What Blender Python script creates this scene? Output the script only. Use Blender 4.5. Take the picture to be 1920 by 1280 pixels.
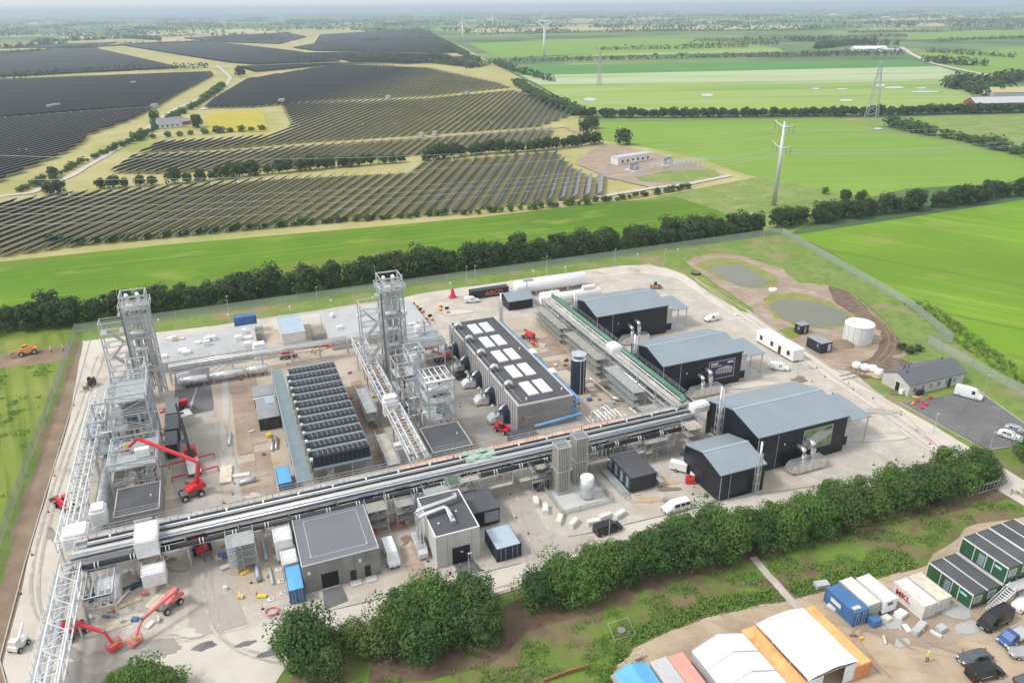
import bpy, math, random
from mathutils import Vector, Matrix
for _o in list(bpy.data.objects): bpy.data.objects.remove(_o)
SC = bpy.context.scene
COL = SC.collection
rnd = random.Random(7)
# ------------------------------------------------------------------ camera, sky, sun, exposure
FPX, CAMH = 1400.0, 82.0
ROLL, PITCH, YAW = math.atan(0.0104), math.atan(626 / FPX), math.radians(21.5)
cY, sY = math.cos(YAW), math.sin(YAW); cP, sP = math.cos(PITCH), math.sin(PITCH); cR, sR = math.cos(ROLL), math.sin(ROLL)
AX = Vector((cY, -sY, 0)); AY = Vector((sY, cY, 0)); AZ = Vector((0, 0, 1))     # X, Y of the world follow the plant's own grid
_up0 = AY * sP + AZ * cP; _fwd = AY * cP - AZ * sP
_right = AX * cR - _up0 * sR; _up = AX * sR + _up0 * cR
cam_data = bpy.data.cameras.new('camera'); cam = bpy.data.objects.new('camera', cam_data); COL.objects.link(cam)
cam_data.sensor_fit = 'HORIZONTAL'; cam_data.sensor_width = 36.0; cam_data.lens = FPX / 1920 * 36
cam_data.clip_start = 1.0; cam_data.clip_end = 60000
_m = Matrix((_right, _up, -_fwd)).transposed().to_4x4(); _m.translation = (0, 0, CAMH); cam.matrix_world = _m
SC.camera = cam
W = bpy.data.worlds.new('World'); SC.world = W; W.use_nodes = True
_n = W.node_tree.nodes; _l = W.node_tree.links
_bg = _n['Background']; _sky = _n.new('ShaderNodeTexSky'); _sky.sky_type = 'NISHITA'; _sky.sun_disc = False
SUN_EL, SUN_AZ = math.radians(50), math.radians(-82)        # a veiled sun stands to the left beyond the plant
_sd = Vector((math.cos(SUN_EL) * math.sin(SUN_AZ), math.cos(SUN_EL) * math.cos(SUN_AZ), math.sin(SUN_EL)))
_sky.sun_elevation = SUN_EL; _sky.sun_rotation = SUN_AZ
_sky.air_density = 1.0; _sky.dust_density = 2.0; _sky.ozone_density = 1.0; _sky.altitude = 50
_hs = _n.new('ShaderNodeHueSaturation'); _hs.inputs['Saturation'].default_value = 0.38
_l.new(_sky.outputs[0], _hs.inputs['Color']); 
_tc = _n.new('ShaderNodeTexCoord'); _cn = _n.new('ShaderNodeTexNoise'); _cn.inputs['Scale'].default_value = 2.2; _cn.inputs['Detail'].default_value = 4       # an even, thin cloud layer over the clear sky
_l.new(_tc.outputs['Generated'], _cn.inputs['Vector']); _cr = _n.new('ShaderNodeMapRange'); _cr.inputs['To Min'].default_value = .72; _cr.inputs['To Max'].default_value = .92; _l.new(_cn.outputs['Fac'], _cr.inputs['Value'])
_mx = _n.new('ShaderNodeMix'); _mx.data_type = 'RGBA'; _l.new(_cr.outputs[0], _mx.inputs[0]); _l.new(_hs.outputs[0], _mx.inputs[6]); _mx.inputs[7].default_value = (3.75, 3.85, 3.95, 1)
_l.new(_mx.outputs[2], _bg.inputs['Color']); _bg.inputs['Strength'].default_value = 0.15
sun_d = bpy.data.lights.new('sun', 'SUN'); sun_d.energy = 1.4; sun_d.angle = math.radians(11); sun_d.color = (1.0, 0.95, 0.88)
sun = bpy.data.objects.new('sun', sun_d); COL.objects.link(sun); sun.location = (0, 0, 300)
sun.rotation_euler = (-_sd).to_track_quat('-Z', 'Y').to_euler()
SC.view_settings.view_transform = 'Standard'; SC.view_settings.look = 'None'
SC.view_settings.exposure = 0.80; SC.view_settings.gamma = 1.0; SC.view_settings.use_curve_mapping = False
SC.render.engine = 'CYCLES'
SC.cycles.max_bounces = 6; SC.cycles.diffuse_bounces = 2; SC.cycles.glossy_bounces = 2; SC.cycles.transmission_bounces = 3; SC.cycles.volume_bounces = 0; SC.cycles.transparent_max_bounces = 12
# ------------------------------------------------------------------ helpers
def P(px, py, z=0.0):
    """where the sight line of a point of the photograph meets height z, in plant coordinates"""
    x = px - 960; y = py - 640
    xr = x * cR - y * sR; yr = x * sR + y * cR
    d = AX * (xr / FPX) - _up0 * (yr / FPX) + _fwd
    t = (z - CAMH) / d.z
    return (d.x * t, d.y * t)
def PL(pts, z=0.0): return [P(a, b, z) for a, b in pts]

class MB:
    def __init__(s): s.v = []; s.f = []; s.m = []
    def add(s, vs, fs, m=0):
        o = len(s.v); s.v.extend([tuple(a) for a in vs]); s.f.extend([tuple(i + o for i in f) for f in fs]); s.m.extend([m] * len(fs)); return s
    def box(s, x0, x1, y0, y1, z0, z1, m=0):
        return s.add([(x0,y0,z0),(x1,y0,z0),(x1,y1,z0),(x0,y1,z0),(x0,y0,z1),(x1,y0,z1),(x1,y1,z1),(x0,y1,z1)],
                     [(3,2,1,0),(4,5,6,7),(0,1,5,4),(1,2,6,5),(2,3,7,6),(3,0,4,7)], m)
    def obox(s, cx, cy, z0, lx, ly, lz, rz=0, m=0):
        c, q = math.cos(rz), math.sin(rz); vs = []
        for z in (z0, z0 + lz):
            for a, b in ((-1,-1),(1,-1),(1,1),(-1,1)):
                x, y = a * lx / 2, b * ly / 2; vs.append((cx + x*c - y*q, cy + x*q + y*c, z))
        return s.add(vs, [(3,2,1,0),(4,5,6,7),(0,1,5,4),(1,2,6,5),(2,3,7,6),(3,0,4,7)], m)
    def bar(s, p, q, w, h=None, m=0):
        p = Vector(p); q = Vector(q); h = h or w; d = (q - p)
        if d.length < 1e-6: return s
        d.normalize(); up = Vector((0,0,1)) if abs(d.z) < .95 else Vector((0,1,0))
        a = d.cross(up).normalized(); b = a.cross(d).normalized(); vs = []
        for e in (p, q):
            for i, j in ((-1,-1),(1,-1),(1,1),(-1,1)): vs.append(e + a*(i*w/2) + b*(j*h/2))
        return s.add(vs, [(3,2,1,0),(4,5,6,7),(0,1,5,4),(1,2,6,5),(2,3,7,6),(3,0,4,7)], m)
    def tube(s, pts, r, n=8, m=0, cap=True, rs=None):
        pts = [Vector(p) for p in pts]; k = len(pts); rings = []
        for i, p in enumerate(pts):
            d = (pts[min(i+1, k-1)] - pts[max(i-1, 0)]).normalized()
            up = Vector((0,0,1)) if abs(d.z) < .9 else Vector((0,1,0))
            a = d.cross(up).normalized(); b = a.cross(d).normalized(); rr = rs[i] if rs else r
            if 0 < i < k-1:
                d1 = (p - pts[i-1]).normalized(); d2 = (pts[i+1] - p).normalized(); cc = max(.5, math.sqrt(max(0, (1 + d1.dot(d2)) / 2))); 
            else: cc = 1
            rings.append([p + (a*math.cos(2*math.pi*j/n) + b*math.sin(2*math.pi*j/n)) * rr / cc**.5 for j in range(n)])
        vs = [x for g in rings for x in g]; fs = []
        for i in range(k-1):
            for j in range(n): fs.append((i*n+j, i*n+(j+1)%n, (i+1)*n+(j+1)%n, (i+1)*n+j))
        if cap: fs.append(tuple(range(n-1,-1,-1))); fs.append(tuple(range((k-1)*n, k*n)))
        return s.add(vs, fs, m)
    def lathe(s, cx, cy, prof, n=20, m=0):
        vs = []; fs = []
        for r, z in prof:
            for j in range(n): vs.append((cx + r*math.cos(2*math.pi*j/n), cy + r*math.sin(2*math.pi*j/n), z))
        for i in range(len(prof)-1):
            for j in range(n): fs.append((i*n+j, i*n+(j+1)%n, (i+1)*n+(j+1)%n, (i+1)*n+j))
        fs.append(tuple(range(n-1,-1,-1))); fs.append(tuple(range((len(prof)-1)*n, len(prof)*n)))
        return s.add(vs, fs, m)
    def prism(s, poly, z0, z1, m=0):
        n = len(poly)
        if sum(poly[i][0]*poly[(i+1)%n][1] - poly[(i+1)%n][0]*poly[i][1] for i in range(n)) < 0: poly = poly[::-1]
        vs = [(x,y,z0) for x,y in poly] + [(x,y,z1) for x,y in poly]
        return s.add(vs, [tuple(range(n-1,-1,-1)), tuple(range(n, 2*n))] + [(i,(i+1)%n,n+(i+1)%n,n+i) for i in range(n)], m)
    def profx(s, prof, x0, x1, m=0):      # profile in (y,z) swept along x
        n = len(prof); vs = [(x0,y,z) for y,z in prof] + [(x1,y,z) for y,z in prof]
        return s.add(vs, [tuple(range(n)), tuple(range(2*n-1, n-1, -1))] + [(i,n+i,n+(i+1)%n,(i+1)%n) for i in range(n)], m)
    def profy(s, prof, y0, y1, m=0):      # profile in (x,z) swept along y
        n = len(prof); vs = [(x,y0,z) for x,z in prof] + [(x,y1,z) for x,z in prof]
        return s.add(vs, [tuple(range(n)), tuple(range(2*n-1, n-1, -1))] + [(i,n+i,n+(i+1)%n,(i+1)%n) for i in range(n)], m)
    def quad(s, a, b, c, d, m=0): return s.add([a,b,c,d], [(0,1,2,3)], m)
    def sheet(s, poly, z, m=0):
        n = len(poly)
        if sum(poly[i][0]*poly[(i+1)%n][1] - poly[(i+1)%n][0]*poly[i][1] for i in range(n)) < 0: poly = poly[::-1]
        return s.add([(x,y,z) for x,y in poly], [tuple(range(n))], m)
    def mesh(s, name, mats, off=(0,0,0), smooth=False):
        me = bpy.data.meshes.new(name); ox, oy, oz = off
        me.from_pydata([(x-ox,y-oy,z-oz) for x,y,z in s.v], [], s.f)
        for q in (mats if isinstance(mats, (list, tuple)) else [mats]): me.materials.append(M[q] if isinstance(q, str) else q)
        if any(s.m): me.polygons.foreach_set('material_index', s.m)
        if smooth: me.polygons.foreach_set('use_smooth', [True]*len(s.f))
        me.update(); return me
    def obj(s, name, mats, parent=None, world=False, smooth=False):
        off = tuple(parent.location) if (parent is not None and world) else (0,0,0)
        if parent is not None and world and parent.parent is not None: off = tuple(parent.parent.location)
        return link(name, s.mesh(name, mats, off, smooth), parent)
def link(name, me, parent=None, loc=None, rz=0):
    o = bpy.data.objects.new(name, me); COL.objects.link(o)
    if parent is not None: o.parent = parent
    if loc is not None: o.location = loc
    if rz: o.rotation_euler = (0, 0, rz)
    return o
def tag(o, label=None, cat=None, group=None, kind=None):
    if label: o['label'] = label
    if cat: o['category'] = cat
    if group: o['group'] = group
    if kind: o['kind'] = kind
    return o
def thing(name, label, cat, loc=(0,0,0), rz=0, group=None):
    o = bpy.data.objects.new(name, None); COL.objects.link(o); o.location = loc; o.rotation_euler = (0,0,rz); o.empty_display_size = .5
    return tag(o, label, cat, group)
def dup(root, loc, rz=None, label=None, group=None, scale=None):
    def cp(o, par):
        c = o.copy(); COL.objects.link(c); c.parent = par
        for ch in KIDS.get(o.name, ()) or [k for k in o.children]: cp(ch, c)
        return c
    KIDS = {}
    r = cp(root, None); r.location = loc
    if rz is not None: r.rotation_euler = (0,0,rz)
    if scale: r.scale = scale
    if label: r['label'] = label
    if group: r['group'] = group
    return r
def recolour(root, old, new):
    for ch in root.children_recursive if hasattr(root, 'children_recursive') else []:
        me = ch.data
        if me and any(q and q.name == old for q in me.materials):
            me = me.copy(); ch.data = me
            for i, q in enumerate(me.materials):
                if q.name == old: me.materials[i] = M[new]
def rough(poly, step=3.0, amp=.5, seed=1):
    r = random.Random(seed); out = []
    for i, a in enumerate(poly):
        b = poly[(i+1) % len(poly)]; L = math.dist(a, b); n = max(1, int(L/step)); nx, ny = -(b[1]-a[1])/max(L,1e-6), (b[0]-a[0])/max(L,1e-6); w = 0
        for k in range(n):
            t = k/n; w = w*.6 + r.uniform(-amp, amp)*.7; j = w if k else 0
            out.append((a[0]+(b[0]-a[0])*t+nx*j, a[1]+(b[1]-a[1])*t+ny*j))
    return out
def ribbon(pts, w, amp=0, seed=1):
    L = []; R = []; r = random.Random(seed)
    for i, p in enumerate(pts):
        a = pts[max(0,i-1)]; b = pts[min(len(pts)-1,i+1)]; d = math.dist(a,b); nx, ny = -(b[1]-a[1])/d, (b[0]-a[0])/d
        ww = (w[i] if isinstance(w,(list,tuple)) else w)/2
        L.append((p[0]+nx*(ww+r.uniform(-amp,amp)), p[1]+ny*(ww+r.uniform(-amp,amp)))); R.append((p[0]-nx*(ww+r.uniform(-amp,amp)), p[1]-ny*(ww+r.uniform(-amp,amp))))
    return L + R[::-1]
def resample(pts, step):
    out = []
    for a, b in zip(pts, pts[1:]):
        n = max(1, int(math.dist(a,b)/step))
        out += [(a[0]+(b[0]-a[0])*k/n, a[1]+(b[1]-a[1])*k/n) for k in range(n)]
    return out + [pts[-1]]
# ------------------------------------------------------------------ procedural materials
M = {}
def srgb(r, g, b): return tuple(((c/255)/12.92 if c/255 <= .04045 else ((c/255+.055)/1.055)**2.4) for c in (r,g,b))
def _base(name, rough_, metal, spec=.4):
    m = bpy.data.materials.new(name); m.use_nodes = True; nt = m.node_tree; b = nt.nodes['Principled BSDF']
    b.inputs['Roughness'].default_value = rough_; b.inputs['Metallic'].default_value = metal; b.inputs['Specular IOR Level'].default_value = spec
    M[name] = m; return m, nt, b
def noise(nt, scale, rot=0, sx=1, sy=1, detail=4, obj=False, rgh=.55):
    g = nt.nodes.new('ShaderNodeNewGeometry') if not obj else nt.nodes.new('ShaderNodeTexCoord')
    mp = nt.nodes.new('ShaderNodeMapping'); mp.inputs['Rotation'].default_value = (0,0,rot); mp.inputs['Scale'].default_value = (scale*sx, scale*sy, scale)
    t = nt.nodes.new('ShaderNodeTexNoise'); t.inputs['Scale'].default_value = 1; t.inputs['Detail'].default_value = detail; t.inputs['Roughness'].default_value = rgh
    nt.links.new(g.outputs['Position' if not obj else 'Object'], mp.inputs[0])
    # rotate first, then stretch
    if rot:
        mp.vector_type = 'POINT'; mp.inputs['Scale'].default_value = (1,1,1)
        m2 = nt.nodes.new('ShaderNodeMapping'); m2.inputs['Scale'].default_value = (scale*sx, scale*sy, scale); nt.links.new(mp.outputs[0], m2.inputs[0]); mp = m2
    nt.links.new(mp.outputs[0], t.inputs['Vector']); return t.outputs['Fac']
def mixc(nt, fac, a, b, lo=.35, hi=.65):
    r = nt.nodes.new('ShaderNodeMapRange'); r.inputs['From Min'].default_value = lo; r.inputs['From Max'].default_value = hi; nt.links.new(fac, r.inputs['Value'])
    x = nt.nodes.new('ShaderNodeMix'); x.data_type = 'RGBA'; nt.links.new(r.outputs[0], x.inputs[0])
    for v, i in ((a,6),(b,7)):
        if isinstance(v, tuple): x.inputs[i].default_value = (*v, 1)
        else: nt.links.new(v, x.inputs[i])
    return x.outputs[2]
def bump(nt, b, fac, dist, strength=.5):
    k = nt.nodes.new('ShaderNodeBump'); k.inputs['Strength'].default_value = strength; k.inputs['Distance'].default_value = dist
    nt.links.new(fac, k.inputs['Height']); nt.links.new(k.outputs[0], b.inputs['Normal'])
def mat(name, col, rgh=.55, metal=0, var=.1, scale=.5, spec=.4, bmp=0, dirt=None):
    m, nt, b = _base(name, rgh, metal, spec)
    lo = tuple(c*(1-var) for c in col); hi = tuple(min(1, c*(1+var)) for c in col)
    f = noise(nt, scale); c = mixc(nt, f, lo, hi)
    if dirt: c = mixc(nt, noise(nt, dirt[1], detail=6), c, dirt[0], dirt[2], dirt[3])
    nt.links.new(c, b.inputs['Base Color'])
    if bmp: bump(nt, b, noise(nt, scale*6), bmp)
    return m
def gmat(name, col, layers, rgh=.95, bmp=None, spec=.15):
    m, nt, b = _base(name, rgh, 0, spec); c = col
    for L in layers:
        lc, sc, lo, hi = L[:4]; rot, sx, sy = (L[4:7] if len(L) > 4 else (0,1,1))
        c = mixc(nt, noise(nt, sc, rot, sx, sy, detail=6), c, lc, lo, hi)
    nt.links.new(c, b.inputs['Base Color'])
    if bmp: bump(nt, b, noise(nt, bmp[0], detail=5), bmp[1], .6)
    return m
KE = 1.3
def T(r, g, b): return tuple(c/KE for c in srgb(r, g, b))
# ground surfaces
gmat('field_green', T(104,146,40), [(T(120,158,42), .05,.35,.7), (T(92,134,38), .018,.45,.75), (T(100,138,38), .9,.46,.66, -.02,.012,1), (T(136,168,62), .4,.52,.72, .03,.02,1), (T(128,140,62), .03,.56,.68, 0,.3,1), (T(92,128,40), .008,.5,.66), (T(146,166,70), .07,.58,.7, .1,.4,1)], bmp=(2.0,.08))
gmat('field_right', T(126,166,46), [(T(138,174,54), .03,.35,.7), (T(110,152,46), .02,.45,.7), (T(128,168,46), .7,.46,.68, math.radians(62),.012,1), (T(160,182,80), .3,.52,.74, math.radians(62),.03,1), (T(118,152,48), .009,.5,.66), (T(150,166,80), .05,.58,.7), (T(108,144,46), .18,.6,.66, math.radians(62),.01,1)], bmp=(2.0,.08))
gmat('field_far', T(132,168,68), [(T(144,176,80), .012,.35,.7), (T(122,158,66), .02,.48,.75, .3,.2,1), (T(150,180,72), .25,.48,.7, .35,.03,1)])
gmat('field_pale', T(150,178,104), [(T(196,202,158), .03,.42,.75, .3,.15,1), (T(166,190,84), .02,.4,.7, .3,.1,1), (T(120,164,70), .014,.5,.75, .3,.2,1)])
gmat('field_white', T(186,202,154), [(T(206,212,180), .05,.4,.7,.3,.1,1), (T(150,184,110), .02,.5,.75,.3,.15,1)])
gmat('field_dark', T(96,150,78), [(T(110,162,84), .01,.35,.7), (T(88,140,76), .03,.45,.75, .3,.1,1)])
gmat('field_tan', T(214,202,160), [(T(200,190,140), .02,.4,.7)])
gmat('field_yellow', T(200,184,80), [(T(180,178,74), .08,.4,.7), (T(222,200,84), .2,.45,.7, .2,.2,1)])
gmat('dry_grass', T(194,184,128), [(T(210,198,150), .03,.4,.7), (T(172,174,100), .05,.42,.7), (T(200,190,132), .5,.45,.7), (T(160,168,90), .012,.52,.68)], bmp=(1.5,.1))
gmat('rough_grass', T(150,164,92), [(T(128,160,78), .06,.4,.7), (T(180,178,124), .09,.5,.75), (T(108,142,66), .4,.5,.75)], bmp=(1.2,.15))
gmat('verge', T(128,154,78), [(T(150,166,94), .12,.4,.7), (T(108,138,64), .4,.45,.75), (T(166,152,118), .07,.5,.66)], bmp=(1.5,.12))
gmat('lawn_left', T(134,152,68), [(T(150,162,78), .06,.35,.7), (T(106,130,54), .5,.46,.66, math.radians(78),.04,1), (T(170,174,106), .03,.52,.75)], bmp=(2,.08))
gmat('bank_grass', T(120,136,70), [(T(126,160,62), .12,.4,.62), (T(146,124,102), .1,.46,.6), (T(126,104,88), .22,.5,.64), (T(108,144,56), .8,.5,.75)], bmp=(1.5,.25))
gmat('bank_soil', T(120,100,84), [(T(138,118,98), .2,.4,.7), (T(98,80,68), .35,.5,.75), (T(106,128,58), .25,.6,.72)], bmp=(1.2,.2))
gmat('soil', T(158,138,118), [(T(140,120,102), .25,.4,.7), (T(180,160,138), .12,.5,.75), (T(132,146,88), .15,.62,.75)], bmp=(1.5,.1))
gmat('mud', T(142,122,108), [(T(120,102,90), .35,.4,.7), (T(172,150,132), .25,.52,.75), (T(108,92,82), 1.2,.5,.7, .8,.2,1)], bmp=(1.0,.35))
gmat('track_soil', T(186,166,148), [(T(168,148,130), .2,.4,.7), (T(204,188,170), .15,.5,.75), (T(150,130,112), 1.0,.55,.75, .5,.15,1)], bmp=(1,.1))
gmat('pond_bank', T(150,156,92), [(T(170,164,108), .3,.4,.7), (T(122,144,70), .25,.5,.75)], bmp=(1.5,.1))
gmat('gravel', T(212,203,191), [(T(194,186,176), .12,.42,.7), (T(224,218,209), .3,.45,.7), (T(192,184,175), 2.5,.5,.75), (T(204,188,170), .06,.55,.75)], bmp=(3,.05))
gmat('gravel_warm', T(204,191,175), [(T(224,204,178), .1,.45,.7), (T(200,186,170), .2,.45,.72), (T(190,172,155), 1.6,.52,.75), (T(226,218,207), .05,.5,.7)], bmp=(2.5,.06))
gmat('steel_plate', T(186,166,149), [(T(172,148,130), .25,.4,.7), (T(204,188,172), .12,.45,.7), (T(170,156,146), .5,.55,.75)], rgh=.7)
gmat('road_concrete', T(230,223,212), [(T(208,200,188), .1,.4,.7), (T(230,220,204), .25,.45,.7), (T(196,184,168), .06,.56,.75), (T(170,160,150), .12,.64,.72)], bmp=(3,.02))
gmat('asphalt_worn', T(200,192,183), [(T(186,178,169), .1,.4,.7), (T(208,200,190), .08,.5,.75), (T(170,164,158), .5,.55,.75)], bmp=(4,.02))
gmat('asphalt_dark', T(134,133,134), [(T(120,119,121), .12,.4,.65), (T(160,156,152), .2,.55,.75, .4,.2,1), (T(106,105,107), .4,.55,.75, -.5,.15,1)], bmp=(5,.02))
gmat('wet_asphalt', T(178,172,165), [(T(158,152,146), .1,.46,.64), (T(196,188,178), .3,.5,.7), (T(144,138,133), .35,.56,.7, .7,.2,1)], rgh=.55)
gmat('yard_sand', T(206,186,160), [(T(190,170,146), .12,.4,.7), (T(218,200,176), .2,.5,.72), (T(168,150,130), .09,.55,.7), (T(180,160,138), .9,.52,.75, .6,.25,1)], bmp=(1.2,.08))
gmat('sand_heap', T(222,196,160), [(T(206,178,142), .5,.4,.7)], bmp=(2,.1))
gmat('gravel_path', T(220,214,204), [(T(206,198,186), .2,.4,.7)])
mat('kerb', T(206,202,196), .9, var=.06)
m, nt, b = _base('pond_water', .12, 0, .5)
nt.links.new(mixc(nt, noise(nt, .05), T(112,114,94), T(128,128,106)), b.inputs['Base Color']); bump(nt, b, noise(nt, 1.5), .01, .15)
m, nt, b = _base('puddle', .08, 0, .6); b.inputs['Base Color'].default_value = (.42,.42,.41,1)
# vegetation
def leafmat(name, cols, tr=.25):
    m, nt, b = _base(name, .62, 0, .22)
    c = mixc(nt, noise(nt, .22, detail=2), cols[0], cols[1], .38, .64); c = mixc(nt, noise(nt, 1.4, detail=3), c, cols[2], .5, .72)
    oi = nt.nodes.new('ShaderNodeObjectInfo'); c = mixc(nt, oi.outputs['Random'], c, cols[3], .45, 1.6)
    nt.links.new(c, b.inputs['Base Color'])
    t = nt.nodes.new('ShaderNodeBsdfTranslucent'); nt.links.new(c, t.inputs['Color']); x = nt.nodes.new('ShaderNodeMixShader'); x.inputs[0].default_value = tr
    out = nt.nodes['Material Output']; nt.links.new(b.outputs[0], x.inputs[1]); nt.links.new(t.outputs[0], x.inputs[2]); nt.links.new(x.outputs[0], out.inputs['Surface'])
leafmat('leaf', [(.05,.115,.034),(.085,.168,.042),(.14,.225,.06),(.125,.17,.048)], .3)
leafmat('leaf_bright', [(.078,.165,.037),(.113,.22,.045),(.17,.285,.06),(.155,.22,.05)], .3)
leafmat('leaf_belt', [(.038,.078,.027),(.062,.112,.034),(.098,.15,.046),(.10,.12,.045)])
leafmat('leaf_olive', [(.085,.15,.035),(.12,.19,.045),(.17,.235,.065),(.15,.19,.055)])
leafmat('leaf_copper', [(.05,.03,.035),(.06,.035,.04),(.07,.05,.04),(.06,.05,.04)])
leafmat('weed', [(.15,.27,.055),(.20,.32,.07),(.26,.36,.10),(.24,.27,.12)])
mat('bark', (.16,.13,.10), .9, var=.3, scale=3)
mat('dead_wood', (.34,.30,.20), .9, var=.2, scale=3)
# painted and metal things
mat('galv', (.60,.62,.64), .42, .55, var=.10, scale=.9)
mat('galv_dull', (.42,.44,.45), .55, .4, var=.14, scale=.8)
mat('steel_white', (.74,.76,.77), .4, .2, var=.06)
mat('grating', (.40,.43,.43), .7, .2, var=.12, scale=1.2)
mat('deck_teal', (.22,.29,.31), .6, .2, var=.08)
mat('pipe_silver', (.72,.73,.74), .28, .8, var=.08, scale=1.2)
mat('pipe_white', (.80,.80,.79), .4, 0, var=.05)
mat('pipe_black', (.028,.032,.04), .45, 0, var=.2)
mat('pipe_navy', (.03,.045,.075), .4, 0, var=.2)
mat('pipe_green', (.11,.24,.18), .5, 0, var=.15)
mat('pipe_blue', (.14,.31,.52), .45, 0, var=.1)
mat('tray_orange', (.62,.42,.32), .7, 0, var=.2, scale=.3)
mat('tray_pale', (.46,.44,.41), .8, 0, var=.18, scale=.3, dirt=((.45,.36,.28), .25,.5,.7))
mat('scaffold_deck', (.34,.33,.29), .85, 0, var=.2, scale=.8)
mat('wrap_white', (.80,.81,.82), .5, 0, var=.08, scale=1.5, bmp=.08)
mat('tarp_green', (.34,.46,.36), .6, 0, var=.18, scale=1.2, bmp=.15)
mat('roof_dark', (.085,.087,.098), .85, 0, var=.1, scale=.2, dirt=((.12,.12,.13), .15,.5,.75))
mat('roof_grey', (.175,.182,.205), .8, 0, var=.05, scale=.12)
mat('roof_black', (.06,.062,.07), .8, 0, var=.12, scale=.3)
def seams(name, col, axis, period, rgh, metal, depth=.02, var=.05):
    m, nt, b = _base(name, rgh, metal, .4); g = nt.nodes.new('ShaderNodeNewGeometry'); sp = nt.nodes.new('ShaderNodeSeparateXYZ'); nt.links.new(g.outputs['Position'], sp.inputs[0])
    w = nt.nodes.new('ShaderNodeMath'); w.operation = 'PINGPONG'; w.inputs[1].default_value = period/2; nt.links.new(sp.outputs[axis], w.inputs[0])
    r = nt.nodes.new('ShaderNodeMapRange'); r.inputs['From Min'].default_value = 0; r.inputs['From Max'].default_value = .06; nt.links.new(w.outputs[0], r.inputs['Value'])
    f = noise(nt, .15); c = mixc(nt, f, tuple(q*(1-var) for q in col), tuple(q*(1+var) for q in col)); nt.links.new(c, b.inputs['Base Color']); bump(nt, b, r.outputs[0], depth, .7)
seams('roof_steel', (.29,.345,.385), 'X', .9, .42, .25)
seams('wall_black', (.013,.017,.026), 'X', 1.0, .38, .1, .008, .12)
seams('wall_black_y', (.013,.017,.026), 'Y', 1.0, .38, .1, .008, .12)
seams('roof_shingle', (.13,.138,.155), 'X', 2.2, .75, 0, .02)
mat('door_black', (.012,.014,.018), .4, 0, var=.1)
mat('panel_dark', (.024,.03,.042), .42, 0, var=.12)
mat('concrete_wall', (.29,.285,.275), .85, 0, var=.09, scale=.5, dirt=((.21,.205,.20), .35,.45,.75))
mat('concrete_light', (.55,.545,.53), .85, 0, var=.06, scale=.5, dirt=((.44,.43,.41), .3,.5,.75))
mat('concrete_rib', (.44,.435,.425), .85, 0, var=.08, scale=.8)
mat('slab_grey', (.46,.465,.47), .8, 0, var=.05, scale=.2, dirt=((.38,.38,.38), .15,.5,.75))
mat('skylight', (.85,.87,.88), .25, 0, var=.03)
mat('white', (.82,.82,.81), .4, 0, var=.03)
mat('white_dirty', (.72,.71,.67), .6, 0, var=.07, scale=.8, dirt=((.55,.5,.42), .5,.55,.75))
mat('tent_white', (.80,.82,.84), .6, 0, var=.03, dirt=((.62,.63,.62), .25,.6,.75))
mat('red', (.62,.035,.045), .38, 0, var=.1, scale=1.2)
mat('red_faded', (.68,.20,.19), .5, 0, var=.12, scale=1.0)
mat('orange', (.72,.24,.05), .55, 0, var=.12, dirt=((.8,.5,.25), .3,.5,.75))
mat('orange_top', (.78,.45,.18), .65, 0, var=.12, dirt=((.62,.3,.1), .6,.52,.7))
mat('salmon', (.70,.34,.27), .6, 0, var=.07)
mat('yellow', (.75,.55,.05), .5, 0, var=.1)
mat('blue', (.06,.16,.36), .5, 0, var=.12)
mat('blue_light', (.13,.42,.72), .5, 0, var=.08)
mat('blue_grey', (.40,.50,.58), .5, .1, var=.06)
mat('navy', (.018,.03,.055), .45, 0, var=.12)
mat('green_dark', (.03,.10,.045), .5, 0, var=.12)
mat('green_pale', (.50,.54,.42), .6, 0, var=.1)
mat('green_bright', (.10,.45,.12), .5, 0, var=.1)
mat('teal', (.12,.45,.42), .5, 0, var=.1)
mat('rust', (.30,.13,.08), .8, 0, var=.25, scale=2)
mat('timber', (.58,.47,.33), .85, 0, var=.18, scale=1.2)
mat('timber_pale', (.68,.61,.48), .85, 0, var=.12, scale=1.0, dirt=((.5,.42,.3), .6,.5,.75))
mat('rubber', (.02,.02,.021), .8, 0, var=.2)
mat('machine_grey', (.20,.21,.21), .6, .2, var=.2, scale=2)
mat('machine_olive', (.07,.06,.045), .7, .1, var=.25, scale=2)
mat('light_grey', (.52,.53,.54), .55, .1, var=.08)
mat('glass_dark', (.02,.025,.03), .08, 0, var=.1, spec=.6)
mat('glass_pale', (.24,.29,.33), .1, 0, var=.1, spec=.6)
mat('lamp_lens', (.8,.8,.78), .2, 0, var=.02)
mat('tail_red', (.5,.02,.02), .3, 0, var=.05)
mat('paint_white', (.80,.81,.82), .25, 0, var=.02, spec=.6)
mat('paint_black', (.014,.015,.018), .22, .2, var=.1, spec=.6)
mat('paint_grey', (.12,.13,.14), .25, .4, var=.05, spec=.6)
mat('paint_silver', (.45,.46,.47), .28, .5, var=.05, spec=.6)
mat('paint_blue', (.05,.11,.26), .25, .3, var=.05, spec=.6)
mat('hivis', (.62,.74,.08), .7, 0, var=.08)
mat('trouser', (.03,.035,.045), .85, 0, var=.1)
mat('skin', (.55,.36,.27), .6, 0, var=.05)
mat('roof_tile_grey', (.30,.31,.33), .85, 0, var=.1)
mat('brick_red', (.30,.09,.07), .85, 0, var=.12)
mat('house_white', (.70,.72,.70), .8, 0, var=.06)
mat('purple', (.05,.02,.11), .4, 0, var=.1)
mat('banner_grey', (.42,.42,.40), .5, 0, var=.15, scale=.6)
mat('banner_green', (.20,.30,.14), .5, 0, var=.3, scale=.5)
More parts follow.
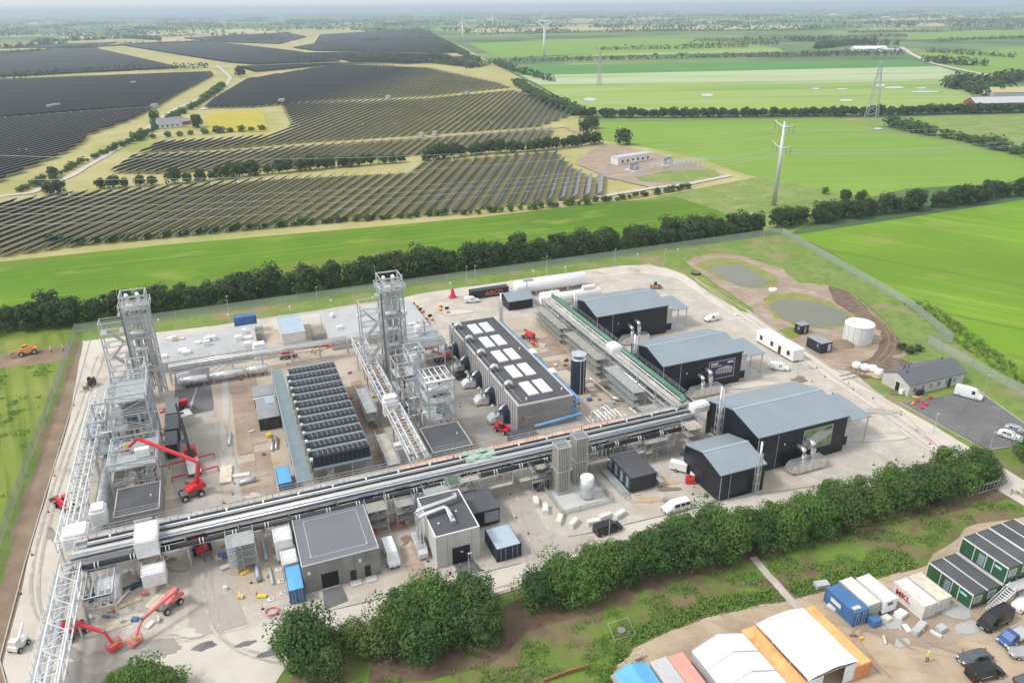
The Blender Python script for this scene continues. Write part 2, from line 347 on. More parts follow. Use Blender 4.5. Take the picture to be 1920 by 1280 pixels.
# solar modules: dark cells with a fine pale module grid, glassy
m, nt, b = _base('solar_glass', .16, 0, .9); b.inputs['IOR'].default_value = 2.8
tc = nt.nodes.new('ShaderNodeTexCoord'); br = nt.nodes.new('ShaderNodeTexBrick'); br.offset = 0; mp = nt.nodes.new('ShaderNodeMapping'); mp.inputs['Scale'].default_value = (1,1,1)
nt.links.new(tc.outputs['Object'], mp.inputs[0]); nt.links.new(mp.outputs[0], br.inputs['Vector'])
br.inputs['Color1'].default_value = (.05,.058,.08,1); br.inputs['Color2'].default_value = (.065,.072,.095,1); br.inputs['Mortar'].default_value = (.34,.35,.36,1)
br.inputs['Scale'].default_value = 1; br.inputs['Mortar Size'].default_value = .03; br.inputs['Brick Width'].default_value = 1.15; br.inputs['Row Height'].default_value = 1.0
nt.links.new(br.outputs['Color'], b.inputs['Base Color'])
mat('solar_back', (.022,.034,.066), .6, 0, var=.15)
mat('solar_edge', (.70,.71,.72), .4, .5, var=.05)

# ------------------------------------------------------------------ the land
def ground(name, poly, z, m, label=None):
    return tag(MB().sheet(poly, z).obj(name, m), label, kind='structure')
B = 20000
gmat('plain', T(118,142,88), [(T(140,164,92), .0022,.42,.6), (T(84,112,72), .0035,.46,.6), (T(176,178,128), .0028,.6,.68), (T(92,120,76), .02,.5,.7, .3,.3,1)])
ground('ground', [(-B,-400),(B,-400),(B,B),(-B,B)], -.60, 'plain')
FIELDS = [
 ('solar_meadow', [(-260,520),(-260,90),(300,70),(640,50),(860,84),(1090,206),(1130,262),(1290,285),(1420,330),(1180,378),(900,408),(620,432),(300,458),(0,490)], 'dry_grass'),
 ('green_field', [(-250,640),(-250,520),(0,488),(300,457),(620,430),(900,405),(1120,379),(1265,367),(1345,392),(1425,425),(1430,445),(1200,482),(800,530),(420,588),(0,640)], 'field_green'),
 ('right_field', [(1490,438),(2200,330),(2300,1000),(1920,740),(1785,640),(1700,570),(1560,470)], 'field_right'),
 ('pylon_field', [(1120,228),(1560,221),(1690,250),(2100,320),(2100,330),(1700,352),(1640,366),(1560,358),(1400,326),(1290,288),(1130,262)], 'field_far'),
 ('rough_meadow', [(1560,221),(2100,208),(2100,315),(1690,250)], 'rough_grass'),
 ('pylon_scrub', [(1180,380),(1420,330),(1560,358),(1640,366),(1480,436),(1425,432),(1345,392),(1265,367)], 'rough_grass'),
 ('puddle_field', [(1010,158),(1800,145),(1830,196),(1560,206),(1090,206)], 'field_pale'),
 ('pale_field', [(975,141),(1760,124),(1830,146),(1010,158)], 'field_white'),
 ('dark_field', [(935,123),(1710,111),(1760,124),(975,141)], 'field_dark'),
 ('turbine_field', [(880,82),(1140,71),(1300,72),(1460,90),(1130,100),(935,108)], 'field_far'),
 ('long_field', [(1130,100),(1460,90),(1470,97),(1000,108)], 'field_pale'),
 ('side_field', [(1715,98),(2000,90),(2000,150),(1850,140),(1770,120)], 'field_far'),
 ('tan_field', [(810,56),(1270,46),(1270,53),(900,61)], 'field_tan'),
 ('stubble_field', [(1280,48),(1500,47),(1500,53),(1280,56)], 'field_tan'),
 ('wheat_field', [(270,58),(520,53),(520,61),(280,66)], 'field_tan'),
 ('gold_field', [(1640,45),(1770,43),(1770,49),(1640,51)], 'field_tan'),
 ('far_meadow', [(0,96),(180,86),(185,88),(0,101)], 'field_far'),
 ('clover_field', [(1700,62),(1990,55),(1990,66),(1700,75)], 'field_far'),
 ('hay_field', [(1060,32),(1290,30),(1290,36),(1060,40)], 'field_white'),
 ('oat_field', [(560,74),(660,70),(780,82),(700,95)], 'dry_grass'),
 ('fallow_field', [(690,86),(775,84),(780,92),(690,94)], 'field_tan'),
 ('barley_field', [(270,72),(345,71),(348,79),(272,81)], 'field_tan'),
 ('yellow_field', [(382,212),(490,204),(506,246),(392,247)], 'field_yellow'),
]
for i, (n, px, m) in enumerate(FIELDS): ground(n, PL(px), -.55 + i*.012, m)
rr = random.Random(3)
for k in range(240):                                   # patchwork farmland towards the horizon
    x = rr.uniform(-200, 2150); y = 66 - 44*rr.random()**.6; y -= (x-960)*.0104
    u, v = P(x, y); d = math.hypot(u, v); a = .35 + rr.choice((0,0,math.pi/2)) ; w = rr.uniform(60,200)*(1+d/5000); h = rr.uniform(40,110)*(1+d/5000)
    c, s = math.cos(a), math.sin(a)
    ground('farm_field', [(u+c*w-s*h, v+s*w+c*h),(u-c*w-s*h, v-s*w+c*h),(u-c*w+s*h, v-s*w-c*h),(u+c*w+s*h, v+s*w-c*h)], -.58 + .0001*k, rr.choice(['field_tan','field_far','field_dark','field_dark','field_pale','plain','plain','dry_grass','field_dark']))
for k, (x, y, w, h) in enumerate([(1106,186,14,3.5),(1326,178,13,3),(1586,188,14,2.5),(1650,160,10,3),(1677,164,22,2.2),(1735,172,32,1.6),(1728,165,10,1.5),(1530,166,8,1.5),(1578,167,12,1.4),(1645,241,10,2),(1722,239,22,2.5)]):
    ground('field_puddle', [P(x+w*math.cos(t*.42)*(.8+.3*rr.random()), y+h*math.sin(t*.42)*(.8+.3*rr.random())) for t in range(15)], -.2+.004*k, 'puddle')
path = PL([(-40,372),(60,360),(130,330),(200,290),(262,252),(300,222),(325,205),(380,182),(425,158),(432,145),(418,132),(405,122)])
ground('farm_track', ribbon(resample(path, 12), 4.2, .4), -.2, 'gravel_path')
ground('field_road', ribbon(resample(PL([(1690,88),(1708,100),(1740,116),(1800,130),(1900,150)]), 40), 9, .3), -.19, 'gravel_path')
ground('meadow_track', ribbon(resample(PL([(380,205),(420,180),(465,152)]), 20), 7, .8), -.2, 'gravel_path')
ground('access_track', ribbon(resample(PL([(270,288),(420,283),(620,270),(850,254),(1060,238),(1100,255),(1120,268)]), 15), 4, .5), -.195, 'track_soil')
ground('solar_track', ribbon(resample(PL([(520,64),(560,85),(600,72),(640,60)]), 60), 14, 2), -.19, 'field_tan')
ground('substation_yard', rough(PL([(1080,304),(1120,272),(1180,276),(1260,296),(1330,316),(1370,330),(1300,345),(1220,350),(1130,330)]), 6, 1.5), -.19, 'track_soil')
ground('substation_lawn', PL([(1190,332),(1260,318),(1340,318),(1350,330),(1290,340),(1205,340)]), -.17, 'rough_grass')
ground('substation_road', ribbon(resample(PL([(1120,368),(1220,352),(1290,344),(1370,328)]), 8), 4, .3), -.165, 'gravel_path')

# ------------------------------------------------------------------ trees
def leaves(mb, c, rx, ry, rz, n, size, r, squash=.35):
    cx, cy, cz = c
    for _ in range(n):
        a = r.uniform(0, 2*math.pi); q = r.uniform(-squash*2, 1); q = max(-1, min(1, q)); e = math.sqrt(1-q*q); k = r.uniform(.72, 1.06)
        nx, ny, nz = e*math.cos(a), e*math.sin(a), q
        p = Vector((cx+rx*nx*k, cy+ry*ny*k, cz+rz*nz*k))
        nn = Vector((nx+r.uniform(-.7,.7), ny+r.uniform(-.7,.7), nz+.35+r.uniform(-.7,.7))).normalized()
        t = nn.cross(Vector((r.uniform(-1,1),r.uniform(-1,1),r.uniform(-1,1)))).normalized(); b = nn.cross(t); s = size*r.uniform(.6,1.25)
        mb.add([p-t*s-b*s*.5, p+t*s*.2-b*s*.7, p+t*s+b*s*.5, p-t*s*.2+b*s*.7], [(0,1,2,3)])
def crown_mesh(name, h, w, lobes, n, size, m, seed, low=.2):
    r = random.Random(seed); mb = MB()
    leaves(mb, (0,0,h*.55), w*.36, w*.36, h*.36, int(n*.25), size, r, .5)
    for i in range(lobes):
        a = i*2.4 + r.uniform(-.4,.4); f = (i+.5)/lobes; z = h*(low + (.80-low)*f); rad = w*.5*math.sin(math.pi*min(.93,(.22+.62*f)))*.72
        q = w*r.choice((.12,.16,.2,.25,.3))*r.uniform(.85,1.15); z += h*r.uniform(-.06,.1); rad *= r.uniform(.75,1.2)
        leaves(mb, (rad*math.cos(a), rad*math.sin(a), z), q, q, q*r.uniform(.75,1.05), int(n*.75/lobes), size, r)
    return mb.mesh(name, m)
def trunk_mesh(name, h, r0, m, seed, limbs=5):
    r = random.Random(seed); mb = MB()
    mb.tube([(0,0,-.3),(.05*h*r.uniform(-.4,.4),0,h*.35),(r.uniform(-.05,.05)*h,r.uniform(-.05,.05)*h,h*.8)], r0, 6, rs=[r0,r0*.7,r0*.2])
    for i in range(limbs):
        a = i*2.5; z = h*r.uniform(.25,.5); L = h*r.uniform(.22,.34)
        mb.tube([(0,0,z),(L*.5*math.cos(a),L*.5*math.sin(a),z+L*.5),(L*math.cos(a),L*math.sin(a),z+L*.9)], .1, 5, rs=[r0*.45,r0*.3,r0*.08])
    return mb.mesh(name, m)
TREES = {}
def proto(key, h, w, lobes, n, size, m, count, low=.2):
    TREES[key] = [(crown_mesh('crown', h, w, lobes, n, size, m, 100+i*7+len(key), low), trunk_mesh('trunk', h, h*.022+.06, 'bark', i)) for i in range(count)]
proto('near', 8.5, 8.5, 24, 6800, .21, 'leaf', 5, .10)
proto('near_bright', 8.5, 8.5, 24, 6800, .21, 'leaf_bright', 4, .10)
proto('near_olive', 7.5, 7.5, 18, 3600, .2, 'leaf_olive', 2, .10)
proto('belt', 10, 7.5, 18, 2000, .38, 'leaf_belt', 7, .08)
proto('round', 8, 8, 12, 900, .55, 'leaf_belt', 4, .14)
proto('shrub', 3, 3.6, 8, 330, .32, 'leaf', 3, .1)
proto('dark_round', 9, 9, 12, 900, .6, 'leaf_belt', 2, .1)
proto('copper', 14, 14, 12, 900, .9, 'leaf_copper', 1, .15)
def tree(key, u, v, h, label, group, w=1.0, name='tree', z=-.3, cat='tree'):
    k = TREES[key]; cr, tr = k[rnd.randrange(len(k))]; base = {'near':8.5,'near_bright':8.5,'near_olive':7.5,'belt':10,'round':8,'shrub':3,'dark_round':9,'copper':14}[key]
    o = thing(name, label, cat, (u,v,z), rnd.uniform(0,6.28), group); s = h/base; o.scale = (s*w, s*w, s)
    link('crown', cr, o); link('trunk', tr, o); return o
def row(key, pts, step, h, label, group, jit=1.0, hv=.25, w=1.0, zmin=None, name='tree', gaps=(), cat='tree'):
    q = resample(pts, step)
    for i, (a, b) in enumerate(q):
        if i in gaps: continue
        tree(key if isinstance(key, str) else rnd.choice(key), a+rnd.uniform(-jit,jit), b+rnd.uniform(-jit,jit), h*rnd.uniform(1-hv,1+hv), label, group, w*rnd.uniform(.85,1.2), name, cat=cat)
# the belt of trees behind the plant's rear fence
row('belt', [(-95,234),(-40,233.5),(60,233.5),(198,231)], 4.6, 8.0, 'leafy tree in the dense dark belt behind the rear mesh fence', 'trees of the belt behind the rear fence', 1.6, .32, 1.05)
row('belt', [(-88,239),(60,238),(194,236)], 6.0, 7.6, 'leafy tree in the dense dark belt behind the rear mesh fence', 'trees of the belt behind the rear fence', 1.8, .32, 1.05)
row('belt', [(209,235),(250,235),(420,234)], 5.2, 8.0, 'leafy tree in the belt between the two bright fields beyond the pylon', 'trees of the belt beyond the pylon', 1.8, .25, 1.15)
row('round', PL([(190,352),(330,343),(500,325),(640,312),(755,303)]), 5.6, 7.0, 'rounded green tree in the row between two solar blocks', 'trees of the first row in the solar park', 1.0, .3, 1.0, gaps=(5,))
row('round', PL([(797,300),(900,288),(1010,281),(1115,270)]), 5.6, 7.8, 'tall green tree in the row where the solar park nears the substation', 'trees of the second row in the solar park', 1.0, .3, 1.0)
row('round', PL([(1092,219),(1300,219),(1600,216),(1760,212),(1990,208)]), 8.0, 7.6, 'tree in the clipped hedge line across the far meadows', 'trees of the far hedge line', .7, .15, 1.25)
row('shrub', PL([(1085,215),(1050,200),(1000,178),(970,158)]), 11, 7.2, 'bushy tree in the hedge along the solar park side', 'bushes of the park side hedge', 1.5, .25, 1.4)
row('shrub', [p for p in PL([(1680,238),(1740,252),(1800,262),(1900,285),(1960,300)])], 9, 6.5, 'grey green bush along the wet ditch in the meadow', 'bushes along the ditch', 2, .3, 1.4, name='bush', cat='bush')
row('shrub', PL([(90,448),(160,455),(330,440),(520,422),(700,410),(900,398),(1060,384),(1170,372),(1290,352)]), 3.6, 2.2, 'small green shrub along the edge of the solar park', 'shrubs along the solar edge', 1.2, .35, 1.2, name='bush', cat='bush')
for x, y, k, h, lab in [(1169,270,'dark_round',11,'single dark tree standing beside the green pylon field'),(370,238,'dark_round',10.5,'big dark tree right beside the farmhouse gable'),(290,228,'dark_round',9,'dark tree behind the farmhouse roof'),(452,144,'copper',14,'copper coloured tree standing alone by the farm track'),
      (100,330,'round',6,'round bush tree on the left verge of the farm track'),(110,362,'dark_round',7.5,'dark tree at the bend of the pale farm track'),(92,362,'dark_round',6,'low dark tree at the bend of the pale farm track'),(1584,376,'round',6,'small lone tree in front of the bright pylon field'),(1612,378,'round',5.5,'slim small tree beside the belt beyond the pylon'),(1547,362,'shrub',3,'tiny round bush at the corner of the pylon field'),(1098,248,'dark_round',10,'dark tree above the hedge end near the substation'),(1112,240,'dark_round',9,'second dark tree beside the hedge end near the substation')]:
    tree(k, *P(x, y), h, lab, None)
row('shrub', PL([(245,268),(290,242),(330,218),(385,188),(420,160)]), 9, 4.5, 'bush along the far side of the pale farm track', 'bushes along the farm track', 2, .4, 1.3, name='bush', cat='bush')
row('shrub', PL([(40,358),(130,318),(190,290),(240,268)]), 6, 2.8, 'low bush on the verge below the pale farm track', 'bushes along the lower farm track', 1.5, .4, 1.3, name='bush', cat='bush')
row('shrub', PL([(290,258),(360,252),(430,247),(490,243)]), 7, 3.8, 'bush in the garden hedge below the yellow field', 'bushes of the garden hedge', 1.2, .4, 1.3, name='bush', cat='bush')
# far hedges and woods read as masses
def far_mass(name, label, lines, h, step, n=26, size=1.4, m='leaf_belt', depth=6):
    mb = MB(); r = random.Random(len(name)*7+len(lines))
    for pts in lines:
        for a, b in resample(pts, step):
            hh = h*r.uniform(.6,1.25); w = hh*r.uniform(.8,1.3)
            leaves(mb, (a+r.uniform(-depth,depth), b+r.uniform(-depth,depth), hh*.45), w*.55, w*.55, hh*.55, n, size*hh/8, r, .5)
    return tag(mb.obj(name, m), label, 'trees', kind='stuff')
far_mass('far_hedges', 'far hedges and tree lines between the fields towards the horizon', [PL(q) for q in [
  [(920,118),(1150,112),(1400,107),(1690,103)],[(930,122),(975,136),(1035,153)],[(1120,94),(1250,92),(1400,89)],[(1290,86),(1460,83)],[(800,98),(880,128),(920,122)],[(820,75),(860,100),(900,118)],
  [(1300,78),(1560,72),(1700,69)],[(1500,104),(1690,98)],[(1740,98),(1900,108)],[(1760,78),(1920,72),(1990,70)],[(10,147),(140,136),(390,127)],[(0,104),(180,88)],[(1150,60),(1460,58),(1560,54)],[(900,66),(1180,60)],[(1590,62),(1900,56)],
  [(230,84),(420,80)],[(560,112),(700,110),(900,126)],[(680,78),(800,74)]]], 8.0, 5, n=20, depth=2.5)
far_mass('far_wood', 'dark wood and tree clumps around the far farmsteads', [PL(q) for q in [
  [(1530,92),(1600,84),(1680,84)],[(1540,86),(1640,80)],[(1740,116),(1800,122),(1850,124)],[(1780,160),(1820,170),(1860,178)],[(1795,152),(1850,160),(1900,150),(1990,140)],[(1800,165),(1845,172),(1880,178)],[(1480,76),(1560,78)],[(60,80),(240,72),(300,76)],[(0,92),(120,84)]]], 11, 5, n=26, size=1.6, depth=9)
r5 = random.Random(11); lines = []
for k in range(620):
    x = r5.uniform(-150, 2080); y = 64 - 46*r5.random()**.75 - (x-960)*.0104; L = r5.uniform(10, 90); a, b = P(x, y), P(x+L, y-L*.012 + r5.uniform(-1,1)*.8); lines.append([a, b])
mb = MB()
for a, b in lines:
    d = math.hypot(*a); h = 10 + d*.0008
    for p in resample([a, b], 14 + d*.004)[:40]:
        leaves(mb, (p[0]+r5.uniform(-12,12), p[1]+r5.uniform(-12,12), h*.4), h*1.4, h*1.4, h*.6, 10, 3.4*h/10, r5, .4)
tag(mb.obj('horizon_woods', 'leaf_belt'), 'belts of woodland fading into haze on the horizon', 'trees', kind='stuff')
# ------------------------------------------------------------------ solar park
DA = math.radians(61); DX, DY = math.cos(DA), math.sin(DA); NX, NY = DY, -DX; SP = 5.7
def clip_rows(poly, n0=None, n1=None):
    ns = [x*NX+y*NY for x, y in poly]; k0 = math.ceil(min(ns)/SP); k1 = math.floor(max(ns)/SP); out = []
    for k in range(k0, k1+1):
        nn = k*SP + 1.2; ts = []
        for i in range(len(poly)):
            a, b = poly[i], poly[(i+1)%len(poly)]; na, nb = a[0]*NX+a[1]*NY-nn, b[0]*NX+b[1]*NY-nn
            if (na < 0) != (nb < 0):
                t = na/(na-nb); x, y = a[0]+(b[0]-a[0])*t, a[1]+(b[1]-a[1])*t; ts.append(x*DX+y*DY)
        ts.sort()
        for s, e in zip(ts[::2], ts[1::2]):
            if e-s > 6: out.append((nn, s, e))
    return out
# a table: local x runs along the row, local y across it; its face looks to -y, the high edge stands at +y
ZL, ZH, HW = .55, 2.75, 1.65
def table_mesh(L, posts):
    mb = MB(); th = .15  # bright rim made thick, standing in for sky glint along the rows
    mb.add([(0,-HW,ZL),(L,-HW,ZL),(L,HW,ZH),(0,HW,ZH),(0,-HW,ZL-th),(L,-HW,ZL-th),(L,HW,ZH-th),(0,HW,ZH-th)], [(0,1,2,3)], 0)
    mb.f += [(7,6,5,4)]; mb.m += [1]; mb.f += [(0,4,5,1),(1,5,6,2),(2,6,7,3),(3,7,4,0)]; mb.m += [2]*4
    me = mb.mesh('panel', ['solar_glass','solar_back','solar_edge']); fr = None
    if posts:
        f = MB(); n = max(2, int(L/5))
        for i in range(n+1):
            x = .3 + (L-.6)*i/n
            f.box(x-.06,x+.06,.7-.06,.7+.06,-.2,1.75); f.box(x-.06,x+.06,-1.1-.06,-1.1+.06,-.2,1.05)
        fr = f.mesh('support_posts', 'galv_dull')
    return me, fr
def solar(poly, label, group, posts, cabinets=0):
    for i, (nn, s, e) in enumerate(clip_rows(poly)):
        o = thing('solar_table_row', label, 'solar panels', (nn*NX+s*DX, nn*NY+s*DY, -.35), DA, group)
        # local +y must point to +N, so mirror by turning the row end for end
        o.location = (nn*NX+e*DX, nn*NY+e*DY, -.35); o.rotation_euler = (0,0,DA+math.pi)
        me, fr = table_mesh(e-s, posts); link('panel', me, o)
        if fr: tag(link('support_posts', fr, o), kind='stuff')
def solar_mass(name, polys, label):
    mb = MB()
    for poly in polys:
        for nn, s, e in clip_rows(poly):
            def pt(t, n, z): return (n*NX+t*DX, n*NY+t*DY, z-.35)
            a, b, c, d = pt(s,nn-HW,ZL), pt(e,nn-HW,ZL), pt(e,nn+HW,ZH), pt(s,nn+HW,ZH)
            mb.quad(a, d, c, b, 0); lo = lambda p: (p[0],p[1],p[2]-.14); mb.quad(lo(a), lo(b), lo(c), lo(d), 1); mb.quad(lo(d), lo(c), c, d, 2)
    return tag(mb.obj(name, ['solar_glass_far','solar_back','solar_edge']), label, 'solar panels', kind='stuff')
mat('solar_glass_far', (.022,.032,.062), .2, 0, var=.1, spec=.8); M['solar_glass_far'].node_tree.nodes['Principled BSDF'].inputs['IOR'].default_value = 1.9
solar(PL([(-70,392),(130,366),(330,350),(500,336),(775,322),(785,304),(1030,284),(1050,290),(1058,309),(1082,320),(1100,331),(1126,331),(1126,366),(1045,376),(968,385),(800,402),(640,415),(500,428),(150,460),(-70,490)]),
      'long tilted solar table row in the block beside the green field', 'solar rows beside the green field', True)
solar(PL([(205,324),(250,294),(420,287),(600,273),(800,259),(1000,244),(1040,243),(1030,264),(900,277),(780,291),(600,306),(400,319),(300,326)]),
      'solar table row in the narrow strip just behind the tree row', 'solar rows behind the tree row', True)
solar(PL([(262,287),(300,268),(420,262),(505,256),(548,236),(528,197),(640,192),(800,184),(960,168),(1075,206),(1075,215),(1010,237),(830,250),(560,268),(420,279)]),
      'solar table row in the wide middle block below the inverter clearings', 'solar rows of the middle block', False)
solar(PL([(382,203),(400,187),(462,150),(630,122),(800,128),(930,154),(958,164),(800,180),(640,188),(470,202)]),
      'solar table row in the distant block above the inverter clearings', 'solar rows of the distant block', False)
solar(PL([(-120,250),(0,225),(160,212),(290,203),(250,224),(165,254),(160,266),(120,289),(80,305),(0,340),(-120,372)]),
      'solar table row in the block left of the farm track', 'solar rows left of the farm track', False)
solar_mass('far_solar_rows', [PL(q) for q in [
   [(-120,170),(0,151),(395,136),(400,143),(330,180),(296,201),(160,209),(0,222),(-120,246)],
   [(-100,108),(0,97),(180,92),(338,128),(0,145),(-100,152)],
   [(232,86),(400,79),(560,98),(640,116),(480,122),(430,118),(340,104)],
   [(600,66),(790,54),(840,78),(880,98),(820,101),(700,97),(590,82)],[(380,70),(520,64),(540,76),(400,78)],[(760,110),(880,106),(900,126),(850,124)],[(640,112),(760,104),(790,120),(660,118)],[(345,72),(540,62),(575,70),(525,83),(400,79)],[(585,84),(680,90),(690,97),(590,96),(550,90)],[(560,101),(690,98),(840,104),(850,116),(760,121),(640,113)],[(445,126),(640,119),(780,124),(640,121),(480,136)],[(190,88),(300,82),(420,76),(240,83)],[(0,90),(100,84),(220,80),(180,90)]]],
   'countless far solar table rows covering the plain towards the horizon')
# clearings with inverter cabins
for i, (x, y) in enumerate([(790,256),(815,253),(728,186),(875,178),(290,202),(106,201),(96,203),(250,158),(528,192)]):
    u, v = P(x, y); c = thing('inverter_cabin', ['grey inverter cabin beside its twin below the middle solar rows','grey inverter cabin nearest the substation side of the middle rows','small grey inverter cabin in a clearing among distant solar rows'][min(i,2)] if i < 2 else 'small grey inverter cabin in a clearing among distant solar rows', 'cabin', (u,v,-.3), math.radians(61), 'inverter cabins in the solar park' if i > 1 else None)
    k = 1 if i < 2 else 1.3
    MB().box(-3*k,3*k,-1.3*k,1.3*k,0,2.6*k).obj('wall', 'light_grey', c); MB().box(-3.15*k,3.15*k,-1.45*k,1.45*k,2.6*k,2.8*k).obj('roof', 'roof_tile_grey', c); MB().box(-.5*k,.6*k,-1.36*k,-1.3*k,0,2.1*k).obj('door', 'machine_grey', c)
pts = [(rnd.uniform(0,420),y_) for y_ in (152,164,176,186,194,215,228,240,262,285,300) for _k in range(5) if 1] + [(x_, 250-x_*.02) for x_ in range(560,980,60)] + [(x_, 215-x_*.03) for x_ in range(620,900,60)] + [(18,381),(75,376),(131,370),(213,363),(268,358),(345,353),(398,349),(448,347)] + [(570,338),(640,333),(730,326),(848,303)]
for x, y in pts:
    if y < 310 and x < 500 and x > 430-(y-140)*2.4: continue
    u, v = P(x, y); o = thing('field_cabinet', 'small white inverter cabinet fixed at the end of a solar row', 'cabinet', (u,v,-.3), DA, 'white cabinets at the solar row ends')
    MB().box(-.35,.35,-.3,.3,.9,2.1).obj('housing', 'white', o); MB().box(-.05,.05,-.05,.05,0,.9).obj('post', 'galv', o)
# ------------------------------------------------------------------ pylon, wires, turbines
def pole_pylon(u, v, h, rz):
    o = thing('pylon', 'tall grey tubular power pylon with four upswept arms on the scrub', 'pylon', (u,v,-.4), rz)
    MB().lathe(0,0,[(1.1,0),(.88,h*.45),(.55,h)],16).obj('mast', 'galv', o, smooth=True)
    for z, L in ((h*.93, 7.6),(h*.685, 7.4)):
        for s in (-1,1):
            MB().tube([(0,0,z),(0,s*L*.5,z+.75),(0,s*L,z+2.0)], .3, 8, rs=[.42,.32,.2]).obj('arm', 'galv', o)
            for k in (.55, .97):
                MB().tube([(0,s*L*k,z+2.0*k),(.0,s*(L*k-.5),z-1.6)], .12, 6).obj('insulator', 'machine_grey', o)
    return o
pu, pv_ = P(1451, 383); PH = 36.5
pole_pylon(pu, pv_, PH, math.radians(-8))
def lattice_pylon(u, v, h, w, label, rz=.5):
    o = thing('lattice_pylon', label, 'pylon', (u,v,-.4), rz); C4 = [(-1,-1),(1,-1),(1,1),(-1,1)]
    for a, b in C4: MB().bar((a*w,b*w,0),(a*w*.16,b*w*.16,h), .35).obj('leg', 'galv_dull', o)
    N = 9; br = MB()
    for i in range(N):
        z0, z1 = h*i/N, h*(i+1)/N; k0, k1 = w*(1-.84*i/N), w*(1-.84*(i+1)/N)
        for j in range(4):
            a, b = C4[j], C4[(j+1)%4]; br.bar((a[0]*k0,a[1]*k0,z0),(b[0]*k1,b[1]*k1,z1),.16); br.bar((b[0]*k0,b[1]*k0,z0),(a[0]*k1,a[1]*k1,z1),.16)
    br.obj('bracing', 'galv_dull', o)
    for z in (h*.78, h*.95): MB().bar((-h*.14,0,z),(h*.14,0,z),.4,.5).obj('cross_arm', 'galv_dull', o)
lu, lv = P(1634, 219); lattice_pylon(lu, lv, 42, 4.2, 'grey lattice pylon standing in the hedge line left of the red barn')
l2u, l2v = P(1123, 160); lattice_pylon(l2u, l2v, 36, 2.2, 'thin lattice mast standing in the pale striped field')
def wire(name, a, b, sag, label, r=.05):
    pts = []
    for i in range(25):
        t = i/24; p = Vector(a).lerp(Vector(b), t); p.z -= sag*4*t*(1-t); pts.append(p)
    return tag(MB().tube(pts, r, 4).obj(name, 'galv'), label, 'wire', 'overhead wires over the solar park')
for s in (-1,1):
    for zz, L, dz in ((PH*.93-1.6, 7.0, 4 if s > 0 else -1),(PH*.685-1.6, 6.8, -3 if s > 0 else -9),(PH*.685-1.6, 3.6, -6)):
        a = (pu, pv_+s*L, zz)
        wire('overhead_wire', a, (pu-330, pv_+58+s*L*1.6, zz+dz), 7, 'thin pale overhead wire crossing above the near solar rows')
        wire('overhead_wire', a, (pu+330, pv_+20+s*L, zz), 9, 'thin pale overhead wire crossing above the pylon field')
def turbine(x, y, hub_y, R, a0, label):
    u, v = P(x, y); d = math.hypot(u, v); _, _ = u, v
    # hub height from the sight line through the hub
    xr = x-960; yy = (xr*sR + (hub_y-640)*cR); dd = -_up0*(yy/FPX) + _fwd; el = math.atan2(dd.z, math.hypot(dd.x, dd.y)); h = CAMH + d*math.tan(el)*math.cos(math.atan2(xr,FPX)); h = max(38, h)
    o = thing('wind_turbine', label, 'wind turbine', (u,v,-.5), math.atan2(-u, v)+.25); k = R/30
    MB().lathe(0,0,[(2.2*k+.3,0),(1.3*k+.2,h)],14).obj('tower', 'white', o, smooth=True)
    MB().box(-1.4*k,1.4*k,-2.2*k,4.5*k,h-1.2*k,h+1.8*k).obj('nacelle', 'white', o)
    hb = MB().lathe(0,0,[(.1,0),(1.3*k,.2),(1.4*k,1.6*k)],12).obj('hub', 'white', o); hb.location = (0,-3.6*k,h+.3*k); hb.rotation_euler = (-math.pi/2,0,0)
    for i in range(3):
        a = a0 + i*2*math.pi/3; c, s = math.cos(a), math.sin(a); b = MB(); z0 = h+.3*k; w = max(1.6, 2.4*k)
        def q(t, off): return (c*R*t - s*off, -2.9*k, z0 + s*R*t + c*off)
        b.add([q(.03,-w*.5),q(.03,w*.5),q(.22,w),q(1,.15),q(1,-.15),q(.22,-w*.7)], [(0,1,2,3,4,5)]); n = len(b.v)
        b.v += [(x_,y_-.5*k,z_) for x_,y_,z_ in b.v]; b.f += [(11,10,9,8,7,6)] + [(i2,6+i2,6+(i2+1)%6,(i2+1)%6) for i2 in range(6)]; b.m = [0]*len(b.f)
        b.obj('blade', 'white', o)
for x, y, hy, R, a0, lab in [(1020,105,50,27,.55,'nearest tall white wind turbine behind the striped tree line'),(868,78,42,30,1.5,'white wind turbine beside the corner of the far solar fields'),(924,51,31,34,1.6,'white wind turbine between the two that stand by the solar fields'),(780,41,26,36,1.2,'faint white wind turbine over the dark solar plain'),(1022,36,23,36,.9,'faint white wind turbine behind the nearest turbine'),(1266,30,16,40,.6,'faint white wind turbine beyond the tan field strips'),(529,45,33,32,1.5,'faint white wind turbine far beyond the dark solar fields')]:
    turbine(x, y, hy, R, a0, lab)
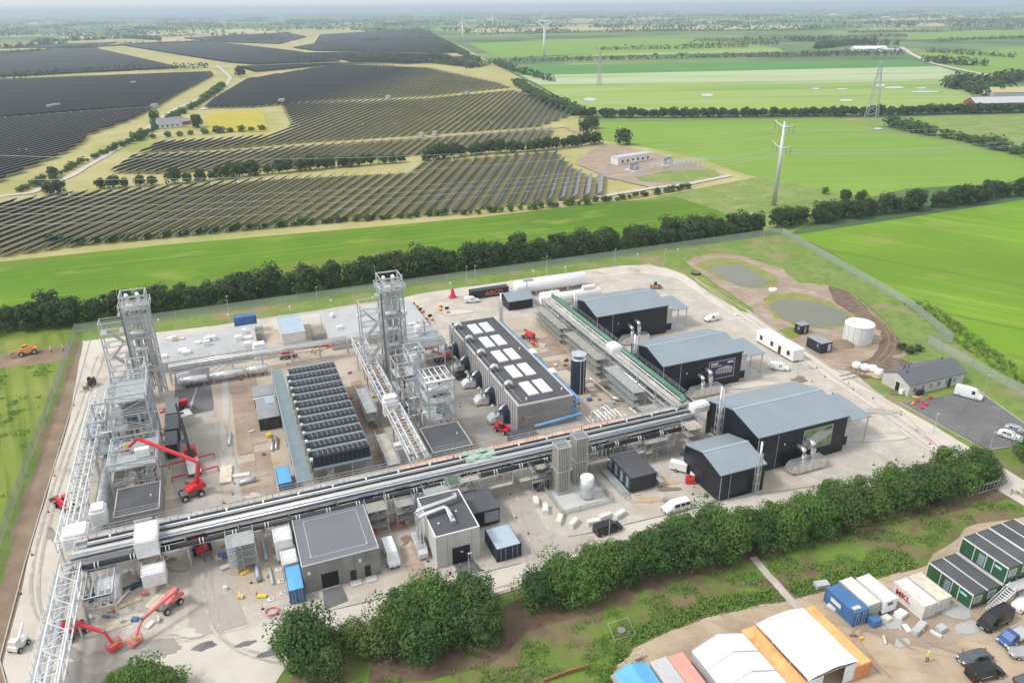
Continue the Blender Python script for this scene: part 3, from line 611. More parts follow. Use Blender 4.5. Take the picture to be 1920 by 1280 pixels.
# ------------------------------------------------------------------ substation
def steel_house(name, u0, u1, v0, v1, h, wall, roof, label, cat, rz=0, rise=.25):
    cu, cv = (u0+u1)/2, (v0+v1)/2; o = thing(name, label, cat, (cu,cv,-.2), rz); a, b = (u1-u0)/2, (v1-v0)/2
    MB().box(-a,a,-b,b,0,h).obj('wall', wall, o); MB().box(-a-.2,a+.2,-b-.2,b+.2,h,h+rise).obj('roof', roof, o); return o
su, sv = P(1180, 303)
o = steel_house('switchgear_house', su-12, su+14, sv-3, sv+3, 4.0, 'white_dirty', 'light_grey', 'long pale switchgear building in the substation yard', 'building', math.radians(14))
for i in range(6): MB().box(-10+i*4,-8.8+i*4,-3.08,-3.0,1,2.4).obj('window', 'glass_dark', o)
for i, (x, y) in enumerate([(1189,318),(1252,308)]):
    u, v = P(x, y); o = thing('power_transformer', ['grey power transformer with radiators on the nearer concrete pad','grey power transformer on the pad by the field hedge'][i], 'transformer', (u,v,-.2), .25)
    MB().box(-4.5,4.5,-4,4,0,.25).obj('pad', 'concrete_light', o); MB().box(-2.2,2.2,-1.3,1.3,.5,3.6).obj('tank', 'machine_grey', o)
    for s in (-1,1):
        for k in range(4): MB().box(-1.8+k*1.0,-1.2+k*1.0,s*1.3 if s>0 else -2.3,2.3 if s>0 else -1.3,.8,3.2).obj('radiator', 'light_grey', o)
    for k in range(3): MB().lathe(-1.2+k*1.2,0,[(.25,3.6),(.3,4),(.18,4.2),(.28,4.6),(.1,5.2)],8).obj('bushing', 'white', o)
    MB().tube([(-2,0,4.6),(2,0,4.6)], .5, 10).obj('conservator', 'light_grey', o)
bu, bv = P(1270, 318)
for i in range(4):
    for j in range(9):
        o = thing('busbar_support', 'slender insulator post carrying busbars in the substation switchyard', 'insulator', (bu-14+j*4.0, bv-6+i*4+j*.8,-.2), 0, 'insulator posts of the switchyard'); hh = 4.2 if i < 2 else 3.2
        MB().bar((0,0,0),(0,0,hh*.6),.22).obj('post', 'galv', o); MB().lathe(0,0,[(.14,hh*.6),(.26,hh*.68),(.14,hh*.76),(.26,hh*.84),(.12,hh)],8).obj('insulator', 'light_grey', o)
for i in range(4):
    tag(MB().tube([(bu-16,bv-6.4+i*4,4.3 if i<2 else 3.3),(bu+20,bv+.8+i*4,4.3 if i<2 else 3.3)],.14,6).obj('busbar', 'steel_white'), 'straight silver busbar tube running over the switchyard posts', 'busbar', 'busbars of the switchyard')
# ------------------------------------------------------------------ farm buildings
def gable_house(name, c, L, Wd, h, rise, rz, wall, roof, label, cat='house', doors=()):
    o = thing(name, label, cat, (c[0],c[1],-.3), rz); a, b = L/2, Wd/2
    MB().profx([(-b,0),(b,0),(b,h),(0,h+rise),(-b,h)], -a, a).obj('wall', wall, o)
    for s in (-1,1):
        e = .4; sl = rise/b
        MB().add([(-a-e,0,h+rise+.25),(a+e,0,h+rise+.25),(a+e,s*(b+e),h-sl*e+.25),(-a-e,s*(b+e),h-sl*e+.25),(-a-e,0,h+rise+.05),(a+e,0,h+rise+.05),(a+e,s*(b+e),h-sl*e+.05),(-a-e,s*(b+e),h-sl*e+.05)],
                 [(0,1,2,3),(7,6,5,4),(0,4,5,1),(1,5,6,2),(2,6,7,3),(3,7,4,0)]).obj('roof', roof, o)
    return o
o = gable_house('farmhouse', P(318,238), 17, 9, 3.0, 4.2, .25, 'house_white', 'roof_tile_grey', 'old grey roofed farmhouse in the garden beside the yellow field')
for i in range(4): MB().box(-6.5+i*3.6,-5.2+i*3.6,-4.58,-4.5,.9,2.2).obj('window', 'glass_dark', o)
MB().box(-1,0,-.5,.5,6.5,8.6).obj('chimney', 'brick_red', o)
gable_house('farm_shed', P(345,232), 8, 6, 2.4, 1.8, .25, 'brick_red', 'roof_tile_grey', 'small brown shed between the farmhouse and the dark tree', 'shed')
o = gable_house('long_barn', (P(1868,199)[0]+8, P(1868,199)[1]), 62, 17, 3.6, 4.0, -.30, 'brick_red', 'light_grey', 'long red barn with pale ridged roof behind the far hedge', 'barn')
gable_house('farm_barn', P(1895,178), 46, 16, 3.5, 4, -.35, 'light_grey', 'field_tan', 'pale roofed barn half hidden behind the long red barn', 'barn')
gable_house('white_barn', P(1628,96), 62, 22, 5, 4, -.32, 'white', 'skylight', 'bright white roofed barn among trees at the far road', 'barn')
gable_house('low_barn', P(1672,97), 44, 14, 3, 3, -.32, 'white_dirty', 'light_grey', 'low pale barn beside the bright white roofed barn', 'barn')
rb = random.Random(5)
for k in range(46):
    x, y = rb.choice([(rb.uniform(1180,1320),rb.uniform(28,34)),(rb.uniform(1460,1900),rb.uniform(16,30)),(rb.uniform(1400,1780),rb.uniform(26,34)),(rb.uniform(60,130),rb.uniform(30,45)),(rb.uniform(840,1100),rb.uniform(34,44)),(rb.uniform(1300,1400),rb.uniform(38,46))])
    y = max(y, 20-(x-960)*.0104)
    c = P(x, y); d = math.hypot(*c); k_ = d/1500
    gable_house('far_building', c, rb.uniform(12,30)*min(3,k_), rb.uniform(8,14)*min(2.2,k_), 4+k_*.6, 3, rb.uniform(-.5,.6), rb.choice(['white','white','house_white','brick_red']), rb.choice(['white','light_grey','brick_red','roof_tile_grey']), 'tiny pale building of the settlement near the horizon', 'building')['group'] = 'far buildings near the horizon'
# ------------------------------------------------------------------ ground of the plant
ground('lawn', rough([(-190,226),(-190,20),(-44,20),(-44,226)], 8, .5), -.27, 'lawn_left')
ground('soil_track', rough([(-120,214),(-120,203),(-80,205),(-44,206),(-41,210),(-44,216),(-80,214)], 4, 1.0), -.25, 'soil')
ground('verge', rough([(-44,226),(-44,20),(60,20),(165,60),(165,97),(186,150),(204,226.5)], 8, .3), -.26, 'verge')
ground('embankment', [(-44,86),(-44,10),(150,10),(150,86)], -.24, 'bank_grass')
ground('bank_soil', rough([(12,80),(30,81),(60,82),(95,80),(130,78),(133,70),(115,72),(95,74.5),(70,75.5),(45,76),(28,73),(16,72),(8,74)], 3, 1.2), -.22, 'bank_soil')
ground('soil_strip', rough([(-42.5,218),(-42,90),(-36,86),(-36,120),(-37.5,215)], 3, .8, 5), -.22, 'soil')
ground('site_gravel', rough([(-38,214),(-37,92),(-28,86),(-2,85),(50,85),(128,84),(137,120),(142,195),(136,214),(60,216)], 6, .4), -.20, 'gravel')
ground('warm_gravel', rough([(-30,205),(-30,160),(-16,118),(-14,96),(2,95),(3,118),(24,118),(24,160),(46,178),(46,204)], 5, .8), -.185, 'gravel_warm')
ground('rack_gravel', rough([(66,186),(66,118),(86,116),(86,186)], 4, .5), -.18, 'gravel_warm')
ground('rear_road', rough([(-41,217),(-37,206),(27,204.5),(56,209),(92,210),(128,207),(137,196),(141.5,197),(139,208),(132,214),(127,216),(92,216.6),(56,216.8),(28,212)], 6, .3), -.165, 'road_concrete')
ground('left_road', rough([(-40.5,217),(-35.5,214),(-34,180),(-33.6,140),(-33.8,110),(-32,98),(-26,93),(-14,91.5),(-2,90),(0,84),(-8,72),(-30,72),(-34,86),(-38,97),(-38.6,120),(-38.3,170)], 6, .25), -.16, 'road_concrete')
ground('right_road', rough([(141.5,198),(137.5,152.8),(134,124.8),(134,96.7),(133,82),(131.5,66),(125,66),(125,91),(126.5,104),(128.5,122),(131,150),(136.5,198)], 6, .25), -.155, 'road_concrete')
ground('front_road', rough([(-14,91.5),(12,89.4),(38,88.5),(50,91),(80,89.6),(104,85.5),(128,84),(128,79),(104,80),(80,84),(56,85.5),(32,84),(0,83.5),(-8,80),(-20,82)], 6, .2), -.15, 'road_concrete')
ground('cut_road', rough([(-13.5,118),(-9,118),(-8.5,105),(-6,92),(-14,92),(-14,105)], 4, .12), -.145, 'asphalt_worn')
ground('middle_drive', rough([(38.5,119),(44.8,119),(44,104),(43.5,95),(46,91.5),(50,90.5),(50,87.5),(38,87.5),(37,93),(38.2,104)], 4, .12), -.145, 'asphalt_worn')
ground('crane_pad', rough([(-17,172),(-8,172),(-8,118),(-16,118),(-17.5,150)], 4, .15), -.143, 'asphalt_worn')
ground('loading_strip', rough([(40.5,172),(51,172),(51,119),(40,119),(40.5,140)], 4, .15), -.141, 'wet_asphalt')
ground('damp_lane', rough([(-17,187),(-9,186),(-8.6,162),(-17,160)], 4, .4), -.138, 'asphalt_dark')
ground('concrete_strip', ribbon(resample([(-5.5,178),(-6,160),(-7.2,150),(-5.8,134),(-5.5,120)], 3), 1.5, .12), -.13, 'kerb')
ground('parking_area', [(135.5,105),(156.4,103.5),(152,88.5),(145,82.8),(136,84)], -.15, 'asphalt_dark')
ground('halls_gravel', rough([(110,196),(135,190),(131,150),(128,122),(125,104),(122,90),(110,86),(104,92),(110,100)], 5, .5), -.17, 'gravel')
ground('wet_patch', rough([(-31,93.5),(-22,95),(-16,93),(-15,90.5),(-24,87),(-31,89)], 2, .6), -.135, 'wet_asphalt')
rs = random.Random(4)
for k in range(34):        # loose steel road plates, one slab each
    pass
def plates(u0, u1, v0, v1, nu, nv, skip, seed, zz=-.12, nm='steel_road_plate', mt='steel_plate'):
    r = random.Random(seed); me = MB().box(-.5,.5,-.5,.5,0,.03).mesh(nm, mt); base = tag(bpy.data.objects.new('plate_road', None), kind='structure'); COL.objects.link(base); base.location = (u0, v0, zz)
    for i in range(nu):
        for j in range(nv):
            if r.random() < skip: continue
            w, h = (u1-u0)/nu, (v1-v0)/nv; o = link('road_plate', me, base, (w*(i+.5)+r.uniform(-.06,.06), h*(j+.5)+r.uniform(-.06,.06), r.uniform(0,.012)), r.uniform(-.012,.012)); o.scale = (w*.985, h*.985, 1)
plates(20, 25, 121, 164, 2, 17, .05, 1); plates(18.6, 21.4, 90, 107, 1, 7, .12, 2); plates(-4.6, 1.5, 121, 178, 2, 18, .06, 3); plates(66.5, 78, 150, 170, 3, 7, .25, 4); plates(38.6, 41.5, 121, 150, 1, 9, .2, 5)
# kerbs along the roads
def kerb(name, pts, label): tag(MB().prism(ribbon(resample(pts, 6), .16), -.2, -.02).obj(name, 'kerb'), label, kind='structure')
kerb('road_kerb', [(-38.9,217),(-38.6,170),(-38.9,120),(-38.5,98),(-34.5,86),(-30,78)], None)
kerb('road_kerb', [(142,198),(138,152.8),(134.4,124.8),(134.4,108)], None)
kerb('road_kerb', [(-2.5,90.3),(12,89.7),(36,88.8)], None)
kerb('road_kerb', [(46,91.9),(50,91.3),(80,90),(104,86)], None)
kerb('parking_kerb', [(135.3,105.2),(135.2,84),(145,82.4),(152.4,88.4),(156.8,103.6)], None)
# ponds in the rear corner
ground('pond_surround', rough(PL([(1285,490),(1330,474),(1400,480),(1470,505),(1500,530),(1560,535),(1620,580),(1690,640),(1700,665),(1640,700),(1560,690),(1480,640),(1400,570),(1340,530)]), 3, 1.2), -.16, 'track_soil')
ground('churned_mud', rough(PL([(1555,534),(1590,545),(1650,600),(1692,640),(1690,662),(1650,690),(1600,690),(1640,660),(1652,620),(1600,590),(1570,570)]), 2.5, 1.0), -.14, 'mud')
ground('mud_tracks', rough(PL([(1585,690),(1650,665),(1690,672),(1740,690),(1690,700),(1620,708)]), 3, 1.0), -.138, 'mud')
for nm, bank, water in (('rear', [(1303,497),(1330,484),(1380,484),(1420,498),(1450,515),(1462,530),(1440,540),(1400,540),(1350,522)], [(1327,503),(1345,497),(1385,495),(1412,508),(1438,525),(1440,532),(1415,538),(1385,535)]),
                        ('front', [(1430,560),(1450,548),(1500,548),(1550,562),(1592,585),(1598,605),(1560,616),(1500,614),(1450,592)], [(1442,572),(1455,562),(1490,559),(1540,568),(1580,582),(1592,594),(1585,606),(1540,613),(1500,610),(1462,592)])):
    ground('pond_bank', rough(PL(bank), 2, .6), -.13, 'pond_bank'); ground('pond_water', rough(PL(water), 2, .25), -.11, 'pond_water')
ground('grass_island', rough(PL([(1285,515),(1310,513),(1350,545),(1400,580),(1402,586),(1385,580),(1330,548)]), 2, .4), -.12, 'lawn_left')
ground('grass_island', rough(PL([(1455,618),(1490,612),(1500,630),(1475,634)]), 2, .4), -.12, 'lawn_left')
ground('yard', rough([(44,66.5),(57,67.5),(72,65.5),(96,63.5),(110,68),(125,66),(125,20),(20,20),(20,47),(36,58)], 3, .6), -.17, 'yard_sand')
ground('yard_mud', rough([(74,62.5),(93,60),(93,52),(86,50),(78,53)], 2, .8), -.15, 'track_soil')
for k, (u, v, a, b) in enumerate([(81,56.5,2.2,1.3),(90.5,51.5,2.6,1.2),(92,54.5,3,1.6),(79.5,53,1.6,.9),(-12,89.8,1.8,.9),(-6.5,88,1.5,.5),(-3,85,2.2,.8),(5,84.6,1.5,1.2)]):
    ground('puddle', [(u+a*math.cos(t*.45)*rs.uniform(.7,1.1), v+b*math.sin(t*.45)*rs.uniform(.7,1.1)) for t in range(14)], -.11+.002*k, 'puddle' if k < 4 else 'asphalt_dark')
ground('bank_path', ribbon(resample(PL([(1412,1042),(1440,1075),(1470,1108),(1505,1145)]), 1.5), 1.3, .1), -.13, 'gravel')
# heaps
def heap(name, label, c, rx, ry, h, m, seed, mesh_n=14):
    r = random.Random(seed); vs = []; fs = []; N, K = mesh_n, 5
    for i in range(K+1):
        f = i/K
        for j in range(N): a = 2*math.pi*j/N; q = (1-f)*r.uniform(.9,1.1); vs.append((c[0]+rx*q*math.cos(a), c[1]+ry*q*math.sin(a), -.25+h*(1-(1-f)**1.6)*r.uniform(.9,1.05)))
    for i in range(K):
        for j in range(N): fs.append((i*N+j, i*N+(j+1)%N, (i+1)*N+(j+1)%N, (i+1)*N+j))
    o = MB().add(vs, fs).obj(name, m, smooth=True); return tag(o, label, 'heap', kind='stuff')
heap('sand_heap', 'orange brown heap of sand beside the round white tank', P(1577,645), 4.2, 3.2, 1.4, 'soil', 1)
heap('gravel_heap', 'broad flat heap of grey gravel behind the rear black hall', P(1195,530), 13, 8, 1.6, 'gravel', 2)
heap('earth_heap', 'small brown heap of earth by the scaffolded rack', P(455,1045), 3, 3.5, .5, 'sand_heap', 3)

# grass and weeds on the bank: nobody could count them
PA = P(1440,1075); PB = P(1490,1128); _d = math.dist(PA,PB); PN = (-(PB[1]-PA[1])/_d, (PB[0]-PA[0])/_d)
def weeds(name, label, poly, n, size, m, seed, thr=None):
    r = random.Random(seed); mb = MB(); xs = [p[0] for p in poly]; ys = [p[1] for p in poly]; c = 0
    from mathutils import noise as mn
    while c < n:
        x, y = r.uniform(min(xs),max(xs)), r.uniform(min(ys),max(ys)); ins = False
        for i in range(len(poly)):
            a, b = poly[i], poly[i-1]
            if (a[1] > y) != (b[1] > y) and x < (b[0]-a[0])*(y-a[1])/(b[1]-a[1])+a[0]: ins = not ins
        if not ins: c += .2; continue
        if abs((x-PA[0])*PN[0]+(y-PA[1])*PN[1]) < 1.3: continue
        if mn.noise((x*.22, y*.3, seed)) + .12 < (thr or 0) : c += .25; continue
        for k in range(5):
            s = size*r.uniform(.5,1.3); a = r.uniform(0,6.28); dx, dy = math.cos(a)*s*.8, math.sin(a)*s*.8; px, py = x+r.uniform(-.5,.5), y+r.uniform(-.5,.5)
            mb.add([(px-dy*.4,py+dx*.4,-.25),(px+dy*.4,py-dx*.4,-.25),(px+dx+dy*.2,py+dy-dx*.2,-.25+s*.8),(px+dx*.8-dy*.2,py+dy*.8+dx*.2,-.25+s*.9)], [(0,1,2,3)])
        c += 1
    return tag(mb.obj(name, m), label, 'weeds', kind='stuff')
weeds('bank_weeds', 'tangle of green weeds and grass on the bank before the yard', [(-2,78),(20,72),(60,75),(96,75),(130,72),(133,66),(108,69),(96,64.5),(72,67),(56,68.5),(44,67.5),(34,60),(18,50),(-4,56)], 10000, .27, 'weed', 3, .1)
weeds('yard_edge_weeds', 'taller strip of dark green weeds along the yard edge', [(18,51),(35,61),(45,69.5),(58,70.5),(73,68),(95,67.5),(95,64),(72,66),(56,68),(44,67.3),(34,59.5)], 3600, .42, 'weed', 4, -1)
weeds('lawn_weeds', 'tufts of tall green weeds on the meadow left of the fence', [(-75,205),(-75,110),(-46,100),(-46,205)], 1500, .4, 'weed', 5, .25)
weeds('field_margin_weeds', 'rough weeds along the right fence margin', [(186,152),(176,126),(166,98),(172,98),(184,124),(194,150)], 900, .4, 'leaf_olive', 6, -1)
# trees in front of the plant
NL = 'big leafy tree in the row between the front road and the grassy bank'; NG = 'trees of the front row'
for x, y, k, h in [(575,1235,'near',8.6),(612,1262,'near',7.5),(668,1215,'near_olive',6.0),(715,1222,'near_olive',6.2),(755,1200,'near',8.6),(792,1222,'near',8.4),(815,1170,'near_bright',9.0),(850,1190,'near',9.0),(880,1160,'near',8.6),(902,1196,'near',7.6),(782,1150,'near_bright',8.4),
      (1010,1130,'near_olive',6.6),(1050,1112,'near_bright',7.8),(1092,1120,'near',6.8),(1130,1090,'near_bright',7.0),(1172,1085,'near',7.4),(1205,1050,'near_olive',7.0),(1238,1062,'near_bright',8.2),(1272,1030,'near',8.4),(1300,1050,'near',8.2),(1332,1018,'near_bright',8.2),(1362,1036,'near',8.4),(1392,1002,'near_olive',7.2),(1412,1022,'near',8.0),(1445,990,'near_bright',7.2),(1470,1012,'near',7.6),(1502,975,'near',7.2),(1528,995,'near_olive',7.2),(1560,958,'near_bright',7.0),(1585,980,'near',7.4),(1615,945,'near',7.4),(1640,965,'near_olive',7.0),(1668,930,'near_bright',7.2),(1695,948,'near',7.2),(1722,915,'near',7.4),(1748,932,'near_olive',7.0),(1772,898,'near_bright',7.6),(1800,915,'near',7.0),(1828,892,'near',6.6),(1852,905,'near_olive',5.8),(1150,1062,'near',5.5),(1105,1070,'near_olive',5.2)]:
    u, v = P(x, y); lab, g = (NL, NG); k = rnd.choice(('near','near_bright','near_bright','near_olive')) if x > 960 and rnd.random() < .6 else k; h *= rnd.uniform(.76,1.06); tree(k, u, v, h, {'near':'big dark green tree in the row between front road and grassy bank','near_bright':'big light green tree in the row between front road and grassy bank','near_olive':'olive green thinner tree in the row between front road and grassy bank'}[k], {'near':'dark trees of the front row','near_bright':'light trees of the front row','near_olive':'olive trees of the front row'}[k], rnd.uniform(.9,1.05))
for x, y, k, h, lab in [(270,1300,'near_bright',5.5,'bright green round tree at the kerb by the foot of the pipe bridge'),(312,1305,'near_bright',4.8,'smaller bright tree beside the round one at the kerb'),(225,1300,'near_bright',3.8,'low bright bush at the left of the round kerb tree'),(1940,860,'near',6.5,'dark tree at the corner of the dark car park'),(1905,1270,'shrub',.9,'small bush at the yard edge'),(1706,660,'shrub',2.0,'low bright bush mound beside the churned mud'),(1722,656,'shrub',1.8,'second low bush in the mound beside the churned mud'),(1690,652,'shrub',1.7,'small bush at the edge of the churned mud')]:
    if h < 1: continue
    tree(k, *P(x, y), h, lab, None, 1.15)
dt = thing('dead_tree', 'half bare yellowish dead tree between leafy front trees', 'tree', (*P(700,1215), -.25))
for i in range(16):
    a = i*2.4; rr2 = rnd.uniform(.6,2.2); MB().tube([(0,0,.4+i*.08),(rr2*.5*math.cos(a),rr2*.5*math.sin(a),2.5+rnd.random()),(rr2*math.cos(a),rr2*math.sin(a),4.5+rnd.random()*2)],.05,4,rs=[.12,.07,.03]).obj('branch', 'dead_wood', dt)
# ------------------------------------------------------------------ perimeter fence
m, nt, b = _base('fence_mesh', .6, .2, .3); b.inputs['Base Color'].default_value = (.46,.50,.48,1)
tr = nt.nodes.new('ShaderNodeBsdfTransparent'); mx = nt.nodes.new('ShaderNodeMixShader'); mx.inputs[0].default_value = .55
nt.links.new(tr.outputs[0], mx.inputs[1]); nt.links.new(b.outputs[0], mx.inputs[2]); nt.links.new(mx.outputs[0], nt.nodes['Material Output'].inputs['Surface'])
def fence(pts, label, h=2.5, step=5.0, z=-.26, m='fence_mesh', rail=True, name='mesh_fence'):
    q = resample(pts, step); o = thing(name, label, 'fence', (q[0][0],q[0][1],z)); ox, oy = q[0]
    pm = MB().box(-.04,.04,-.04,.04,0,h+.1).mesh('fence_post', 'galv_dull')
    for i, (a, b) in enumerate(q):
        link('fence_post', pm, o, (a-ox,b-oy,0))
        if i: 
            c, d = q[i-1]; nx, ny = -(b-d), a-c; L = math.hypot(nx,ny); nx, ny = nx/L*.045, ny/L*.045
            MB().quad((c-ox+nx,d-oy+ny,.05),(a-ox+nx,b-oy+ny,.05),(a-ox+nx,b-oy+ny,h),(c-ox+nx,d-oy+ny,h)).obj('mesh_panel', m, o)
    return o
fence([(-43.6,90),(-43.6,128),(-43.2,224.5)], 'long grey mesh fence along the left edge of the plant')
fence([(-43.2,224.7),(40,224.9),(138,225.2),(203.4,226.2)], 'long mesh fence along the rear tree belt')
fence([(203.6,226),(186,150),(175,125.2)], 'mesh fence along the right hand green field')
fence([(175,125),(168,127),(164,97),(160,80)], 'mesh fence behind the gable office at the car park')
fence([(-43.6,89.5),(-46,78),(-52,66)], 'short end run of mesh fence by the lower left road')
g = thing('site_gate', 'wide pale sliding gate panel standing at the front trees', 'gate', (*P(1815,930),-.2))
a, b = P(1815,930), P(1888,908)
for k in range(12): 
    t = k/11; MB().bar(((b[0]-a[0])*t,(b[1]-a[1])*t,.1),((b[0]-a[0])*t,(b[1]-a[1])*t,1.9),.07).obj('bar', 'steel_white', g)
for zz in (.15,1.85): MB().bar((0,0,zz),(b[0]-a[0],b[1]-a[1],zz),.09).obj('rail', 'steel_white', g)

gmat('tyre_mark', T(196,187,176), [(T(186,176,164), .4,.45,.7), (T(218,210,200), .5,.5,.62)])
TR = [[(560,1240),(420,1200),(385,1130),(378,1040)],[(575,1250),(440,1215),(400,1130),(392,1040)],[(150,1235),(60,1130),(85,960),(150,760),(185,660)],[(165,1240),(75,1135),(97,960),(162,760),(196,660)],[(700,1160),(880,1115),(1020,1075),(1180,1030),(1380,960)],[(705,1172),(885,1125),(1025,1085),(1185,1040),(1385,968)],[(990,1060),(968,980),(945,900)],[(1003,1055),(982,975),(958,895)],[(1300,520),(1430,612),(1560,702),(1680,780),(1780,850)],[(1306,530),(1424,618),(1552,708),(1670,786),(1770,858)],[(360,900),(350,800),(370,720)],[(1700,1210),(1640,1160),(1600,1190),(1660,1270)],[(1710,1215),(1650,1168),(1612,1196),(1676,1275)],[(1840,1230),(1760,1210),(1690,1170)],[(1600,560),(1655,610),(1665,650),(1620,690),(1570,705)],[(1610,556),(1668,610),(1676,655),(1628,696),(1575,712)],[(420,790),(440,860),(470,940)],[(680,830),(660,760),(640,700)]]
for k, q_ in enumerate(TR):
    pts_ = PL(q_); sm = []
    for i in range(len(pts_)-1):
        p0, p1, p2, p3 = pts_[max(0,i-1)], pts_[i], pts_[i+1], pts_[min(len(pts_)-1,i+2)]
        for t in range(8):
            t /= 8; sm.append(tuple(.5*((2*p1[c])+(-p0[c]+p2[c])*t+(2*p0[c]-5*p1[c]+4*p2[c]-p3[c])*t*t+(-p0[c]+3*p1[c]-3*p2[c]+p3[c])*t**3) for c in (0,1)))
    ground('tyre_track', ribbon(sm, .42, .1, k), -.108+.0007*k, 'track_soil' if k in (11,12,13) else 'soil' if k in (14,15) else 'tyre_mark')
# ------------------------------------------------------------------ worn and stained patches of ground
rp = random.Random(31); zz = -.125
PATCH = [('sand_patch','sand_heap',[(450,1060,22,14),(560,1000,14,8),(500,860,18,8),(470,780,20,6),(440,700,26,6),(560,700,20,5),(700,800,10,16),(1240,900,26,8),(1215,935,22,7),(760,700,14,6),(620,590,20,4),(800,600,16,5),(1100,860,14,6),(600,960,16,8),(1650,700,30,6),(1720,740,14,5)]),
  ('stained_patch','wet_asphalt',[(200,1255,60,10),(300,1215,40,9),(130,1220,20,14),(880,740,22,12),(900,780,16,14),(330,840,16,20),(250,1085,34,8),(930,720,14,10),(1020,1080,24,5),(600,1175,24,5),(1330,880,20,6),(420,1000,20,6),(870,690,16,8),(1140,760,20,7),(1170,720,14,5),(150,860,10,14),(95,1000,10,14)]),
  ('pale_patch','road_concrete',[(350,1185,26,8),(480,930,22,6),(1560,780,60,10),(1640,820,50,8),(1000,650,24,8),(1080,640,20,6),(1400,720,40,8),(700,610,40,4),(850,585,30,5),(210,760,12,14),(240,1150,30,10),(1500,860,36,6)]),
  ('brown_patch','soil',[(290,1045,36,7),(1080,690,16,7),(1130,720,12,6),(1500,710,14,5),(1690,735,24,5),(1240,690,16,4),(575,1010,10,10),(760,1010,8,8),(990,690,18,6),(1040,600,16,5),(1250,915,20,5)]),
  ('dark_gravel_patch','asphalt_worn',[(560,640,40,5),(470,650,20,4),(1110,790,24,6),(330,1060,24,8),(720,950,20,7),(1400,800,20,10),(1220,820,30,6),(1650,770,30,6),(900,640,14,6)])]
for nm, mt, L_ in PATCH:
    for x, y, w, h in L_:
        c0 = P(x, y); zz += .0011; n = 22; ph = rp.random()*6
        ground(nm, [P(x+w*math.cos(t*2*math.pi/n)*(1+.3*math.sin(3*t*.28+ph)+rp.uniform(-.18,.18)), y+h*math.sin(t*2*math.pi/n)*(1+.3*math.sin(2*t*.28+ph)+rp.uniform(-.18,.18))) for t in range(n)], zz, mt)
# ------------------------------------------------------------------ buildings of the plant
def text(parent, s, size, loc, rot, m, name='lettering', ext=.01):
    c = bpy.data.curves.new(name, 'FONT'); c.body = s; c.size = size; c.extrude = ext; c.align_x = 'CENTER'; c.align_y = 'CENTER'; c.materials.append(M[m]); c.offset = .012*size
    t_ = bpy.data.objects.new(name, c); COL.objects.link(t_); me = bpy.data.meshes.new_from_object(t_.evaluated_get(bpy.context.evaluated_depsgraph_get())); bpy.data.objects.remove(t_)
    if not me.materials: me.materials.append(M[m])
    o = link(name, me, parent); o.location = loc; o.rotation_euler = rot; return o
def roofslab(mb, x0, x1, ya, za, yb, zb, th=.18, m=0):
    return mb.add([(x0,ya,za),(x1,ya,za),(x1,yb,zb),(x0,yb,zb),(x0,ya,za-th),(x1,ya,za-th),(x1,yb,zb-th),(x0,yb,zb-th)], [(0,1,2,3),(7,6,5,4),(0,4,5,1),(1,5,6,2),(2,6,7,3),(3,7,4,0)], m)
def gable(name, label, u0, u1, v0, v1, he, hr, wall='wall_black', roof='roof_steel', cat='hall', ov=.18):
    o = thing(name, label, cat, (u0, v0, -.2)); vm = (v0+v1)/2; L = u1-u0; D = v1-v0
    MB().profx([(0,0),(D,0),(D,he),(D/2,hr),(0,he)][::-1], 0, L).obj('wall', wall, o)
    for s, vv in ((0, -ov),(1, D+ov)):
        zz = he - (hr-he)/(D/2)*ov
        roofslab(MB(), -ov, L+ov, D/2, hr+.2, vv, zz+.2).obj('roof', roof, o)
    MB().box(-ov-.02, L+ov+.02, D/2-.18, D/2+.18, hr+.16, hr+.26).obj('ridge_cap', 'blue_grey', o)
    for x in (.12, L*.22): MB().bar((x, -.06, 0),(x, -.06, he-.1), .09).obj('downpipe', 'blue_grey', o)
    for s in (-ov,): MB().bar((-ov, s-.05, he-.02),(L+ov, s-.05, he-.02), .14).obj('gutter', 'panel_dark', o)
    return o, L, D
HL = ['black clad hall with blue grey roof next to the long white tanks','black clad hall with purple picture banner on its wall','black clad hall with landscape photo banner nearest the front trees']
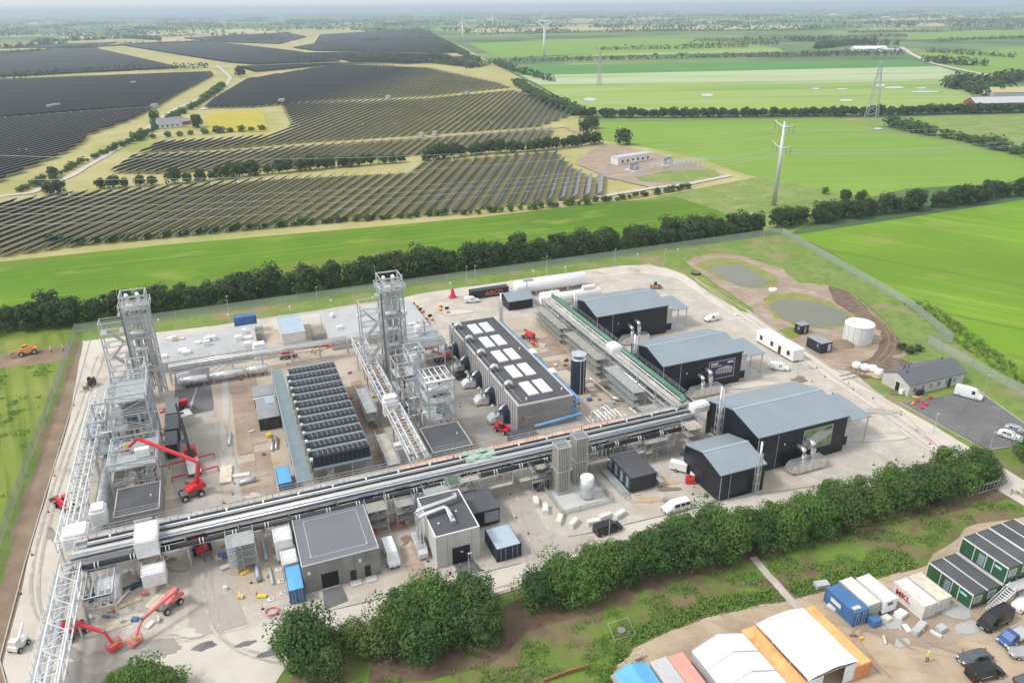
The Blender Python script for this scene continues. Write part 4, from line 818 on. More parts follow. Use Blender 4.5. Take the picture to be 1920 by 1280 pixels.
for i, (v0, v1) in enumerate([(160,174.6),(128,142.2),(95,110.9)]):
    o, L, D = gable('process_hall', HL[i], 87, 108.6, v0, v1, 8, 9.9)
    MB().box(-.03, -.0, 3.0, 6.6, 0, 4.2).obj('gate_door', 'door_black', o); MB().box(.8, 1.8, -.03, 0, 0, 2.2).obj('door', 'door_black', o)
    MB().box(.5,4.6,-.025,0,0,4.6).obj('wall_panel', 'panel_dark', o)
    MB().lathe(6.4,-.12,[(.14,5.1),(.16,5.3),(.1,5.4)],8).obj('wall_lamp', 'lamp_lens', o)
    # concrete end block and canopy
    MB().box(L, L+2.6, D*.10, D*.62, 0, 6.4).obj('end_block', 'concrete_light', o); MB().box(L-.02, L+2.62, D*.10-.02, D*.10+.02, 0,.0+2.0).obj('end_door', 'door_black', o)
    for k in range(5): MB().bar((L+2.63, D*.10+k*1.7+.4, 0),(L+2.63, D*.10+k*1.7+.4, 6.3), .08).obj('wall_rib', 'light_grey', o)
    roofslab(MB(), L+2.2, L+7.6, D*.66, 6.5, D*.06, 5.9, .16).obj('canopy', 'roof_steel', o)
    for y in (.09,.36,.63): MB().bar((L+7.2, D*y, 0),(L+7.2, D*y, 5.8), .18).obj('canopy_post', 'light_grey', o)
    for y in (.09,.63): MB().bar((L+2.6, D*y, 5.6),(L+7.2, D*y, 5.6), .16).obj('canopy_beam', 'light_grey', o)
    MB().box(L+2.6, L+7.4, D*.08, D*.64, 0, .05).obj('canopy_slab', 'concrete_light', o)
    if i == 1:
        bn = MB().box(12.6, 19.6, -.06, -.02, 2.2, 6.6).obj('banner', 'purple', o)
        MB().box(12.45, 19.75, -.05, -.01, 2.05, 6.75).obj('banner_frame', 'light_grey', bn)
        MB().profy([(14.6,3.4),(19.0,3.2),(19.2,4.6),(17.5,5.2),(15.2,4.9),(14.4,4.2)], -.085, -.065).obj('banner_picture', 'banner_grey', bn)
        for k in range(6): MB().box(14.9+k*.68, 15.2+k*.68, -.10, -.088, 3.6, 4.5).obj('banner_detail', 'machine_grey', bn)
        MB().box(13.0, 15.0, -.075, -.062, 5.9, 6.25).obj('banner_line', 'white', bn); MB().box(13.0, 16.0, -.075, -.062, 5.35, 5.6).obj('banner_line', 'light_grey', bn); MB().box(17.6, 19.2, -.075, -.062, 5.8, 6.2).obj('banner_logo', 'white', bn)
    if i == 2:
        bn = MB().box(11.0, 18.0, -.06, -.02, 2.6, 7.0).obj('banner', 'banner_green', o)
        MB().box(10.9, 18.1, -.05, -.01, 2.5, 7.1).obj('banner_frame', 'light_grey', bn)
        MB().profy([(11.0,2.6),(13,2.6),(18,5.2),(18,5.8),(14.5,6.2),(11.0,4.6)], -.085, -.065).obj('banner_picture', 'banner_grey', bn)
        MB().profy([(11.0,2.6),(12.2,2.6),(13.4,4.6),(12.8,4.7)], -.10, -.088).obj('banner_detail', 'track_soil', bn); MB().box(16.4,17.7,-.085,-.065,6.35,6.8).obj('banner_logo', 'green_dark', bn)
    # air handling unit with two ducts into the wall
    a = thing('air_handling_unit', ['silver air handling unit with bent ducts at the wall beside the long tanks','silver air handling unit with bent ducts beside the purple banner','silver air handling unit with bent ducts below the landscape banner'][i], 'air unit', (94.2, v0-2.2, -.2))
    MB().box(0, 7, -1.3, .9, .3, 2.3).obj('casing', 'pipe_silver', a); MB().profy([(-1.2,.7),(0,.3),(0,2.3),(-.5,2.2),(-1.2,1.2)][::-1], -1.2, .8).obj('intake_hood', 'pipe_silver', a)
    for k in range(4): MB().box(.4+k*1.7, .55+k*1.7, -1.33, -1.3, .35, 2.25).obj('panel_joint', 'light_grey', a)
    for x in (.6, 3.4, 6.3): MB().box(x-.15, x+.15, -1.2, .8, 0, .3).obj('foot', 'concrete_light', a)
    for x, z, r in ((2.3, 4.4, .42),(4.3, 5.4, .46)):
        MB().tube([(x,-.2,2.3),(x,-.2,z-.7),(x,-.05,z-.25),(x,.35,z),(x,2.2,z)], r, 12).obj('duct', 'pipe_silver', a, smooth=True); MB().tube([(x,-.2,z-1.2),(x,-.2,z-1.05)], r+.06, 12).obj('duct_collar', 'galv', a)
# small annex in front of the last hall
o, L, D = gable('hall_annex', 'small black gabled annex joined to the hall nearest the front trees', 75.4, 85.2, 90.3, 101.6, 5.6, 7.1)
MB().box(-.03,0,5,7.5,0,3.2).obj('gate_door', 'panel_dark', o)
# lattice masts with flues at the hall gables
def flue(u, v, h, label, w=.9, pipes=2, base=True, top=2.2):
    o = thing('flue_mast', label, 'mast', (u, v, -.2)); b = MB()
    for a in (-w/2, w/2):
        for c in (-w/2, w/2): MB().bar((a,c,0),(a,c,h),.09).obj('corner_post', 'galv', o)
    n = int(h/.95)
    for i in range(n):
        z = i*h/n; z2 = (i+1)*h/n; s = 1 if i%2 else -1
        for c in (-w/2, w/2): b.bar((s*w/2,c,z),(-s*w/2,c,z2),.06); b.bar((c,s*w/2,z),(c,-s*w/2,z2),.06)
    tag(b.obj('lacing', 'galv', o), kind='stuff')
    for k in range(pipes): MB().tube([((k-.5)*.5 if pipes>1 else 0,0,0),((k-.5)*.5 if pipes>1 else 0,0,h+top-k*.5)], .2, 10).obj('flue_pipe', 'pipe_silver', o, smooth=True)
    if base: MB().box(-w,w,-w,w,0,.12).obj('base_plate', 'concrete_light', o)
    return o
flue(82.8, 89.4, 9.2, 'thin galvanised lattice mast at the corner of the black annex', .7, 1)
flue(85.2, 104.6, 12.5, 'lattice mast with two flue pipes by the hall nearest the front trees', 1.1, 2)
flue(85.6, 138.0, 10.0, 'lattice mast with two flue pipes by the hall with the purple banner', 1.0, 2)
flue(85.6, 170.0, 9.5, 'lattice mast with two flue pipes by the hall next to the long tanks', 1.0, 2)
flue(66.8, 177.5, 9.5, 'lattice mast behind the long flat roofed hall with skylights', .8, 1)
# long flat hall with skylights
H6 = 6.6
o = thing('concrete_hall', 'long flat roofed concrete hall with rows of white skylights', 'hall', (51, 126.4, -.2)); L, D = 12.8, 48.4
MB().box(0, L, 0, D, 0, H6-.35).obj('wall', 'concrete_wall', o); MB().box(.35, L-.35, .35, D-.35, H6-.35, H6-.2).obj('roof', 'roof_dark', o)
for x0,x1,y0,y1 in ((0,.35,0,D),(L-.35,L,0,D),(.35,L-.35,0,.35),(.35,L-.35,D-.35,D)): MB().box(x0,x1,y0,y1,H6-.35,H6).obj('parapet', 'concrete_light', o)
for k in range(34): MB().box(-.12, 0, .5+k*1.4, 1.15+k*1.4, .4, H6-.1).obj('wall_rib', 'concrete_rib', o)
for i in range(5):
    for j in range(2):
        x, y = 4.0+j*3.2, 3.4+i*8.9; s = MB().box(x, x+2.2, y, y+6.0, H6-.2, H6+.12).obj('skylight', 'skylight', o); MB().box(x-.12, x+2.32, y-.12, y+6.12, H6-.2, H6-.02).obj('skylight_curb', 'light_grey', s)
    y = 8.6+i*8.9; MB().tube([(1.9, y, H6-.3),(1.9,y,H6+.5),(1.7,y,H6+1.0),(1.2,y,H6+1.25),(.6,y,H6+1.0),(.4,y,H6+.5),(.4,y,H6-.3)], .52, 12).obj('vent_bend', 'pipe_silver', o, smooth=True)
for x, y in ((11.4,3),(2.6,1.8),(11,26)): MB().lathe(x,y,[(.12,H6-.2),(.12,H6+.3),(.2,H6+.32),(.2,H6+.42)],8).obj('roof_vent', 'white', o)
MB().bar((1.0,.3,H6+.5),(1.0,D-.3,H6+.5),.06).obj('roof_rail', 'galv', o)
MB().tube([(1,-.06,3.4),(4.5,-.06,3.4)],.06,6).obj('wall_conduit', 'light_grey', o); MB().box(.8,1.4,-.16,0,3.1,3.6).obj('fire_hose_box', 'red', o)
for i in range(5):     # fan units along the ribbed wall
    y = 126.4 + 6.2 + i*8.9
    a = thing('cooling_unit', ['silver duct unit at the ribbed wall of the long hall, end nearest the pipe rack','silver duct unit at the ribbed wall, second from the pipe rack end','silver duct unit at the middle of the ribbed hall wall','silver duct unit at the ribbed wall, second from the rear end','silver duct unit at the rear end of the ribbed hall wall'][i], 'air unit', (50.8, y, -.2))
    MB().box(-2.9,-1.2,-1.3,1.3,.4,2.0).obj('casing', 'pipe_silver', a); MB().profy([(-4.3,.5),(-2.9,.5),(-2.9,1.9),(-3.4,1.9),(-4.3,1.1)], -1.1, 1.1).obj('hood', 'steel_white', a)
    MB().profx([(-1.9,0),(1.9,0),(1.9,2.2),(1.5,3.2),(.6,3.8),(-.6,3.8),(-1.5,3.2),(-1.9,2.2)][::-1], -1.15, -.1).obj('dark_plenum', 'navy', a)
    MB().tube([(-2.0,-.6,2.0),(-2.0,-.6,3.0),(-1.6,-.5,3.5),(-.6,0,3.6),(-.2,.4,3.6)], .42, 10).obj('duct', 'pipe_silver', a, smooth=True); MB().tube([(-2.4,.7,1.8),(-2.6,.7,3.3),(-3.0,.9,3.9)], .38, 10).obj('duct', 'pipe_silver', a, smooth=True)
    for s in (-1,1): MB().box(-2.7,-2.5,s*1.1-.1,s*1.1+.1,0,.4).obj('foot', 'light_grey', a)
o = thing('low_annex', 'low black roofed box in front of the concrete hall gable', 'shed', (47.4,120.2,-.2)); MB().box(0,5.6,0,3.4,0,2.5).obj('wall', 'panel_dark', o); MB().box(-.1,5.7,-.1,3.5,2.5,2.65).obj('roof', 'roof_dark', o)
# flat grey building
def flat(name, label, u0, u1, v0, v1, h, wall, roof, trim, cat='building', lip=.25):
    o = thing(name, label, cat, (u0,v0,-.2)); L, D = u1-u0, v1-v0
    MB().box(0,L,0,D,0,h-.02).obj('wall', wall, o); MB().box(.12,L-.12,.12,D-.12,h-.02,h+.05).obj('roof', roof, o)
    for x0,x1,y0,y1 in ((-.05,.12,-.05,D+.05),(L-.12,L+.05,-.05,D+.05),(.12,L-.12,-.05,.12),(.12,L-.12,D-.12,D+.05)): MB().box(x0,x1,y0,y1,h-.02,h+.16).obj('roof_edge', trim, o)
    return o, L, D
o, L, D = flat('grey_flat_building', 'square grey flat roofed building with three black doors beside the white van', 2.8, 14.6, 95, 107.9, 5.1, 'concrete_wall', 'roof_grey', 'light_grey')
for y, x0, x1 in ((1.6, 1.6, 10.4),(11.2,1.6,10.4)): MB().box(x0,x1,y,y+.08,5.14,5.18).obj('roof_seam', 'light_grey', o)
for x in (1.6,10.3): MB().box(x,x+.08,1.6,11.2,5.14,5.18).obj('roof_seam', 'light_grey', o); MB().lathe(x,1.7,[(.18,5.1),(.18,5.3),(.08,5.35)],8).obj('roof_drain', 'light_grey', o)
MB().box(2.6,5.2,-.05,0,0,2.9).obj('roller_door', 'door_black', o); MB().box(2.5,5.3,-.35,0,0,.12).obj('door_sill', 'concrete_light', o)
for x, z in ((7.0,0),(9.3,.25)): d = MB().box(x,x+.95,-.05,0,z,z+2.1).obj('door', 'door_black', o); MB().box(x+.8,x+.86,-.09,-.05,z+1,z+1.12).obj('handle', 'galv', d)
for x in (.7,8.5): MB().box(x,x+.45,-.08,0,3.4,3.95).obj('wall_sign', 'white', o)
for x in (6.8,9.2): MB().box(x,x+1.7,-1.4,0,0,.18).obj('door_step', 'concrete_light', o)
for x in (1.95,3.9,5.85,7.8,9.75): MB().box(x,x+.04,-.025,0,0,5.0).obj('panel_joint', 'machine_grey', o)
tag(MB().sheet([(5.3,95),(8.2,95),(8.6,91),(5.0,90.5)], -.1).obj('door_apron', 'asphalt_dark'), kind='structure'); tag(MB().sheet([(26,93),(29,93),(29.8,89.5),(25.8,89.3)], -.1).obj('door_apron', 'asphalt_dark'), kind='structure')
o, L, D = flat('duct_building', 'concrete building with a bent silver duct across its flat roof', 23.2, 30.5, 92.6, 103.6, 6.2, 'concrete_light', 'roof_dark', 'white')
MB().box(2.6,5.6,-.05,0,0,3.3).obj('roller_door', 'door_black', o); MB().box(4.0,4.4,-.09,-.05,2.1,2.35).obj('door_sign', 'white', o)
for x in (1.8,5.9): MB().box(x,x+.05,-.03,0,0,6.1).obj('panel_joint', 'machine_grey', o)
MB().tube([(5.9,8.8,6.2),(5.9,8.8,7.0),(5.9,8.4,7.3),(5.7,7.6,7.3),(4.6,7.4,7.3),(-1.0,6.6,7.3),(-1.3,6.4,7.0),(-1.3,6.4,2.2)], .36, 12).obj('duct', 'pipe_silver', o, smooth=True)
MB().tube([(3.6,2.6,6.2),(3.6,2.6,6.8),(3.6,3.0,7.1),(3.6,5.4,7.1),(3.2,5.9,7.1),(-.9,5.2,7.1),(-1.2,5.0,6.6),(-1.2,5.0,2.2)], .34, 12).obj('duct', 'pipe_silver', o, smooth=True); MB().box(3.2,4.0,2.0,2.8,6.2,7.0).obj('duct_box', 'pipe_silver', o)
for x, y in ((2,8),(5,5),(1.4,3)): MB().lathe(x,y,[(.1,6.2),(.1,6.5),(.18,6.52),(.05,6.6)],8).obj('roof_vent', 'white', o)
a = thing('air_handling_unit', 'white air unit below two duct risers left of the duct building', 'air unit', (20.9,96.0,-.2)); MB().box(0,1.7,0,4.6,.3,2.0).obj('casing', 'pipe_silver', a); MB().profx([(-.6,.4),(0,.3),(0,1.9),(-.6,1.3)][::-1],.1,1.6).obj('intake_hood', 'steel_white', a)
for y in (.6,2.2,3.9): MB().box(.1,1.6,y-.1,y+.1,0,.3).obj('foot', 'concrete_light', a)
MB().profx([(1.6,2.0),(3.6,2.0),(3.0,3.0),(2.2,3.0)][::-1],.3,1.5).obj('duct_hood', 'pipe_silver', a)
# modular cabins
def cabin(name, label, u0, u1, v0, v1, h, wall, roof, z0=.3, windows=(), doors=(), trim='panel_dark', cat='cabin', rz=0):
    o = thing(name, label, cat, ((u0+u1)/2,(v0+v1)/2,-.2), rz); a, b = (u1-u0)/2, (v1-v0)/2
    MB().box(-a,a,-b,b,z0,z0+h).obj('wall', wall, o); MB().box(-a-.04,a+.04,-b-.04,b+.04,z0+h,z0+h+.12).obj('roof', roof, o); MB().box(-a-.02,a+.02,-b-.02,b+.02,z0-.12,z0).obj('base_frame', trim, o)
    for x in (-a+.3,a-.3):
        for y in (-b+.3,b-.3): MB().box(x-.15,x+.15,y-.15,y+.15,0,z0-.12).obj('foot', 'concrete_light', o)
    for s, p, w, zb, zt, m in windows:
        q = (p-w/2,p+w/2)
        f = {'s':(q[0],q[1],-b-.04,-b),'n':(q[0],q[1],b,b+.04),'w':(-a-.04,-a,q[0],q[1]),'e':(a,a+.04,q[0],q[1])}[s]; w_ = MB().box(*f, z0+zb, z0+zt).obj('window', m, o)
    for s, p, w, m in doors:
        q = (p-w/2,p+w/2); f = {'s':(q[0],q[1],-b-.05,-b),'n':(q[0],q[1],b,b+.05),'w':(-a-.05,-a,q[0],q[1]),'e':(a,a+.05,q[0],q[1])}[s]; MB().box(*f, z0+.05, z0+2.1).obj('door', m, o)
    return o
cabin('dark_cabin', 'dark cabin with pale window panel behind the grey container', 31.2, 36.6, 99.6, 105.6, 2.9, 'panel_dark', 'roof_dark', .5, [('s',1.2,2.6,.4,2.6,'glass_pale'),('s',-1.6,.9,.2,2.5,'glass_dark')], [('s',-.6,.8,'door_black')])
cabin('site_cabin', 'black cabin block with grey window strips and walkway beside the tanks', 61.9, 67.3, 98.4, 107.3, 2.9, 'panel_dark', 'roof_dark', .5, [('w',-3.2,1.0,.3,2.5,'glass_pale'),('w',-1.0,1.0,.3,2.5,'glass_pale'),('w',1.1,1.0,.3,2.5,'glass_pale'),('w',3.4,1.4,.3,2.5,'glass_pale')], [])
w = thing('steel_walkway', 'galvanised walkway with steps along the black cabin block', 'walkway', (60.2,96.9,-.2)); MB().box(0,1.5,1.6,10.6,.35,.5).obj('deck', 'grating', w)
for k in range(4): MB().box(.1,1.4,.2+k*.35,.5+k*.35,.0+k*.1,.08+k*.1).obj('step', 'grating', w)
for y in (1.7,4.6,7.6,10.4): MB().bar((.05,y,.5),(.05,y,1.5),.06).obj('rail_post', 'galv', w)
for z in (1.0,1.5): MB().bar((.05,1.7,z),(.05,10.4,z),.05).obj('rail', 'galv', w)
b = thing('air_conditioner', 'grey air conditioner rack at the end of the black cabin block', 'air unit', (67.9,100.2,-.2)); MB().box(0,1.0,0,1.2,.5,2.0).obj('casing', 'light_grey', b); MB().box(0,1.0,-2.2,-.4,.5,1.3).obj('rack', 'galv', b); MB().box(.1,.9,.1,1.1,0,.5).obj('stand', 'galv', b); MB().box(.1,.9,-2.0,-.6,0,.5).obj('stand', 'galv', b)
cabin('white_cabin_block', 'long white site cabin block by the right hand road', 127.3, 130.6, 131.2, 145.4, 2.8, 'white', 'white', .5, [('w',-5.2,1.0,.9,2.1,'glass_dark'),('w',1.0,1.0,.9,2.1,'glass_dark'),('w',5.2,1.0,.9,2.1,'glass_dark')], [('w',-2,1.0,'glass_dark')], 'machine_grey')
cabin('dark_container_cabin', 'dark gabled cabin beside the orange sand heap', 137.4, 141.0, 132.6, 137.8, 2.5, 'panel_dark', 'roof_tile_grey', .35, [('w',-1.4,.5,1.2,2,'glass_pale')], [('s',.9,1.0,'light_grey')])
cabin('pump_cabin', 'tiny dark cabin at the edge of the front pond', 141.2, 144.0, 144.4, 146.8, 2.4, 'panel_dark', 'roof_tile_grey', .2, [('w',-.4,.7,1.1,2,'glass_pale')], [('s',.2,.7,'glass_pale')])
for i, (u0,u1,v0,v1) in enumerate([(.4,4.8,148.2,158.0),(.2,4.7,159.0,164.2)]):
    c = cabin('store_cabin', ['dark open fronted store cabin left of the fan cooler walkway','grey cabin with white awning behind the open store cabin'][i], u0,u1,v0,v1,2.7,['panel_dark','machine_grey'][i],['roof_tile_grey','roof_tile_grey'][i],.2, [('s',-1.1,1.6,.1,2.4,'glass_dark'),('s',1.0,1.6,.1,2.4,'glass_dark')] if i==0 else [], [])
    if i: MB().box(-2.4,2.4,-3.2,-2.6,2.3,2.75).obj('awning', 'wrap_white', c)
    else: MB().box(-.2,1.9,1.5,4.5,3.02,3.1).obj('roof_panel', 'blue_grey', c)
# gable office by the car park
o = gable_house('gable_office', (148,110.8), 17.2, 7.6, 3.0, 1.7, 0, 'concrete_light', 'roof_shingle', 'single storey grey office with dark gable roof at the car park', 'office')
for k in range(6): 
    w_ = MB().box(-7.4+k*2.5,-6.3+k*2.5,-3.86,-3.8,.9,2.2).obj('window', 'glass_pale', o); MB().box(-7.5+k*2.5,-6.2+k*2.5,-3.84,-3.8,.8,2.3).obj('frame', 'white', w_)
d = MB().box(-8.66,-8.6,-1.2,-.1,.1,2.4).obj('door', 'glass_dark', o); MB().box(-8.64,-8.6,-1.35,.05,.0,2.5).obj('door_frame', 'white', d); MB().box(-9.4,-8.7,-2.8,-1.9,.2,1.3).obj('heat_pump', 'white', o); MB().box(3.6,4.6,-3.87,-3.8,.1,2.3).obj('side_door', 'glass_dark', o)
for x,y in ((-6.5,.5),(-5,1.4),(-6.8,-.9),(-4.4,.9),(6.6,1.2)): MB().lathe(x,y,[(.12,3.8),(.12,5.0),(.2,5.02),(.1,5.2)],8).obj('roof_vent', 'roof_black', o)
mb = thing('power_cabinet', 'dark cabinet at the front wall of the gable office', 'cabinet', (141.6,106.0,-.2)); MB().box(0,1.6,0,.6,.1,1.4).obj('housing', 'panel_dark', mb); MB().box(.1,1.5,.1,.5,0,.1).obj('plinth', 'concrete_light', mb)
# round tank
tu, tv = 152.6, 135.6
o = thing('round_tank', 'round white ribbed water tank beside the front pond', 'tank', (tu,tv,-.2)); MB().lathe(0,0,[(3.55,0),(3.55,4.9)],32).obj('shell', 'white', o)
for k in range(9): MB().lathe(0,0,[(3.55,.3+k*.55),(3.68,.42+k*.55),(3.55,.54+k*.55)],32).obj('hoop', 'light_grey', o)
for k in range(14): a = k*2*math.pi/14; MB().obox(3.6*math.cos(a),3.6*math.sin(a),0,.2,.16,4.95,a).obj('rib', 'white_dirty', o)
MB().lathe(0,0,[(3.75,4.95),(3.6,5.15),(.3,5.45)],32).obj('lid', 'white', o); MB().box(-1.8,-1.0,.4,1.2,5.25,5.45).obj('hatch', 'light_grey', o)
# black silo
o = thing('black_silo', 'tall black cylindrical silo beside the green pipe rack', 'silo', (70.9,138.4,-.2)); MB().lathe(0,0,[(1.75,0),(1.75,8.6)],28).obj('shell', 'pipe_navy', o, smooth=False); MB().lathe(0,0,[(1.78,8.6),(1.6,8.9),(.2,9.2)],28).obj('dome', 'pipe_silver', o)
for k in range(12): a = k*math.pi/6; MB().bar((1.75*math.cos(a),1.75*math.sin(a),8.7),(1.75*math.cos(a),1.75*math.sin(a),9.8),.05).obj('rail_post', 'galv', o)
MB().lathe(0,0,[(1.72,9.75),(1.79,9.75),(1.79,9.83),(1.72,9.83)],28).obj('rail', 'galv', o)
for x in (-.3,.5): MB().bar((x,-1.82,0),(x,-1.82,8.6),.12).obj('riser_pipe', 'pipe_silver', o)
mat('fin_grey', (.55,.53,.49), .6, .2, var=.08); mat('fin_shaded', (.20,.19,.17), .7, .1, var=.1)
# finned vaporiser towers, round tank, blocks
for i, (u, v) in enumerate([(50.6,104.3),(55.0,106.0)]):
    o = thing('vaporiser_tower', ['pale finned vaporiser tower beside the round silver tank, nearer the drive','pale finned vaporiser tower behind the round silver tank'][i], 'vaporiser', (u,v,-.2)); hh = 10.0
    for k in range(8):
        for j in range(8):
            if k in (0,7) or j in (0,7): MB().box(-1.25+k*.34-.07,-1.25+k*.34+.07,-1.25+j*.34-.07,-1.25+j*.34+.07,.5,hh).obj('fin_tube', 'fin_grey', o)
    for z in (.45,5.0,hh): 
        for x0,x1,y0,y1 in ((-1.42,1.32,-1.42,-1.3),(-1.42,1.32,1.2,1.32),(-1.42,-1.3,-1.3,1.2),(1.2,1.32,-1.3,1.2)): MB().box(x0,x1,y0,y1,z,z+.14).obj('band', 'galv', o)
    MB().box(-1.0,.9,-1.0,.9,.5,hh-.3).obj('inner_fins_shaded', 'fin_shaded', o)  # inner block coloured darker, standing for the shade between the fin tubes
    for k in range(5): MB().box(-1.2,1.1,-1.1+k*.5,-1.0+k*.5,hh-.05,hh+.05).obj('top_bar', 'galv', o)
    for a in (-1.2,1.1):
        for b in (-1.2,1.1): MB().box(a-.1,a+.1,b-.1,b+.1,0,.45).obj('leg', 'galv', o)
o = thing('storage_tank', 'round silver tank with white top beside the vaporiser towers', 'tank', (54.0,100.6,-.2)); MB().lathe(0,0,[(1.25,.5),(1.3,.6),(1.3,4.4)],24).obj('shell', 'galv', o, smooth=True); MB().lathe(0,0,[(1.3,4.4),(1.15,4.65),(.5,4.85),(.1,4.9)],24).obj('dome', 'white', o)
for k in range(3): a = k*2.1+.6; MB().box(1.0*math.cos(a)-.12,1.0*math.cos(a)+.12,1.0*math.sin(a)-.12,1.0*math.sin(a)+.12,0,.6).obj('leg', 'galv', o)
o = thing('tank_plinth', 'pale concrete plinth under the vaporisers and round tank', 'plinth', (48,97.6,-.2)); MB().box(0,9.4,0,10.5,0,.16).obj('slab', 'concrete_light', o)
fence([(47.6,97.2),(57.8,97.2),(57.8,108.4),(47.6,108.4),(47.6,97.2)], 'low light mesh fence around the vaporiser towers', 1.3, 2.6, -.2)
bl = [(44.7,102.4,1.25),(45.4,99.8,1.2),(46.4,96.1,.9),(48.3,94.3,.6),(51.6,93.2,-.1),(54.2,93.9,.15),(56.8,93.4,.35)]
for i, (u, v, a) in enumerate(bl):
    o = tag(MB().profx([(-.5,0),(.5,0),(.5,.85),(.42,.95),(-.42,.95),(-.5,.85)][::-1],-1.15,1.15).obj('concrete_block', 'white_dirty'), 'white concrete barrier block in the curve around the tank plinth', 'concrete block', 'white concrete blocks around the tank plinth'); o.location = (u,v,-.2); o.rotation_euler = (0,0,a)
# long horizontal tanks
def long_tank(u0, u1, v, r, zc, label, saddles):
    o = thing('horizontal_tank', label, 'tank', (u0,v,-.2)); L = u1-u0
    MB().tube([(0,0,zc),(.25,0,zc),(.6,0,zc),(L-.6,0,zc),(L-.25,0,zc),(L,0,zc)], r, 24, rs=[r*.55,r*.85,r,r,r*.85,r*.55]).obj('shell', 'white', o, smooth=True)
    for k in range(saddles): x = 1.5+k*(L-3)/(saddles-1); MB().box(x-.3,x+.3,-r*.8,r*.8,0,zc-r*.45).obj('saddle', 'concrete_light', o)
    for k in range(3): x = L*(.2+.3*k); MB().tube([(x,0,zc+r*.9),(x,0,zc+r+.4)],.18,8).obj('nozzle', 'galv', o)
    return o
o = long_tank(80.8, 105.5, 203.0, 2.1, 2.7, 'very long white horizontal tank nearest the rear fence', 5)
MB().bar((3.4,-2.2,0),(3.4,-2.2,5),.3).obj('ladder', 'galv', o); MB().box(2.6,6.2,-1.0,1.0,4.85,4.95).obj('top_platform', 'grating', o)
o = long_tank(84, 104.5, 190.5, 1.5, 2.4, 'slimmer white horizontal tank between the rear hall and the long tank', 4); MB().tube([(14.2,0,4.4),(18.2,0,4.4)],.7,14).obj('top_vessel', 'white', o)
o = long_tank(86.5, 93.5, 196.5, .9, 1.6, 'short white tank with pipework between the two long tanks', 3)
o = gable_house('gas_house', (78.6,195.6), 7.6, 7.2, 3.0, 1.2, 0, 'wall_black', 'roof_steel', 'small black gabled house beside the long white tanks', 'shed'); MB().box(-1,.2,-3.68,-3.6,0,2.2).obj('door', 'door_black', o)
# concrete decks at the rear left
def deck(label, u0, u1, v0, v1, h, seed):
    o = thing('concrete_deck', label, 'platform', (u0,v0,-.2)); r = random.Random(seed); L, D = u1-u0, v1-v0
    MB().box(0,L,0,D,0,h).obj('wall', 'concrete_light', o); MB().box(.2,L-.2,.2,D-.2,h,h+.08).obj('deck_slab', 'slab_grey', o)
    for k in range(int(L/1.6)): MB().box(.3+k*1.6,.5+k*1.6,-.1,0,0,h).obj('wall_rib', 'concrete_rib', o)
    n = int(L/2.2)
    for k in range(n+1): MB().bar((.1+(L-.2)*k/n,.08,h),(.1+(L-.2)*k/n,.08,h+1.1),.06).obj('rail_post', 'galv', o)
    for z in (.55,1.1): MB().bar((.1,.08,h+z),(L-.1,.08,h+z),.05).obj('rail', 'galv', o)
    return o
deck('wide pale concrete deck behind the rear left tower', -20.5, 3.4, 187, 204, 2.6, 1); deck('pale concrete deck behind the central tower', 21.6, 48.5, 184, 205.5, 2.6, 2)
o, L, D = flat('rear_shed', 'small shed with slanted grey roof between the two concrete decks', 9.8, 16.0, 192.6, 205.5, 3.0, 'white_dirty', 'blue_grey', 'light_grey', 'shed')
rq = random.Random(9)
for k in range(26):
    u, v = (rq.uniform(-19,2), rq.uniform(189,202.5)) if k < 15 else (rq.uniform(23,47), rq.uniform(186,203))
    if k == 14: u, v = -8, 198
    o = tag(MB().box(-rq.uniform(.4,1.2),rq.uniform(.4,1.2),-rq.uniform(.4,.9),rq.uniform(.4,.9),0,rq.uniform(.4,1.4)).obj('wrapped_crate', rq.choice(['wrap_white','white','wrap_white','timber_pale'])), 'white wrapped crate standing on a concrete deck', 'crate', 'wrapped crates on the concrete decks'); o.location = (u,v,2.5); o.rotation_euler = (0,0,rq.choice((0,.3,.1,1.2)))
for nm, (u0,u1,v0,v1), lab in (('stair',(3.8,5.6,196,203),'dark steel stair rising to the deck behind the left tower'),('stair',(17.6,21.0,192,197),'dark steel stair at the corner of the central rear deck')):
    o = thing('steel_stair', lab, 'stair', (u0,v0,-.2))
    for k in range(9): MB().box(0,u1-u0,(v1-v0)*k/9,(v1-v0)*(k+.8)/9,.28*k,.28*k+.06).obj('step', 'machine_grey', o)
    for x in (0,u1-u0): MB().bar((x,0,.2),(x,v1-v0,2.7),.1,.25).obj('stringer', 'machine_grey', o); MB().bar((x,0,1.2),(x,v1-v0,3.7),.06).obj('handrail', 'machine_grey', o)
